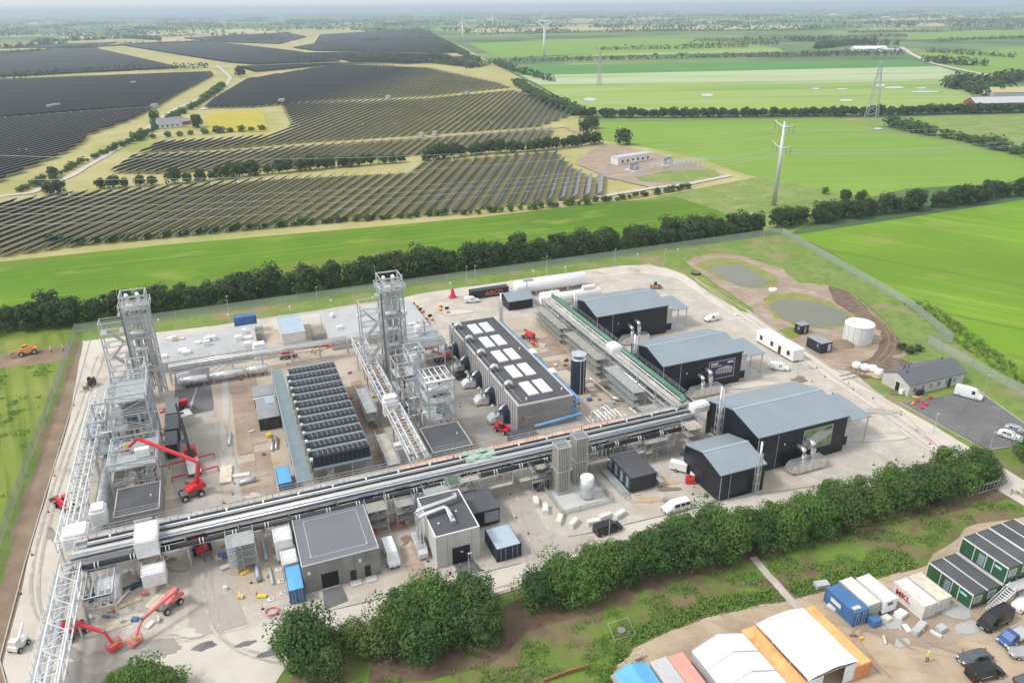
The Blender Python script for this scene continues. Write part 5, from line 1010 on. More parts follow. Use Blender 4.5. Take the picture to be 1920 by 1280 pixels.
# ------------------------------------------------------------------ steel towers
def barp(o, name, a, b, w, m='galv', h=None): return MB().bar(a, b, w, h).obj(name, m, o)
def steel_tower(label, u0, u1, v0, v1, levels, top, decks=None, brace=True, rails=True, col=.3, m='galv', nv=1, name='steel_tower'):
    o = thing(name, label, 'tower', (u0,v0,-.2)); L, D = u1-u0, v1-v0; zs = [0]+list(levels)+[top]
    ys = [D*k/nv for k in range(nv+1)]
    for x in (0,L):
        for y in ys: barp(o, 'column', (x,y,0), (x,y,top), col, m)
    for z in list(levels)+[top]:
        for y in ys: barp(o, 'beam', (0,y,z), (L,y,z), .2, m, .28)
        for x in (0,L): barp(o, 'beam', (x,0,z), (x,D,z), .2, m, .28)
    for i, z in enumerate(levels):
        if decks is None or i in decks: MB().box(.12,L-.12,.12,D-.12,z+.02,z+.1).obj('platform', 'grating', o)
        else: 
            for k in range(1,4): barp(o, 'joist', (L*k/4,.1,z), (L*k/4,D-.1,z), .14, m)
        if rails:
            r = MB()
            for a, b in (((0,0),(L,0)),((L,0),(L,D)),((0,D),(L,D)),((0,0),(0,D))):
                for hh in (.55,1.1): r.bar((*a,z+hh),(*b,z+hh),.07)
            tag(r.obj('railing', 'steel_white', o), kind='stuff')
    if brace:
        for i in range(len(zs)-1):
            a, b = zs[i], zs[i+1]
            if i % 2: barp(o, 'brace', (0,-.02,a), (L,-.02,b), .14, m)
            else: barp(o, 'brace', (L,-.02,a), (0,-.02,b), .14, m)
            for k in range(nv): barp(o, 'brace', (L+.02,ys[k],a if (i+k)%2 else b), (L+.02,ys[k+1],b if (i+k)%2 else a), .14, m)
    return o
def stair_tower(label, u0, u1, v0, v1, top, flight=3.0, m='galv'):
    o = thing('stair_tower', label, 'stair tower', (u0,v0,-.2)); L, D = u1-u0, v1-v0; n = int(top/flight)
    for x in (0,L):
        for y in (0,D): barp(o, 'column', (x,y,0), (x,y,top+1.1), .24, m)
    for k in range(1,n+1):
        z = k*flight; s = k%2
        for y in (0,D): barp(o, 'beam', (0,y,z), (L,y,z), .16, m)
        for x in (0,L): barp(o, 'beam', (x,0,z), (x,D,z), .16, m)
        for x0,x1 in ((.1,L*.24),(L*.76,L-.1)): MB().box(x0,x1,.1,D-.1,z,z+.07).obj('landing', 'grating', o)
        y0 = .15 if s else D*.55; xa, xb = (L*.22,L*.78) if s else (L*.78,L*.22)
        for yy in (y0, y0+D*.32): barp(o, 'stringer', (xa,yy,z-flight+.05), (xb,yy,z+.05), .09, m, .3)
        for j in range(7): t = (j+.5)/7; MB().box(xa+(xb-xa)*t-.14, xa+(xb-xa)*t+.14, y0, y0+D*.32, z-flight+flight*t, z-flight+flight*t+.05).obj('step', 'grating', o)
        barp(o, 'rail', (0,0,z+1.1), (L,0,z+1.1), .07, 'steel_white'); barp(o, 'rail', (xa,y0,z-flight+1.1), (xb,y0,z+1.1), .06, 'steel_white')
    for a, b in (((0,0),(L,0)),((L,0),(L,D)),((0,D),(L,D)),((0,0),(0,D))): barp(o, 'rail', (*a,top+1.1), (*b,top+1.1), .1, 'steel_white')
    return o
def vessel(label, u, v, r, z0, z1, m='pipe_silver', name='process_column', bands=4):
    o = thing(name, label, 'vessel', (u,v,-.2)); MB().lathe(0,0,[(r*.9,0),(r*.9,z0),(r,z0+.1),(r,z1),(r*.8,z1+r*.35),(r*.2,z1+r*.5)],18).obj('shell', m, o, smooth=False)
    for k in range(bands): z = z0+(z1-z0)*(k+.5)/bands; MB().lathe(0,0,[(r,z-.12),(r+.08,z-.06),(r+.08,z+.06),(r,z+.12)],18).obj('flange', 'galv', o)
    MB().tube([(0,0,z1),(0,0,z1+1.2),(r*.6,0,z1+1.6),(r*1.5,0,z1+1.5),(r*1.7,0,z1+.8),(r*1.7,0,z0+1)], .22, 8).obj('overhead_pipe', 'pipe_silver', o, smooth=True)
    return o
def riser(u, v, pts, r, m, label, grp='loose process pipes'):
    o = tag(MB().tube(pts, r, 8).obj('process_pipe', m, smooth=True), label, 'pipe', grp); o.location = (u,v,-.2); return o
# rear left tower
for tag_, u, v, side in (('left', -23.4, 171.0, 'by the left road'), ('central', 31.2, 160.4, 'in the plant middle')):
    o = steel_tower('tall galvanised steel tower with stair and white pipes on top, %s' % side, u, u+5, v, v+5, [4.2,8.2,12.2,16.2,20.2,23.0], 26.0, decks=(1,3,5))
    x = MB()
    for a in (1.2,3.4): MB().tube([(a,1.4,23.1),(a,1.4,24.8),(a,1.9,25.5),(a,2.6,25.7),(a,3.2,25.4),(a,3.4,24.8),(a,3.4,23.1)], .36, 10).obj('top_bend', 'white', o, smooth=True)
    MB().box(1.0,2.2,.4,1.3,23.1,24.0).obj('valve_block', 'white', o); MB().box(3.2,4.4,.5,1.2,23.1,23.8).obj('valve_block', 'light_grey', o)
    for z in (23.0,): 
        for s,(a,b) in enumerate((((-.6,-.6),(5.6,-.6)),((5.6,-.6),(5.6,5.6)),((-.6,5.6),(5.6,5.6)),((-.6,-.6),(-.6,5.6)))): barp(o, 'top_rail', (*a,z+1.1), (*b,z+1.1), .1, 'steel_white'); barp(o, 'kick_plate', (*a,z+.1), (*b,z+.1), .08, 'galv', .35); 
    for a in (-.6,2.5,5.6):
        for b in (-.6,5.6): barp(o, 'rail_post', (a,b,z), (a,b,z+1.1), .08, 'steel_white')
    MB().bar((-.5,3,23),(-.5,3,28.6),.07).obj('lightning_rod', 'galv', o)
    MB().box(-1.2,.1,1.0,3.6,21.6,21.7).obj('bridge_deck', 'grating', o)
    barp(o, 'cable_riser', (-.25,-.2,0), (-.25,-.2,23), .28, 'machine_grey'); barp(o, 'cable_riser', (.35,-.25,0), (.35,-.25,23), .16, 'light_grey')
    stair_tower('galvanised stair tower joined to the tall tower %s' % side, u-5.2, u-.35, v+.3, v+3.6, 19.5)
    vessel('slim silver column inside the tall tower %s' % side, u+1.7, v+2.2, .75, 5, 21.5); vessel('second slim silver column inside the tall tower %s' % side, u+3.7, v+3.2, .55, 4, 20.5, 'steel_white')
    for zz_ in (2.1,6.2,10.2,14.2,18.2,21.6):
        barp(o, 'girt', (0,-.05,zz_), (5,-.05,zz_), .12); barp(o, 'girt', (5.05,0,zz_), (5.05,5,zz_), .12); barp(o, 'girt', (0,5,zz_), (5,5,zz_), .12)
    for k in range(6): a_, b_ = (0,4.2,8.2,12.2,16.2,20.2)[k], (4.2,8.2,12.2,16.2,20.2,23)[k]; barp(o, 'brace', (0,5,a_), (5,5,b_), .12); barp(o, 'brace', (-.02,0,b_), (-.02,5,a_), .12); barp(o, 'brace', (0,-.08,a_), (5,-.08,b_), .1)
    for k in range(11): riser(u+.3+(k*.83)%4.4, v+.35+(k*1.37)%4.2, [(0,0,2),(0,0,8+(k*3.1)%12),(.3,.2,8.6+(k*3.1)%12),(.8,.4,8.7+(k*3.1)%12)], .1+.03*(k%3), ['pipe_white','pipe_silver','galv_dull','pipe_black'][k%4], 'thin white riser pipe inside the tall tower %s' % side, 'riser pipes of the tall tower %s' % side)
    for k in range(3): 
        o = thing('heat_exchanger', 'white horizontal exchanger drum on a floor of the tall tower %s' % side, 'vessel', (u+.6, v+1.0, 8.1+k*4 if k<2 else 16.1), 0, 'exchanger drums of the tall tower %s' % side); MB().tube([(0,0,.9),(.3,0,.9),(2.4,0,.9),(2.7,0,.9)],.5,12,rs=[.3,.5,.5,.3]).obj('shell', 'white', o)
        for a in (.6,2.0): MB().box(a-.1,a+.1,-.3,.3,0,.55).obj('saddle', 'galv', o)
# left front structures
steel_tower('broad galvanised frame with grey platforms before the tall left tower', -25.6, -18.9, 142, 151.5, [5,9.3,12.4,15.2], 16.4, decks=(1,2,3), nv=2)
steel_tower('low galvanised frame with platform above the left dark roofed house', -26.0, -18.0, 130.8, 140.8, [4.4,7.4], 8.6, decks=(1,), nv=2)
steel_tower('slim open frame at the road side of the left frames', -30.0, -27.0, 144, 152, [4,8], 11.0, decks=(0,), nv=1)
steel_tower('white topped open frame box on the left platform', -22.8, -19.4, 151.8, 157.6, [5.6,10.2,14.0], 17.2, decks=(1,), nv=1)
for k, (u,v,r,h,mm) in enumerate([(-24.0,146,1.0,13,'pipe_silver'),(-20.6,147,.8,12,'steel_white'),(-22.6,136,.9,6.6,'pipe_silver'),(-19.8,135,.7,6.2,'pipe_white'),(-28.4,148,.6,9.4,'pipe_silver'),(-21.2,155.5,.9,13,'steel_white')]):
    vessel(['silver vessel at the rear of the broad left frame','white vessel at the right of the broad left frame','silver vessel inside the low left frame','white vessel inside the low left frame','thin silver vessel inside the slim road side frame','pale vessel inside the white topped frame box'][k], u, v, r, 2, h, mm)
rr6 = random.Random(21)
for k in range(46):
    c = rr6.randrange(3); u, v = [(rr6.uniform(-26,-19), rr6.uniform(142.5,151)),(rr6.uniform(-25.5,-18.6), rr6.uniform(131,140)),(rr6.uniform(28.5,38), rr6.uniform(131,143))][c]; h = rr6.uniform(3,[12,7,11][c]); d = rr6.choice(((1,0),(0,1),(-1,0)))
    L_ = rr6.uniform(1,3); riser(u, v, [(0,0,.3),(0,0,h-.3),(d[0]*.3,d[1]*.3,h),(d[0]*L_,d[1]*L_,h)], rr6.uniform(.09,.2), rr6.choice(['pipe_silver','steel_white','pipe_white','galv','rust','pipe_black']), ['silver process pipe among the left frames','silver process pipe in the low left frame','silver process pipe among the central frames'][c], ['pipes among the left frames','pipes in the low left frame','pipes among the central frames'][c])
for k in range(22):
    c = rr6.randrange(3); u, v, z = [(rr6.uniform(-25.5,-20), rr6.uniform(143,151), rr6.choice((5.1,9.4))),(rr6.uniform(-25,-20), rr6.uniform(131.5,139.5), rr6.choice((0,7.5))),(rr6.uniform(33,37), rr6.uniform(131,136), rr6.choice((0,4.6,8.6)))][c]
    o = thing('pump_skid', ['small pump skid on the broad left frame','small pump skid in the low left frame','small pump skid in the central vessel frame'][c], 'pump', (u,v,z-.2), rr6.choice((0,1.57)), ['pump skids on the broad left frame','pump skids in the low left frame','pump skids in the central vessel frame'][c])
    MB().box(-.8,.8,-.4,.4,0,.15).obj('base', 'galv', o); MB().tube([(-.6,0,.5),(.1,0,.5)],.3,10).obj('motor', rr6.choice(['pipe_blue','machine_grey','light_grey','purple']), o); MB().lathe(.5,0,[(.35,.15),(.35,.8),(.15,.95)],10).obj('casing', 'galv', o)
o = tag(MB().prism([(-21.6,133.4),(-19.2,133.4),(-19.2,134.6),(-21.6,134.6)],7.4,9.0).obj('wrapped_unit', 'wrap_white'), 'white wrapped unit on the low left platform', 'wrapped unit')
for (lab, u0,u1,v0,v1) in (('dark roofed grey house below the low left frame', -25.1,-18.0,121.0,129.8),('dark roofed grey house between the central frame and the main rack', 30.6,38.6,119.7,129.4)):
    o, L, D = flat('control_house', lab, u0,u1,v0,v1,4.0,'concrete_wall','roof_dark','light_grey','building'); MB().lathe(L*.8,D*.5,[(.1,4),(.1,4.4),(.16,4.42),(.06,4.5)],8).obj('roof_vent', 'white', o); MB().tube([(L*.4,-.3,2.6),(L*.8,-.3,2.6)],.35,10).obj('wall_duct', 'light_grey', o)
    for z in (.6,1.1): barp(o, 'roof_rail', (0,.02,4.1+z), (L,.02,4.1+z), .05)
    for k in range(5): barp(o, 'rail_post', (L*k/4,.02,4.1), (L*k/4,.02,5.2), .05)
for i, (u0,u1,v0,v1) in enumerate([(-18.0,-15.4,150.5,157),(-18.0,-15.4,157.6,165),(-17.8,-15.6,144,149.6),(26.8,30.8,145.6,151.6),(26.8,30.8,152.2,158.6)]):
    cabin('dark_module', ['dark electrical module beside the left frame, in the middle of three','dark electrical module nearest the tall left tower','short dark electrical module beside the low left frame','dark module below the lattice bridge, nearer the main rack','dark module below the lattice bridge, nearer the central tower'][i], u0,u1,v0,v1,2.9,'panel_dark','roof_grey',.3)
# central frames
o = steel_tower('galvanised vessel frame behind the dark roofed house near the main rack', 33, 38.6, 130.4, 137.2, [4.6,8.6,11.4], 13.4, decks=(0,1), nv=1)
MB().tube([(-.3,0,13.6),(5.8,0,13.6)],.28,10).obj('top_header', 'pipe_white', o, smooth=True); MB().tube([(-.3,2.4,13.6),(5.8,2.4,13.6)],.2,8).obj('top_header', 'pipe_silver', o, smooth=True)
for k in range(4): MB().tube([(.8+k*1.2,0,13.6),(.8+k*1.2,6.4,13.4)],.13,8).obj('cross_pipe', 'pipe_white', o, smooth=True)
o = thing('reactor_drum', 'silver horizontal drum on the upper floor of the central vessel frame', 'vessel', (33.6,133.6,8.5)); MB().tube([(0,0,1.2),(.4,0,1.2),(4,0,1.2),(4.4,0,1.2)],1.0,16,rs=[.5,1,1,.5]).obj('shell', 'pipe_silver', o, smooth=True)
for a in (.9,3.4): MB().box(a-.15,a+.15,-.7,.7,0,.5).obj('saddle', 'galv', o)
stair_tower('galvanised stair tower left of the central vessel frame', 28.4, 32.2, 138.2, 142.6, 14.0)
steel_tower('tall narrow open frame between the two central stair towers', 32.6, 36.0, 143.5, 148.5, [4,8,12], 14.6, decks=(0,), nv=1)
vessel('pale vessel in the narrow central open frame', 34.3, 146, .9, 2, 13, 'steel_white')
steel_tower('wide low galvanised platform right of the tall central tower', 36.8, 45.5, 160.5, 172.5, [4.4,7.6], 8.8, decks=(1,), nv=2)
vessel('pale vessel standing under the wide central platform', 41, 168, 1.0, 2, 10, 'pipe_white')
o = thing('flag_mast', 'thin dark mast rising beside the wide central platform', 'mast', (45.2,152.8,-.2)); MB().tube([(0,0,0),(0,0,13)],.14,8,rs=[.16,.1]).obj('pole', 'machine_grey', o); MB().box(-.3,.3,-.3,.3,0,.2).obj('foot', 'concrete_light', o)
# ------------------------------------------------------------------ pipe racks
def rack(label, axis, a0, a1, b0, b1, zs, step, name='pipe_rack', m='galv'):
    o = thing(name, label, 'pipe rack', (a0,b0,-.2) if axis == 'u' else (b0,a0,-.2)); L = a1-a0; D = b1-b0
    def q(a, b, z): return (a,b,z) if axis == 'u' else (b,a,z)
    n = int(L/step)
    for i in range(n+1):
        a = L*i/n
        for b in (.3,D-.3): barp(o, 'column', q(a,b,0), q(a,b,zs[-1]), .26, m)
        for z in zs: barp(o, 'cross_beam', q(a,-.1,z), q(a,D+.1,z), .22, m, .3)
        if i % 3 == 1 and i < n:
            for b in (.3,D-.3): barp(o, 'brace', q(a,b,.2), q(L*(i+1)/n,b,zs[0]), .14, m)
        barp(o, 'brace', q(a,.3,zs[0]-1.8), q(a,D-.3,zs[0]), .12, m)
    for z in zs:
        for b in (.3,D-.3): barp(o, 'long_beam', q(0,b,z-.05), q(L,b,z-.05), .2, m, .3)
    return o, q
def rail_run(o, q, L, b, z, step=2.4, m='galv'):
    n = int(L/step); pm = MB().bar((0,0,0),(0,0,1.1),.06).mesh('rail_post', m)
    for i in range(n+1): link('rail_post', pm, o, q(L*i/n, b, z))
    for hh in (.55,1.1): barp(o, 'rail', q(0,b,z+hh), q(L,b,z+hh), .05, m)
L = 112
o, q = rack('long main pipe rack with black and white pipes crossing the whole plant', 'u', -29.5, 82.5, 108, 114, [4.3,6.2], 8)
MB().tube([q(1,-.35,5.1),q(L-3,-.35,5.1)],.42,14).obj('insulated_pipe', 'pipe_black', o, smooth=True)
for k in range(22): MB().tube([q(3+k*5,-.35,5.1),q(3.14+k*5,-.35,5.1)],.55,14).obj('pipe_band', 'steel_white', o); MB().tube([q(3.5+k*5,-.35,5.1),q(3.64+k*5,-.35,5.1)],.55,14).obj('pipe_band', 'steel_white', o)
for b, z, r, mm, a, e in ((4.1,6.75,.22,'pipe_navy',2,L),(2.65,6.68,.15,'pipe_black',2,L),(.1,6.62,.14,'pipe_navy',0,L),(3.5,6.68,.15,'steel_white',2,L),(1.2,6.7,.2,'galv',0,L),(.55,6.65,.13,'pipe_silver',0,L),(1.75,6.62,.12,'steel_white',0,L),(2.9,4.8,.3,'pipe_black',0,L),(4.2,4.8,.22,'pipe_silver',0,L),(1.4,4.75,.22,'pipe_black',10,L-8),(3.15,6.6,.08,'galv_dull',0,L),(2.95,6.6,.07,'light_grey',0,L),(.85,6.6,.08,'galv_dull',0,L),(4.55,6.6,.08,'steel_white',0,L),(1.5,6.6,.07,'pipe_black',0,L),(5.2,4.7,.12,'galv_dull',0,L),(.4,4.6,.1,'pipe_silver',0,L)):
    MB().tube([q(a,b,z),q(e,b,z)],r,10).obj('pipe', mm, o, smooth=True)
for k in range(19): MB().tube([q(5+k*5.8,4.1,6.75),q(5.3+k*5.8,4.1,6.75)],.28,10).obj('pipe_band', 'white', o)
for a, e, mm in ((0,52,'tray_pale'),(52,97,'tray_orange'),(97,111,'tray_pale')): MB().box(a+.02,e-.02,4.75,6.05,6.42,6.5).obj('cable_tray', mm, o); MB().box(a+.02,e-.02,6.0,6.06,6.5,6.72).obj('tray_side', 'galv', o)
for a, e in ((0,66),(66,111)): MB().box(a+.02,e-.02,1.9,2.4,6.4,6.5).obj('service_deck', 'tray_pale' if a == 0 else 'light_grey', o)
rail_run(o, q, 112, 6.35, 6.4)
for k in range(28): a = 2+k*4; barp(o, 'pipe_support', q(a,-.2,6.42), q(a,4.6,6.42), .12, 'galv_dull'); barp(o, 'support_post', q(a,4.6,6.3), q(a,4.6,7.2), .1, 'machine_grey'); barp(o, 'support_post', q(a,.9,6.3), q(a,.9,7.0), .08, 'galv_dull')
for k in range(55): a = 1+k*2; barp(o, 'tray_rung', q(a,4.8,6.53), q(a,6.0,6.53), .1, 'galv_dull')
for a in (30,62,88): barp(o, 'valve_stem', q(a,4.1,6.9), q(a,4.1,7.8), .12, 'machine_grey')
o = thing('fallen_tarp', 'crumpled green tarpaulin lying over the main rack', 'tarpaulin', (34.2,110.2,6.3)); rt = random.Random(2); mb = MB(); N = 9
vs = [(i*.75, j*.42, .45+.35*math.sin(i*1.3+j)*rt.uniform(.3,1)-(.5 if j in (0,8) else 0)) for i in range(N) for j in range(9)]
mb.add(vs, [(i*9+j,(i+1)*9+j,(i+1)*9+j+1,i*9+j+1) for i in range(N-1) for j in range(8)]).obj('sheet', 'tarp_green', o, smooth=True)
o = thing('fallen_tarp', 'small green tarpaulin hanging at the front of the main rack', 'tarpaulin', (29.0,107.0,4.9)); mb = MB(); vs = [(i*.5, -.1-.12*math.sin(i*1.7+j), j*.4) for i in range(7) for j in range(5)]; mb.add(vs, [(i*5+j,(i+1)*5+j,(i+1)*5+j+1,i*5+j+1) for i in range(6) for j in range(4)]).obj('sheet', 'tarp_green', o, smooth=True)
# rack with the green pipe
L2 = 68
o, q = rack('pipe rack with a thick green pipe running along the black halls', 'v', 113.5, 181.5, 80.6, 85.6, [3.6,6.4], 7.5)
MB().tube([q(3,3.5,7.05),q(L2,3.5,7.05)],.55,14).obj('green_pipe', 'pipe_green', o, smooth=True)
MB().tube([q(.8,2.2,6.9),q(1.2,3.2,7.0),q(2.4,3.5,7.05),q(3,3.5,7.05)],.5,12).obj('pipe_elbow', 'pipe_green', o, smooth=True)
for a, e in ((0,34),(34,68)): MB().box(.9,2.2,a+.02,e-.02,6.56,6.66).obj('cable_tray', 'tray_pale', o)
for b, z, r, mm in ((.3,6.75,.16,'steel_white'),(4.5,6.8,.2,'pipe_navy'),(2.7,6.72,.14,'pipe_white'),(1.2,4.0,.25,'pipe_silver'),(2.6,4.0,.3,'pipe_black')): MB().tube([q(0,b,z),q(L2,b,z)],r,10).obj('pipe', mm, o, smooth=True)
rail_run(o, q, L2, 5.1, 6.5); rail_run(o, q, L2, -.05, 6.5)
def scaffold(label, u0, u1, v0, v1, h, lifts, deckm='timber_pale', wrap=None, grp=None, rails=True):
    o = thing('scaffold', label, 'scaffold', (u0,v0,-.2), 0, grp); L, D = u1-u0, v1-v0; fr = MB(); nx, ny = max(1,round(L/2.2)), max(1,round(D/2.0))
    for i in range(nx+1):
        for j in range(ny+1):
            if 0 < i < nx and 0 < j < ny: continue
            fr.bar((L*i/nx,D*j/ny,0),(L*i/nx,D*j/ny,h+1.0),.07)
    for k in range(lifts):
        z = h*(k+1)/lifts
        MB().box(.05,L-.05,.05,D-.05,z-.05,z+.03).obj('deck', deckm, o)
        if rails:
            for hh in (.5,1.0):
                fr.bar((0,0,z+hh),(L,0,z+hh),.05); fr.bar((L,0,z+hh),(L,D,z+hh),.05); fr.bar((0,0,z+hh),(0,D,z+hh),.05)
        fr.bar((0,0,z-h/lifts),(L/nx,0,z),.05); fr.bar((L,0,z-h/lifts),(L,D/ny,z),.05)
    tag(fr.obj('tubes', 'galv', o), kind='stuff')
    if wrap:
        for z0, z1 in wrap:
            MB().box(-.1,L+.1,-.12,-.06,z0,z1).obj('wrap_sheet', 'wrap_white', o); MB().box(-.12,-.06,-.05,D+.1,z0,z1).obj('wrap_sheet', 'wrap_white', o); MB().box(L+.06,L+.12,-.05,D+.1,z0,z1).obj('wrap_sheet', 'wrap_white', o); MB().profx([(-.15,z1),(D*.5,z1+.25),(D+.15,z1),(D+.15,z1+.06),(D*.5,z1+.31),(-.15,z1+.06)],-.15,L+.15).obj('wrap_roof', 'wrap_white', o)
    return o
SCF = [(-7.6,-3.4,103.6,107.4,5.2,4,'scaffold with four pale lifts before the main rack by the red telehandler'),(14.8,18.2,104.4,107.4,5.0,3,'scaffold between the grey flat building and the main rack'),(19.8,23.0,104.8,107.4,4.4,3,'scaffold left of the duct building under the rack'),(25.0,29.5,104.6,107.5,5.2,3,'scaffold behind the duct building at the main rack'),(31.6,35.4,105.9,107.5,5.6,3,'scaffold behind the dark cabin at the main rack'),
   (45.2,49.8,105.2,107.5,4.8,2,'scaffold platform with workers under the main rack'),(56.8,60.8,107.2,109.8,4.6,2,'scaffold behind the vaporiser towers'),(63.0,67.2,107.9,109.9,5.0,2,'scaffold above the black cabin block'),(69.6,74.8,106.0,109.5,4.4,2,'scaffold in the open bay right of the cabin block'),(78.4,81.8,104.8,108.2,6.2,4,'scaffold tower with four lifts at the rack end'),(75.8,80.2,116.5,120.5,4.0,2,'low scaffold under the green pipe rack end'),
   (77.2,80.3,124,138,5.2,3,'long stepped scaffold along the nearer part of the green pipe rack'),(77.4,80.3,142,160,5.2,3,'long stepped scaffold along the middle of the green pipe rack'),(77.6,80.3,163,180,5.0,3,'long stepped scaffold along the rear part of the green pipe rack'),(21.8,24.2,120,132,3.2,2,'low scaffold along the lattice bridge foot'),(21.8,24.2,140,152,4.0,2,'scaffold along the middle of the lattice bridge'),(82,85.4,101.5,107,3.0,2,'low scaffold by the flue mast at the front hall')]
for u0,u1,v0,v1,h,n,lab in SCF: scaffold(lab, u0,u1,v0,v1,h,n,rnd.choice(['scaffold_deck','scaffold_deck','tray_pale','grating']))
o = scaffold('scaffold tower wrapped in white sheeting around the left part of the rack', -20.4,-17.3,106.6,111.8,7.6,3,'timber_pale',[(5.2,7.9)]); scaffold('lower white wrapped scaffold in front of the rack', -20.0,-16.9,103.8,106.3,3.6,2,'timber_pale',[(1.6,3.8)])
scaffold('small white sheeted scaffold box on the gravel', -26.6,-23.6,104.4,107.6,2.6,1,'timber_pale',[(.3,2.7)]); scaffold('white sheeted scaffold beside the grey flat building', -.4,2.2,103.6,107.2,4.2,2,'timber_pale',[(.8,4.4)]); scaffold('white wrapped box at the rear corner of the grey flat building', .2,2.4,99.8,103.0,2.6,1,'timber_pale',[(.3,2.7)])
for i, (u,v,z,a,b,h,lab) in enumerate([(82.6,109.6,6.5,4.2,2.4,1.6,'white wrapped bundle lying on the right end of the main rack'),(-31.6,113.8,4.6,3.8,4.0,2.4,'large white wrapped bulge on the left rack corner'),(-28.6,121,3.2,2.6,3.0,3.0,'white wrapped cube beside the left dark roofed house'),(25.2,137.6,3.6,3.4,2.6,4.2,'white wrapped cabin around the lattice bridge'),(24.0,125.4,.0,2.6,2.0,3.6,'white wrapped box at the foot of the lattice bridge'),(81.2,141,6.4,3.0,4.0,1.8,'pale wrapped frame on the green pipe rack'),(2.0,185.4,0,3.4,3.0,4.2,'white wrapped box at the corner of the left concrete deck'),(-16.2,178.6,0,3.0,2.4,2.6,'white box unit at the foot of the tall left tower'),(22.6,107.4,0,2.0,2.0,4.6,'round white wrapped drum behind the duct building')]):
    o = thing('wrapped_bundle', lab, 'wrapped unit', (u,v,z-.2)); MB().prism([(0,.25),(.3,0),(a-.4,.05),(a,.4),(a-.1,b-.3),(a-.5,b),(.4,b-.1),(.05,b-.5)],0,h*.8).obj('sheeting', 'wrap_white', o); MB().prism([(.3,.4),(.6,.25),(a-.6,.3),(a-.3,.6),(a-.4,b-.5),(a-.8,b-.3),(.6,b-.4),(.3,b-.7)],h*.8,h).obj('sheeting_top', 'wrap_white', o)
# hanging boards and ledgers under the main rack
for k in range(13):
    u0 = -12+k*6.9
    if k in (0,1): continue
    hb = thing('hanging_scaffold', 'hanging scaffold boards slung under the front edge of the main rack', 'scaffold', (u0,106.0,2.6), 0, 'hanging scaffolds under the main rack')
    for j in range(4): MB().box(0,5.4,.35*j,.35*j+.3,0,.06).obj('board', rnd.choice(['scaffold_deck','timber_pale','tray_pale']), hb)
    for x in (.1,1.9,3.6,5.3): barp(hb,'hanger',(x,.02,0),(x,.02,2.6),.06); barp(hb,'hanger',(x,1.36,0),(x,1.36,2.6),.06)
    for z in (.55,1.1): barp(hb,'guard_rail',(0,0,z),(5.4,0,z),.05)
# lattice bridges
def lattice(label, axis, a0, a1, b0, b1, zb, zt, step, legs, m='steel_white', name='lattice_bridge'):
    o = thing(name, label, 'pipe bridge', (a0,b0,-.2) if axis == 'u' else (b0,a0,-.2)); L = a1-a0; D = b1-b0
    def q(a, b, z): return (a,b,z) if axis == 'u' else (b,a,z)
    for b in (0,D):
        for z in (zb,zt): barp(o, 'chord', q(0,b,z), q(L,b,z), .2, m)
    n = int(L/step)
    for i in range(n+1):
        a = L*i/n
        for b in (0,D): barp(o, 'strut', q(a,b,zb), q(a,b,zt), .12, m)
        for z in (zb,zt): barp(o, 'cross_strut', q(a,0,z), q(a,D,z), .12, m)
        if i < n:
            e = L*(i+1)/n; s = i % 2
            barp(o, 'diagonal', q(a,0 if s else D,zt), q(e,D if s else 0,zt), .1, m)
            for b in (0,D): barp(o, 'diagonal', q(a,b,zb if s else zt), q(e,b,zt if s else zb), .1, m)
    for t in legs:
        for b in (0,D): barp(o, 'leg', q(t,b,0), q(t,b,zb), .24, 'galv')
        barp(o, 'leg_brace', q(t,0,.3), q(t,D,zb-.2), .12, 'galv')
    return o, q
o, q = lattice('white lattice pipe bridge running from the central tower to the main rack', 'v', 117.6, 176, 25.6, 28.6, 4.6, 6.4, 2.4, (2,14,27,40,52))
for b, r, mm, z in ((.7,.22,'pipe_silver',4.9),(1.5,.26,'pipe_white',4.95),(2.3,.18,'rust',4.85),(.4,.12,'pipe_black',5.7),(3.4,.16,'steel_white',5.0)): MB().tube([q(0,b,z),q(58,b,z)],r,8).obj('pipe', mm, o, smooth=True)
MB().box(3.1,4.1,0,58,4.5,4.6).obj('walkway', 'grating', o)
o, q = lattice('white lattice pipe bridge along the left road', 'v', 114.5, 168, -32.6, -29.8, 4.2, 6.0, 2.4, (2,14,27,40,51))
for b, r, mm in ((.6,.2,'pipe_silver'),(1.4,.25,'pipe_white'),(2.2,.18,'pipe_black')): MB().tube([q(0,b,4.6),q(53,b,4.6)],r,8).obj('pipe', mm, o, smooth=True)
o, q = lattice('white lattice pipe bridge leading to the lower left frame', 'v', 78, 108.5, -31.0, -28.2, 4.2, 6.0, 2.4, (2,10,20,29))
MB().tube([q(0,1.0,4.9),q(30,1.0,4.9)],.42,12).obj('pipe', 'galv', o, smooth=True); MB().tube([q(0,2.0,4.7),q(30,2.0,4.7)],.16,8).obj('pipe', 'pipe_white', o, smooth=True); MB().box(-1.1,-.2,0,30,4.4,4.5).obj('walkway', 'grating', o)
rail_run(o, q, 30, -1.1, 4.5, 1.6, 'steel_white')
o = tag(MB().tube([(0,0,0),(0,46,0)],1.15,18).obj('large_duct', 'galv_dull', smooth=True), 'long fat grey duct lying beside the left lattice bridge', 'duct'); o.location = (-28.0,118,2.0)
steel_tower('galvanised frame at the lower left end of the pipe bridge', -31.6, -27.4, 73.6, 77.8, [2.4,4.6], 6.2, decks=(0,), nv=1); steel_tower('low steel frame with valves beside the lower left road', -37.4,-32.4,74.4,78.6,[1.4,3.0],3.6,decks=(1,),nv=1)
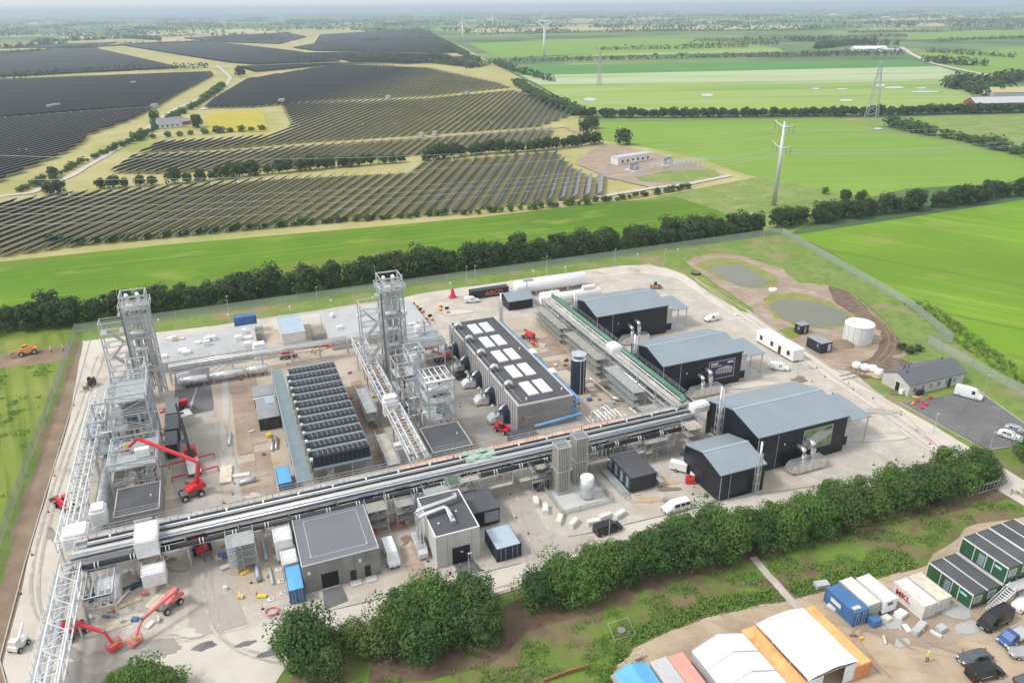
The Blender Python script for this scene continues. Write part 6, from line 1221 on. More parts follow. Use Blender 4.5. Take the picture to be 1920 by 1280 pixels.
for k in range(9): riser(-37+k*.62, 75+rr6.random()*3, [(0,0,.3),(0,0,2.2+rr6.random()*1.4),(.4,.3,3.0),(1.2,.3,3.0)], .14, rr6.choice(['pipe_silver','pipe_navy','steel_white','pipe_black']), 'silver pipe in the low frame beside the lower left road', 'pipes of the low frame by the road')
steel_tower('galvanised portal under the corner of the left rack', -27.6, -23.8, 101.0, 107.6, [2.2,4.2], 4.3, decks=(), rails=False, nv=1)
# rear rack with silver ducts
o, q = rack('low rear pipe rack between the tall towers', 'u', -17.5, 25, 178.6, 181.4, [3.2,4.4], 7)
for b, z, r, mm in ((.6,4.8,.16,'steel_white'),(1.4,4.75,.2,'pipe_white'),(2.2,4.8,.14,'pipe_silver')): MB().tube([q(0,b,z),q(42.5,b,z)],r,8).obj('pipe', mm, o, smooth=True)
rail_run(o, q, 42, -.2, 4.5, 3)
for k, (u0,u1,lab) in enumerate([(-15.5,-9.4,'silver duct section with ribs below the rear rack, nearest the left tower'),(-8.8,-1.0,'long silver duct section in the middle of the rear rack'),(-.4,4.6,'silver duct section below the rear rack at the deck corner')]):
    o = thing('silver_duct', lab, 'duct', (u0,176.6,-.2)); MB().tube([(0,0,1.6),(u1-u0,0,1.6)],1.1,16).obj('shell', 'pipe_silver', o, smooth=True)
    for j in range(5): x = (u1-u0)*(j+.5)/5; MB().tube([(x-.06,0,1.6),(x+.06,0,1.6)],1.17,16).obj('ring', 'galv', o)
    for x in (.8,u1-u0-.8): MB().box(x-.2,x+.2,-.9,.9,0,.8).obj('saddle', 'galv_dull', o)
# connecting pipes by the concrete hall
riser(65.6, 127, [(0,48,4.6),(0,1.5,4.6),(-.3,.4,4.6),(-1.2,-.4,4.4),(-1.4,-.6,3.6),(-1.4,-.6,.6)], .42, 'pipe_blue', 'thick blue pipe running along the concrete hall wall', 'blue pipes at the concrete hall')
riser(53.6, 123.6, [(0,0,2.6),(10.6,0,3.2),(10.8,.4,3.3)], .36, 'pipe_blue', 'short thick blue pipe in front of the concrete hall gable', 'blue pipes at the concrete hall')
o, q = rack('low pipe shelf along the right wall of the concrete hall', 'v', 128, 175, 64.4, 66.6, [2.6,4.0], 7.5)
for b, z, r, mm in ((.4,4.35,.14,'steel_white'),(.4,2.95,.2,'pipe_silver'),(1.8,4.3,.12,'pipe_white'),(1.9,2.9,.15,'pipe_silver')): MB().tube([q(0,b,z),q(47,b,z)],r,8).obj('pipe', mm, o, smooth=True)
for k in range(16): MB().box(.2,.9,1+k*2.9,1.8+k*2.9,4.2,4.8).obj('valve_box', rr6.choice(['light_grey','white','galv']), o)
for k, y in enumerate((151,139.5)): 
    c = tag(MB().box(0,1.7,0,2.4,0,.7).obj('roof_box', 'white'), ['white box over the blue pipe, rear one','white box over the blue pipe, nearer the silo'][k], 'box'); c.location = (64.4,y,4.7)
for k in range(7): riser(66.5+k*.9, 121+rr6.random()*4, [(0,3,.8),(0,.5,.8),(0,0,1.2),(0,0,3.6),(0,-1,4.2),(0,-6,4.2)], .13+.03*(k%2), rr6.choice(['pipe_silver','steel_white','pipe_white']), 'bent silver pipe between the concrete hall and the main rack', 'bent pipes by the rack')
riser(72.8, 141.6, [(0,0,.8),(2.6,.3,.8),(3.2,0,.8),(3.4,-.8,.8),(3.6,-10,.8),(3.9,-11,.8),(4.6,-11.3,.8),(6.4,-11.3,.8)], .32, 'pipe_silver', 'silver pipe lying in a bend on the gravel beside the silo', 'silver pipes on the gravel'); riser(73.2,136.4,[(0,4,.7),(0,1,.7),(.4,.2,.7),(1.6,0,.7)],.24,'pipe_white','short white pipe lying beside the black silo','silver pipes on the gravel'); riser(77.6,122.4,[(0,3.6,.7),(0,0,.7)],.3,'pipe_white','short white pipe lying below the green pipe rack','silver pipes on the gravel')
riser(45.8,106.2,[(0,.8,5.6),(0,-.2,5.0),(.4,-1.0,4.9),(1.4,-1.3,4.9),(2.4,-1.0,4.9),(2.8,-.2,5.0),(2.8,.8,5.6)],.32,'pipe_black','black U shaped pipe loop hanging before the main rack')
riser(19.5,118,[(-12,0,1.2),(0,0,1.2),(1.6,0,1.2),(2.4,-.5,1.2),(2.6,-1.4,1.2),(2.6,-3.4,1.2)],.35,'pipe_navy','black pipe bend leaving the fan cooler towards the rack'); riser(19.5,119.2,[(-12,0,1.2),(0,0,1.2),(2.6,0,1.2),(3.6,-.5,1.2),(3.9,-1.4,1.2),(3.9,-4.4,1.2)],.35,'pipe_navy','second black pipe bend leaving the fan cooler towards the rack')
for k in range(6):
    o = tag(MB().profx([(0,0),(.06,0),(.06,2.2),(-1.6,3.0),(-1.66,2.95),(0,2.15)][::-1],0,.62).obj('cover_strip', ['green_bright','machine_grey','green_bright','yellow','light_grey','orange'][k]), ['bright green cover strip at the near end of the coloured row','dark grey cover strip among the coloured row','second bright green cover strip among the coloured row','yellow cover strip among the coloured row','light grey cover strip among the coloured row','orange cover strip at the end of the coloured row'][k], 'cover strip'); o.location = (61.4+k*.92,110.0,.9); o.rotation_euler = (0,0,math.pi) if False else (0,0,0)
# ------------------------------------------------------------------ fan cooler
CU0, CU1, CV0, CV1, CZ = 8.2, 18.9, 121.2, 161.8, 5.2
o = thing('fan_cooler', 'large bank of black fans in twelve rows on a raised teal deck', 'cooler', (CU0,CV0,-.2)); L, D = CU1-CU0, CV1-CV0
MB().box(-.3,L+.3,-.5,D+.3,CZ-.3,CZ).obj('deck', 'deck_teal', o)
for x in (0,L/3,2*L/3,L):
    for k in range(7): barp(o, 'leg', (x,.2+D*k/6-.2,0), (x,.2+D*k/6-.2,CZ-.3), .26, 'galv')
for x, y in ((0,L/3),(2*L/3,L)): barp(o, 'brace', (x,-.1,.2), (y,-.1,CZ-.4), .16)
for s in (-.3,L+.2): MB().box(s,s+.1,-.5,D+.3,CZ,CZ+.5).obj('edge_beam', 'deck_teal', o)
fan = MB(); fan.lathe(0,0,[(.40,0),(.42,.22)],12,0)
for a in (.4,1.97,3.54,5.11): fan.bar((.08*math.cos(a),.08*math.sin(a),.235),(.36*math.cos(a+.5),.36*math.sin(a+.5),.235),.1,.02,2)
fan.bar((.42,-.36,.22),(.45,.05,.24),.05,.03,1); fan.bar((.45,.05,.24),(.38,.42,.22),.05,.03,1); fan.bar((.38,.42,.22),(.1,.44,.22),.04,.03,1); fan.lathe(0,0,[(.1,.22),(.1,.26)],8,2)
fm = fan.mesh('fan', ['door_black','light_grey','panel_dark']); pr = D/12
for i in range(12):
    y = .3 + i*pr
    u_ = MB().box(.35,L-.05,y,y+2.45,CZ,CZ+1.95).obj('cooler_row', 'panel_dark', o); MB().box(.3,L,y-.1,y+2.55,CZ+1.95,CZ+2.07).obj('top_frame', 'door_black', u_)
    MB().box(.1,L+.1,y+2.6,y+pr-.13,CZ+1.9,CZ+2.04).obj('row_walkway', 'deck_teal', u_)
    for k in range(11): f_ = link('fan', fm, u_, (.35+(L-.4)*(k+.5)/11, y+1.22, CZ+2.07)); f_.scale = (1.06,2.2,.35)
    MB().box(-.25,.2,y+.1,y+1.6,CZ+.3,CZ+1.5).obj('header_box', 'machine_grey', u_); MB().box(-.25,.25,y-.1,y+.35,CZ+1.5,CZ+2.0).obj('valve_cap', 'white', u_)
for k in range(12): MB().box(.5+k*.86,.54+k*.86,.26,.3,CZ+.05,CZ+1.68).obj('panel_joint', 'machine_grey', o)
o = thing('cooler_walkway', 'long teal walkway on legs along the left side of the fan cooler', 'walkway', (4.9,118.6,-.2)); MB().box(0,2.6,0,49,4.6,4.75).obj('deck', 'deck_teal', o)
for k in range(8):
    for x in (.15,2.45): barp(o, 'leg', (x,.3+k*6.9,0), (x,.3+k*6.9,4.6), .18)
for x in (.05,):
    for k in range(17): barp(o, 'rail_post', (x,.3+k*3.0,4.75), (x,.3+k*3.0,5.8), .05)
    for z in (5.3,5.8): barp(o, 'rail', (x,.3,z), (x,48.6,z), .05)
for k in range(10): MB().box(.6,2.1,-3.2+k*.34,-2.95+k*.34,.25+k*.45,.3+k*.45).obj('step', 'grating', o)
# ------------------------------------------------------------------ vehicles
WH = {}
def wheel(o, x, y, r, w=.24, name='wheel'):
    k = (r, w)
    if k not in WH:
        t = MB(); t.tube([(0,-w/2,0),(0,-w*.35,0),(0,w*.35,0),(0,w/2,0)], r, 16, rs=[r*.9,r,r,r*.9]); ri = MB().tube([(0,-w/2-.015,0),(0,w/2+.015,0)], r*.56, 10)
        WH[k] = (t.mesh('tyre','rubber'), ri.mesh('rim','light_grey'))
    a = link(name, WH[k][0], o, (x,y,r)); link('rim', WH[k][1], a); return a
def car_body(o, st, paint, screens, sides, glass='glass_dark'):
    mb = MB(); ring = []
    for x,z0,zb,zr,wb,wr in st: ring.append([(x,-wb*.94,z0),(x,-wb,z0+.22),(x,-wb,zb),(x,-wr,zr-.04),(x,-wr*.86,zr),(x,wr*.86,zr),(x,wr,zr-.04),(x,wb,zb),(x,wb,z0+.22),(x,wb*.94,z0)])
    n = 10; vs = [p for r_ in ring for p in r_]; fs = []
    for i in range(len(st)-1):
        for j in range(n): fs.append((i*n+(j+1)%n, i*n+j, (i+1)*n+j, (i+1)*n+(j+1)%n))
    fs.append(tuple(range(n))); fs.append(tuple(range(len(st)*n-1, (len(st)-1)*n-1, -1)))
    b = mb.add(vs, fs).obj('body', paint, o)
    def lerp(a, c, t): return tuple(a[i]+(c[i]-a[i])*t for i in range(3))
    for i, nm in screens:
        A, B_, C_, D_ = Vector(ring[i][3]), Vector(ring[i][6]), Vector(ring[i+1][6]), Vector(ring[i+1][3]); nn = (B_-A).cross(D_-A).normalized(); 
        if nn.z < 0: nn = -nn
        cen = (A+B_+C_+D_)/4; q = [cen+(p-cen)*.88+nn*.02 for p in (A,B_,C_,D_)]; r_ = [p-nn*.03 for p in q]
        MB().add(q+r_, [(0,1,2,3),(7,6,5,4),(0,4,5,1),(1,5,6,2),(2,6,7,3),(3,7,4,0)]).obj(nm, glass, b)
    for i, f0, f1 in sides:
        for lo, hi, s in ((2,3,-1),(7,6,1)):
            A, B_ = Vector(ring[i][lo]), Vector(ring[i+1][lo]); C_, D_ = Vector(ring[i+1][hi]), Vector(ring[i][hi])
            a = A.lerp(B_, f0); bb = A.lerp(B_, f1); c = D_.lerp(C_, f1); d = D_.lerp(C_, f0); q = [a.lerp(d,.12), bb.lerp(c,.12), bb.lerp(c,.86), a.lerp(d,.86)]
            r_ = [p+Vector((0,-.03*s,0)) for p in q]; q = [p+Vector((0,.012*s,0)) for p in q]
            MB().add(q+r_, [(0,1,2,3),(7,6,5,4),(0,4,5,1),(1,5,6,2),(2,6,7,3),(3,7,4,0)]).obj('side_window', glass, b)
    return b
def vehicle(kind, paint, u, v, rz, label, cat, group=None, z=-.18, words=None):
    o = thing({'van':'van','people_van':'van','car':'car','small_van':'van'}[kind], label, cat, (u,v,z), rz, group)
    if kind == 'van':
        L, w = 5.6, 1.0; st = [(0,.35,1.2,2.25,.96,.84),(.12,.32,1.2,2.38,1.0,.88),(2.6,.3,1.2,2.42,1.02,.89),(4.15,.3,1.2,2.32,1.02,.86),(4.95,.3,1.18,1.25,1.0,.86),(5.5,.32,.95,1.0,.96,.8),(5.65,.36,.75,.8,.88,.72)]
        car_body(o, st, paint, [(3,'windscreen')], [(2,.55,.98)]); wb = (1.05,4.6); r = .34
    elif kind == 'people_van':
        L, w = 5.1, .95; st = [(0,.35,1.08,1.72,.9,.78),(.15,.3,1.08,1.88,.95,.8),(2.2,.28,1.08,1.94,.97,.8),(3.5,.28,1.08,1.88,.97,.78),(4.35,.28,1.05,1.12,.95,.8),(4.95,.3,.88,.93,.92,.76),(5.1,.34,.7,.74,.84,.68)]
        car_body(o, st, paint, [(3,'windscreen')], [(1,.06,.48),(1,.54,.96),(2,.1,.9)]); wb = (.95,4.1); r = .34
        MB().box(-.02,.02,-.7,.7,1.2,1.65).obj('rear_window', 'glass_dark', o)
    elif kind == 'small_van':
        L, w = 4.4, .9; st = [(0,.32,1.0,1.7,.86,.76),(.12,.3,1.0,1.8,.9,.78),(1.9,.28,1.0,1.83,.92,.78),(2.75,.28,1.0,1.76,.92,.74),(3.45,.28,.98,1.05,.9,.76),(4.25,.3,.82,.86,.86,.7),(4.4,.33,.66,.7,.8,.62)]
        car_body(o, st, paint, [(3,'windscreen')], [(2,.1,.95)]); wb = (.8,3.55); r = .32
    else:
        L, w = 4.6, .92; st = [(0,.34,.86,.92,.82,.7),(.12,.28,.92,1.0,.88,.72),(.75,.26,.94,1.42,.92,.66),(1.7,.25,.94,1.5,.93,.68),(2.55,.25,.94,1.46,.93,.66),(3.35,.25,.92,.97,.92,.76),(4.3,.27,.78,.82,.88,.7),(4.6,.32,.6,.64,.78,.6)]
        car_body(o, st, paint, [(4,'windscreen'),(1,'rear_window')], [(2,.1,.95),(3,.05,.95)]); wb = (.85,3.7); r = .33
    W2 = st[2][4]
    for x in wb:
        for s in (-1,1): wheel(o, x, s*(W2-.1), r)
    for s in (-1,1):
        MB().box(L-.12,L+.03,s*W2*.62-.16,s*W2*.62+.16,.62,.82).obj('headlight', 'lamp_lens', o); MB().box(-.03,.05,s*W2*.8-.08,s*W2*.8+.08,.75,1.1).obj('tail_light', 'tail_red', o)
        MB().box(L*.72,L*.72+.14,s*(W2+.12)-.1,s*(W2+.12)+.1,1.0,1.2).obj('wing_mirror', paint, o)
    MB().box(L-.1,L+.06,-W2*.75,W2*.75,.3,.52).obj('bumper', 'rubber', o); MB().box(L+.03,L+.07,-.26,.26,.42,.54).obj('number_plate', 'white', o)
    if words:
        for s in (-1,1): MB().box(L*.2,L*.52,s*(W2+.008)-.006,s*(W2+.008)+.006,.93,1.03).obj('side_stripe','light_grey',o)
    return o
R = math.radians
vehicle('van','paint_white',16.9,100.8,R(-90),'white high roofed van parked beside the square grey flat building','van')
vehicle('people_van','paint_black',50.4,90.4,R(3),'black van driving on the front road past the concrete blocks','van')
vehicle('people_van','paint_white',69.6,91.2,R(180),'white van on the front road below the black annex','van')
vehicle('small_van','paint_white',120.2,131.0,R(-42),'small white van parked by the purple banner hall canopy','van')
vehicle('small_van','paint_white',127.6,162.4,R(180),'small white van between the rear hall and the pond corner','van')
vehicle('small_van','paint_white',64.8,203.6,R(-12),'small white van beside the black lettered container','van')
vehicle('van','paint_white',150.4,104.0,R(-62),'white van on the dark car park by the gable office','van')
vehicle('car','paint_white',143.2,87.6,R(-68),'white car parked at the corner of the dark car park','car')
vehicle('car','paint_silver',146.4,88.6,R(-68),'silver car parked beside the white car on the dark car park','car')
vehicle('car','paint_grey',88.2,46.6,R(170),'grey car parked beside the black van on the sandy yard','car')
vehicle('people_van','paint_black',82.4,45.0,R(-8),'black van parked beside the grey car on the sandy yard','van', words=True)
vehicle('van','paint_black',97.4,50.9,R(184),'large black van with grey bonnet parked before the green offices','van', words=True)
vehicle('car','paint_white',99.4,51.2,R(12),'white car half hidden behind the large black van','car'); vehicle('car','paint_silver',95.2,43.6,R(150),'silver car at the yard edge beyond the grey car','car')
vehicle('car','paint_grey',87.2,41.8,R(-10),'dark car half out of sight below the black yard van','car')
o = thing('pickup', 'blue pickup with empty flat bed beside the large black van', 'pickup', (96.6,47.6,-.18), R(182))
car_body(o, [(2.6,.4,1.05,1.75,.9,.76),(2.7,.35,1.05,1.85,.92,.78),(3.5,.32,1.05,1.85,.93,.76),(4.2,.32,1.02,1.1,.92,.76),(4.85,.34,.85,.9,.88,.7),(5.0,.36,.7,.74,.8,.62)], 'paint_blue', [(2,'windscreen')], [(1,.1,.95)]); MB().box(-.2,2.55,-1.0,1.0,.75,.87).obj('flat_bed', 'light_grey', o)
for s in (-1,1): MB().box(-.2,2.55,s*1.0-.03,s*1.0+.03,.87,1.2).obj('side_board', 'light_grey', o); wheel(o,.9,s*.8,.34); wheel(o,4.0,s*.8,.34); MB().box(4.9,5.04,s*.6-.15,s*.6+.15,.66,.84).obj('headlight','lamp_lens',o)
MB().box(.0,2.3,-.75,.75,.5,.75).obj('chassis','machine_grey',o)
# ------------------------------------------------------------------ lifts and machines
def boom_lift(u, v, rz, yaw, pts, label, paint='red', big=1.0, z=-.18):
    o = thing('boom_lift', label, 'boom lift', (u,v,z), rz); k = big
    MB().box(-1.5*k,1.5*k,-.7*k,.7*k,.5*k,.95*k).obj('chassis', 'machine_grey', o)
    for x in (-1.15,1.15):
        for y in (-.95,.95): wheel(o, x*k, y*k, .5*k, .36*k)
    c, s = math.cos(yaw-rz), math.sin(yaw-rz)
    def tr(x, y): return (x*c-y*s, x*s+y*c)
    t = MB().lathe(0,0,[(.6*k,.95*k),(.6*k,1.15*k)],14).obj('turntable', 'machine_grey', o)
    h = MB().profy([(-2.0*k,1.15*k),(.7*k,1.15*k),(.7*k,1.5*k),(-.6*k,1.9*k),(-1.8*k,1.9*k),(-2.05*k,1.6*k)], -.85*k, .85*k).obj('counterweight', paint, o); h.rotation_euler = (0,0,yaw-rz)
    for y in (-.55,.55): w_ = MB().box(-1.9*k,-.2*k,y*k-.32*k,y*k+.32*k,1.88*k,2.02*k).obj('engine_cover', paint, o); w_.rotation_euler = (0,0,yaw-rz)
    # boom points come in plant coordinates
    ci, si = math.cos(-rz), math.sin(-rz)
    P3 = []
    for (a, b, zz) in pts: dx, dy = a-u, b-v; P3.append(Vector((dx*ci-dy*si, dx*si+dy*ci, zz-z)))
    start = Vector((*tr(-1.0*k,0), 1.8*k)); chain = [start]+P3; wd = [.46*k,.38*k,.3*k,.24*k]
    for i in range(len(chain)-1):
        MB().bar(chain[i], chain[i+1], wd[min(i,3)], wd[min(i,3)]*1.1).obj('boom' if i < len(chain)-2 else 'jib', paint, o)
        MB().lathe(0,0,[(.22*k,-.28*k),(.22*k,.28*k)],10).obj('joint', 'machine_grey', o).location = chain[i]
    e = chain[-1]; bk = MB()
    fl = MB().box(e.x-.95,e.x+.95,e.y-.45,e.y+.45,e.z-.55,e.z-.47).obj('basket_floor', paint, o)
    for a in (-.95,0,.95):
        for b in (-.45,.45): bk.bar((e.x+a,e.y+b,e.z-.5),(e.x+a,e.y+b,e.z+.6),.06)
    for zz in (.05,.6):
        for a,b in (((-.95,-.45),(.95,-.45)),((.95,-.45),(.95,.45)),((.95,.45),(-.95,.45)),((-.95,.45),(-.95,-.45))): bk.bar((e.x+a[0],e.y+a[1],e.z+zz),(e.x+b[0],e.y+b[1],e.z+zz),.07)
    tag(bk.obj('basket', paint, o), kind='stuff'); MB().box(e.x-.3,e.x+.3,e.y-.5,e.y-.35,e.z+.2,e.z+.6).obj('control_box', 'yellow', o); return o
def pz(x, y, z): a = P(x, y, z); return (a[0], a[1], z)
u, v = P(360,928); boom_lift(u, v, R(15), R(200), [pz(372,866,7.8),pz(258,822,9.4),pz(236,843,7.6)], 'big red boom lift reaching over the left frames', 'red', 1.25)
u, v = P(143,1186); boom_lift(u, v, R(30), R(-25), [pz(125,1164,3.0),pz(195,1184,2.6),pz(214,1208,.9)], 'red boom lift with folded arm next to the lower left pipe bridge', 'red', 1.05)
u, v = P(318,1136); boom_lift(u, v, R(40), R(215), [pz(333,1103,3.6),pz(266,1160,2.6),pz(252,1198,.8)], 'faded red boom lift parked on the gravel left of the grey building', 'red_faded', 1.05)
u, v = P(336,766); boom_lift(u, v, R(10), R(185), [pz(352,750,3.0),pz(322,757,2.6),pz(308,768,1.3)], 'red boom lift at the foot of the tall left tower', 'red')
u, v = P(543,668); boom_lift(u, v, R(15), R(10), [pz(540,655,2.6),pz(590,650,3.6),pz(618,648,3.2)], 'red boom lift behind the fan cooler under the rear rack', 'red')
u, v = P(828,676); boom_lift(u, v, R(15), R(170), [pz(838,665,3.0),pz(815,660,2.4),pz(806,650,1.4)], 'red boom lift between the central platform and the ribbed hall wall', 'red')
u, v = P(990,634); boom_lift(u, v, R(-65), R(110), [pz(984,618,2.6),pz(996,632,2.4),pz(1000,642,1.2)], 'red boom lift folded beside the black silo side of the concrete hall', 'red')
def telehandler(u, v, rz, label, paint='red', boom=((-1.6,1.9),(2.6,1.5)), fork=True, name='telehandler', k=1.0):
    o = thing(name, label, 'telehandler', (u,v,-.18), rz)
    MB().profy([(-2.1*k,.6),(2.0*k,.6),(2.1*k,1.1),(1.3*k,1.25),(-2.1*k,1.45)], -.75*k, .75*k).obj('body', paint, o)
    MB().profy([(-.5*k,1.2),(.9*k,1.2),(.7*k,2.3),(-.4*k,2.3)], -.8*k, -.05).obj('cab', 'glass_dark', o); MB().box(-.45*k,.75*k,-.82*k,-.03,2.3,2.38).obj('cab_roof', paint, o)
    for x in (-1.3,1.35):
        for y in (-.95,.95): wheel(o, x*k, y*k, .58*k, .4*k)
    MB().bar((boom[0][0]*k,.35,boom[0][1]),(boom[1][0]*k,.35,boom[1][1]),.36,.4).obj('boom', paint, o); MB().bar((boom[1][0]*k,.35,boom[1][1]),(boom[1][0]*k+.9,.35,boom[1][1]-.8),.26).obj('boom_head', 'machine_grey', o)
    if fork:
        x = boom[1][0]*k+.9
        for y in (-.2,.9): MB().box(x,x+1.3,y-.08,y+.08,.25,.33).obj('fork', 'machine_grey', o)
        MB().box(x-.1,x,-.4,1.1,.25,1.1).obj('fork_carriage', 'machine_grey', o)
    return o
telehandler(*P(375,1024), R(-78), 'red telehandler in front of the left scaffold on the cut road', k=1.3, boom=((-1.9,2.2),(1.9,3.0)))
telehandler(*P(122,950), R(120), 'red telehandler on the road beside the left fence')
telehandler(*P(941,808), R(-60), 'red forklift at the corner of the concrete hall', k=.8); telehandler(*P(864,708), R(20), 'dark olive forklift on the asphalt before the duct units', 'machine_olive', k=.75)
telehandler(*P(172,722), R(-120), 'small dark green tractor on the road by the left tower', 'machine_olive', k=.6, name='tractor'); telehandler(*P(52,662), R(195), 'orange wheel loader on the soil track outside the fence', 'orange', k=1.1, name='wheel_loader')
o = thing('road_roller', 'orange road roller on the gravel behind the rear hall', 'roller', (*P(1228,540),-.18), R(-20)); MB().box(-1.2,.8,-.7,.7,.5,1.3).obj('body','orange',o); dr_=MB().lathe(0,0,[(.65,-.75),(.65,.75)],18).obj('drum','machine_grey',o); dr_.rotation_euler=(math.pi/2,0,0); dr_.location=(1.5,0,.65); MB().box(-.4,.5,-.6,.6,1.3,2.4).obj('cab','glass_dark',o); MB().box(-.5,.6,-.7,.7,2.4,2.5).obj('cab_roof','teal',o)
for y in (-.7,.7): wheel(o,-.9,y,.6,.4)
o = thing('crane_truck', 'red truck with dark folding crane and red outriggers on the crane pad', 'crane truck', (*P(362,872),-.18), R(96))
MB().box(-4.5,1.6,-1.15,1.15,.9,1.15).obj('flat_bed','white_dirty',o); MB().profy([(1.9,.5),(4.0,.5),(4.0,1.8),(3.6,2.8),(1.9,2.8)],-1.15,1.15).obj('cab','red',o); MB().profy([(3.62,2.7),(4.02,1.85),(4.06,1.85),(3.66,2.72)],-1.0,1.0).obj('windscreen','glass_dark',o); MB().box(-4.4,3.4,-.4,.4,.5,.9).obj('chassis','machine_grey',o)
for x in (-3.4,-2.3,3.0):
    for y in (-1.0,1.0): wheel(o,x,y,.5,.35)
for x in (-4.0,1.2): MB().bar((x,-4.2,1.0),(x,4.2,1.0),.24).obj('outrigger','red',o)
for x in (-4.0,1.2):
    for y in (-4.2,4.2): MB().bar((x,y,0),(x,y,1.0),.18).obj('outrigger_foot','machine_grey',o)
MB().box(1.0,1.8,-.6,.6,1.15,2.4).obj('crane_base','machine_olive',o); MB().bar((1.4,0,2.3),(1.0,.1,4.6),.6).obj('crane_column','machine_olive',o); MB().bar((1.0,.1,4.6),(6.0,.4,7.8),.6,.7).obj('crane_boom','machine_olive',o); MB().bar((6.0,.4,7.8),(9.6,.6,9.4),.4).obj('crane_tip','machine_olive',o)
o = thing('plant_machine', 'white machine with raised arm at the lower left road edge', 'machine', (*P(37,1212),-.18), R(60)); MB().box(-1.2,1.2,-.7,.7,.5,1.2).obj('body','white',o); MB().bar((0,0,1.2),(1.8,.2,2.8),.3).obj('arm','white',o); MB().box(-1.0,-.1,-.6,.6,1.2,2.0).obj('hood','white_dirty',o)
for x in (-.8,.8):
    for y in (-.75,.75): wheel(o,x,y,.4,.3)
o = thing('generator_trailer','white generator trailer beside the black annex','trailer',(*P(1272,880),-.18),R(-50)); MB().box(-1.7,1.7,-.75,.75,.5,1.9).obj('housing','white',o); MB().bar((1.7,0,.6),(2.8,0,.5),.1).obj('drawbar','galv',o); wheel(o,-.3,-.8,.34); wheel(o,-.3,.8,.34)
o = thing('red_tank','small red tank beside the white generator at the black annex','tank',(*P(1293,903),-.18),R(-30)); MB().box(-.8,.8,-.6,.6,.15,1.3).obj('shell','red',o); MB().box(-.7,.7,-.5,.5,0,.15).obj('skid','machine_grey',o); MB().lathe(0,0,[(.2,1.3),(.2,1.42)],10).obj('cap','rubber',o)
o = tag(MB().prism([(-.9,-.7),(.9,-.7),(.9,.7),(-.9,.7)],0,1.2).obj('white_crate','wrap_white'),'white crate standing beside the small red tank','crate'); o.location=(*P(1305,893),-.18)
# ------------------------------------------------------------------ containers
def corr(mb, p, q, z0, z1, n, depth=.05):
    p = Vector((*p,0)); q = Vector((*q,0)); d = (q-p); L = d.length; d.normalize(); nn = Vector((d.y,-d.x,0)); pts = []
    for i in range(n):
        for t, o_ in ((0,0),(.3,0),(.5,1),(.8,1)): pts.append(p+d*(L*(i+t)/n)-nn*depth*o_)
    pts.append(q)
    vs = [(a.x,a.y,z) for a in pts for z in (z0,z1)]; mb.add(vs, [(2*i,2*i+2,2*i+3,2*i+1) for i in range(len(pts)-1)])
def container(u0, v0, L, Wd, Hh, m, label, rz=0, roof=None, doors='s', words=None, name='shipping_container', z=-.18, group=None, logo=None):
    """corner at u0,v0; length runs along local y"""
    o = thing(name, label, 'container', (u0,v0,z), rz, group); mb = MB(); h0 = .12
    corr(mb,(0,0),(Wd,0),h0,Hh-.1,5); corr(mb,(Wd,0),(Wd,L),h0,Hh-.1,int(L/.55)); corr(mb,(Wd,L),(0,L),h0,Hh-.1,5); corr(mb,(0,L),(0,0),h0,Hh-.1,int(L/.55))
    tag(mb.obj('side_walls', m, o)); MB().box(.04,Wd-.04,.04,L-.04,Hh-.12,Hh-.03).obj('roof', roof or m, o); MB().box(.02,Wd-.02,.02,L-.02,.05,.2).obj('floor_frame', m, o)
    for x in (0,Wd):
        for y in (0,L): MB().box(x-.07,x+.07,y-.07,y+.07,0,Hh).obj('corner_post', m, o)
    for z_ in (Hh-.08,.14):
        for a,b in (((0,0),(Wd,0)),((Wd,0),(Wd,L)),((Wd,L),(0,L)),((0,L),(0,0))): barp(o,'edge_rail',(*a,z_),(*b,z_),.1,m)
    if doors:
        y = -.05 if doors == 's' else L+.05
        for k in range(2):
            d = MB().box(.08+k*(Wd-.16)/2,.05+(k+1)*(Wd-.16)/2,min(y,y+.02),max(y,y+.05),.2,Hh-.15).obj('door', m, o)
            for j in (.3,.7): x = .08+(k+j)*(Wd-.16)/2; MB().bar((x,y-.06 if doors=='s' else y+.08,.2),(x,y-.06 if doors=='s' else y+.08,Hh-.15),.05).obj('lock_rod','light_grey',d)
    return o
o = container(67.6,205.2,12.2,2.44,2.6,'panel_dark','long black shipping container lettered in orange by the rear fence', R(-90), name='shipping_container', doors=None); o.location = (67.6,207.6,-.18)
text(o, 'AIRCO', 1.9, (2.52, 7.4, 1.3), (math.pi/2,0,math.pi/2), 'orange', ext=.02)
container(-1.4,205.4,5.8,2.44,2.6,'blue','blue shipping container behind the left concrete deck', R(-90)+0, doors=None).location = (-1.4,208.0,2.0)
container(46.4,105.6,2.4,2.2,2.3,'panel_dark','short black half container beside the middle drive', R(0))
container(32.6,90.4,5.5,4.2,2.6,'navy','wide dark blue container with grey roof beside the duct building', 0, roof='blue_grey')
container(.4,93.5,5.6,2.2,2.6,'blue','blue container with light blue tarpaulin beside the grey flat building', 0, roof='blue_light'); container(1.9,122.8,5.8,2.4,2.5,'blue','container with bright blue tarpaulin under the main rack edge', 0, roof='blue_light')
container(-33.4,157.4,2.6,2.3,2.4,'blue','small blue container on the road side of the left frames', 0, roof='blue_light'); container(-31.4,166.6,4.6,2.4,2.4,'blue','blue and white container at the foot of the left stair tower', 0, roof='white')
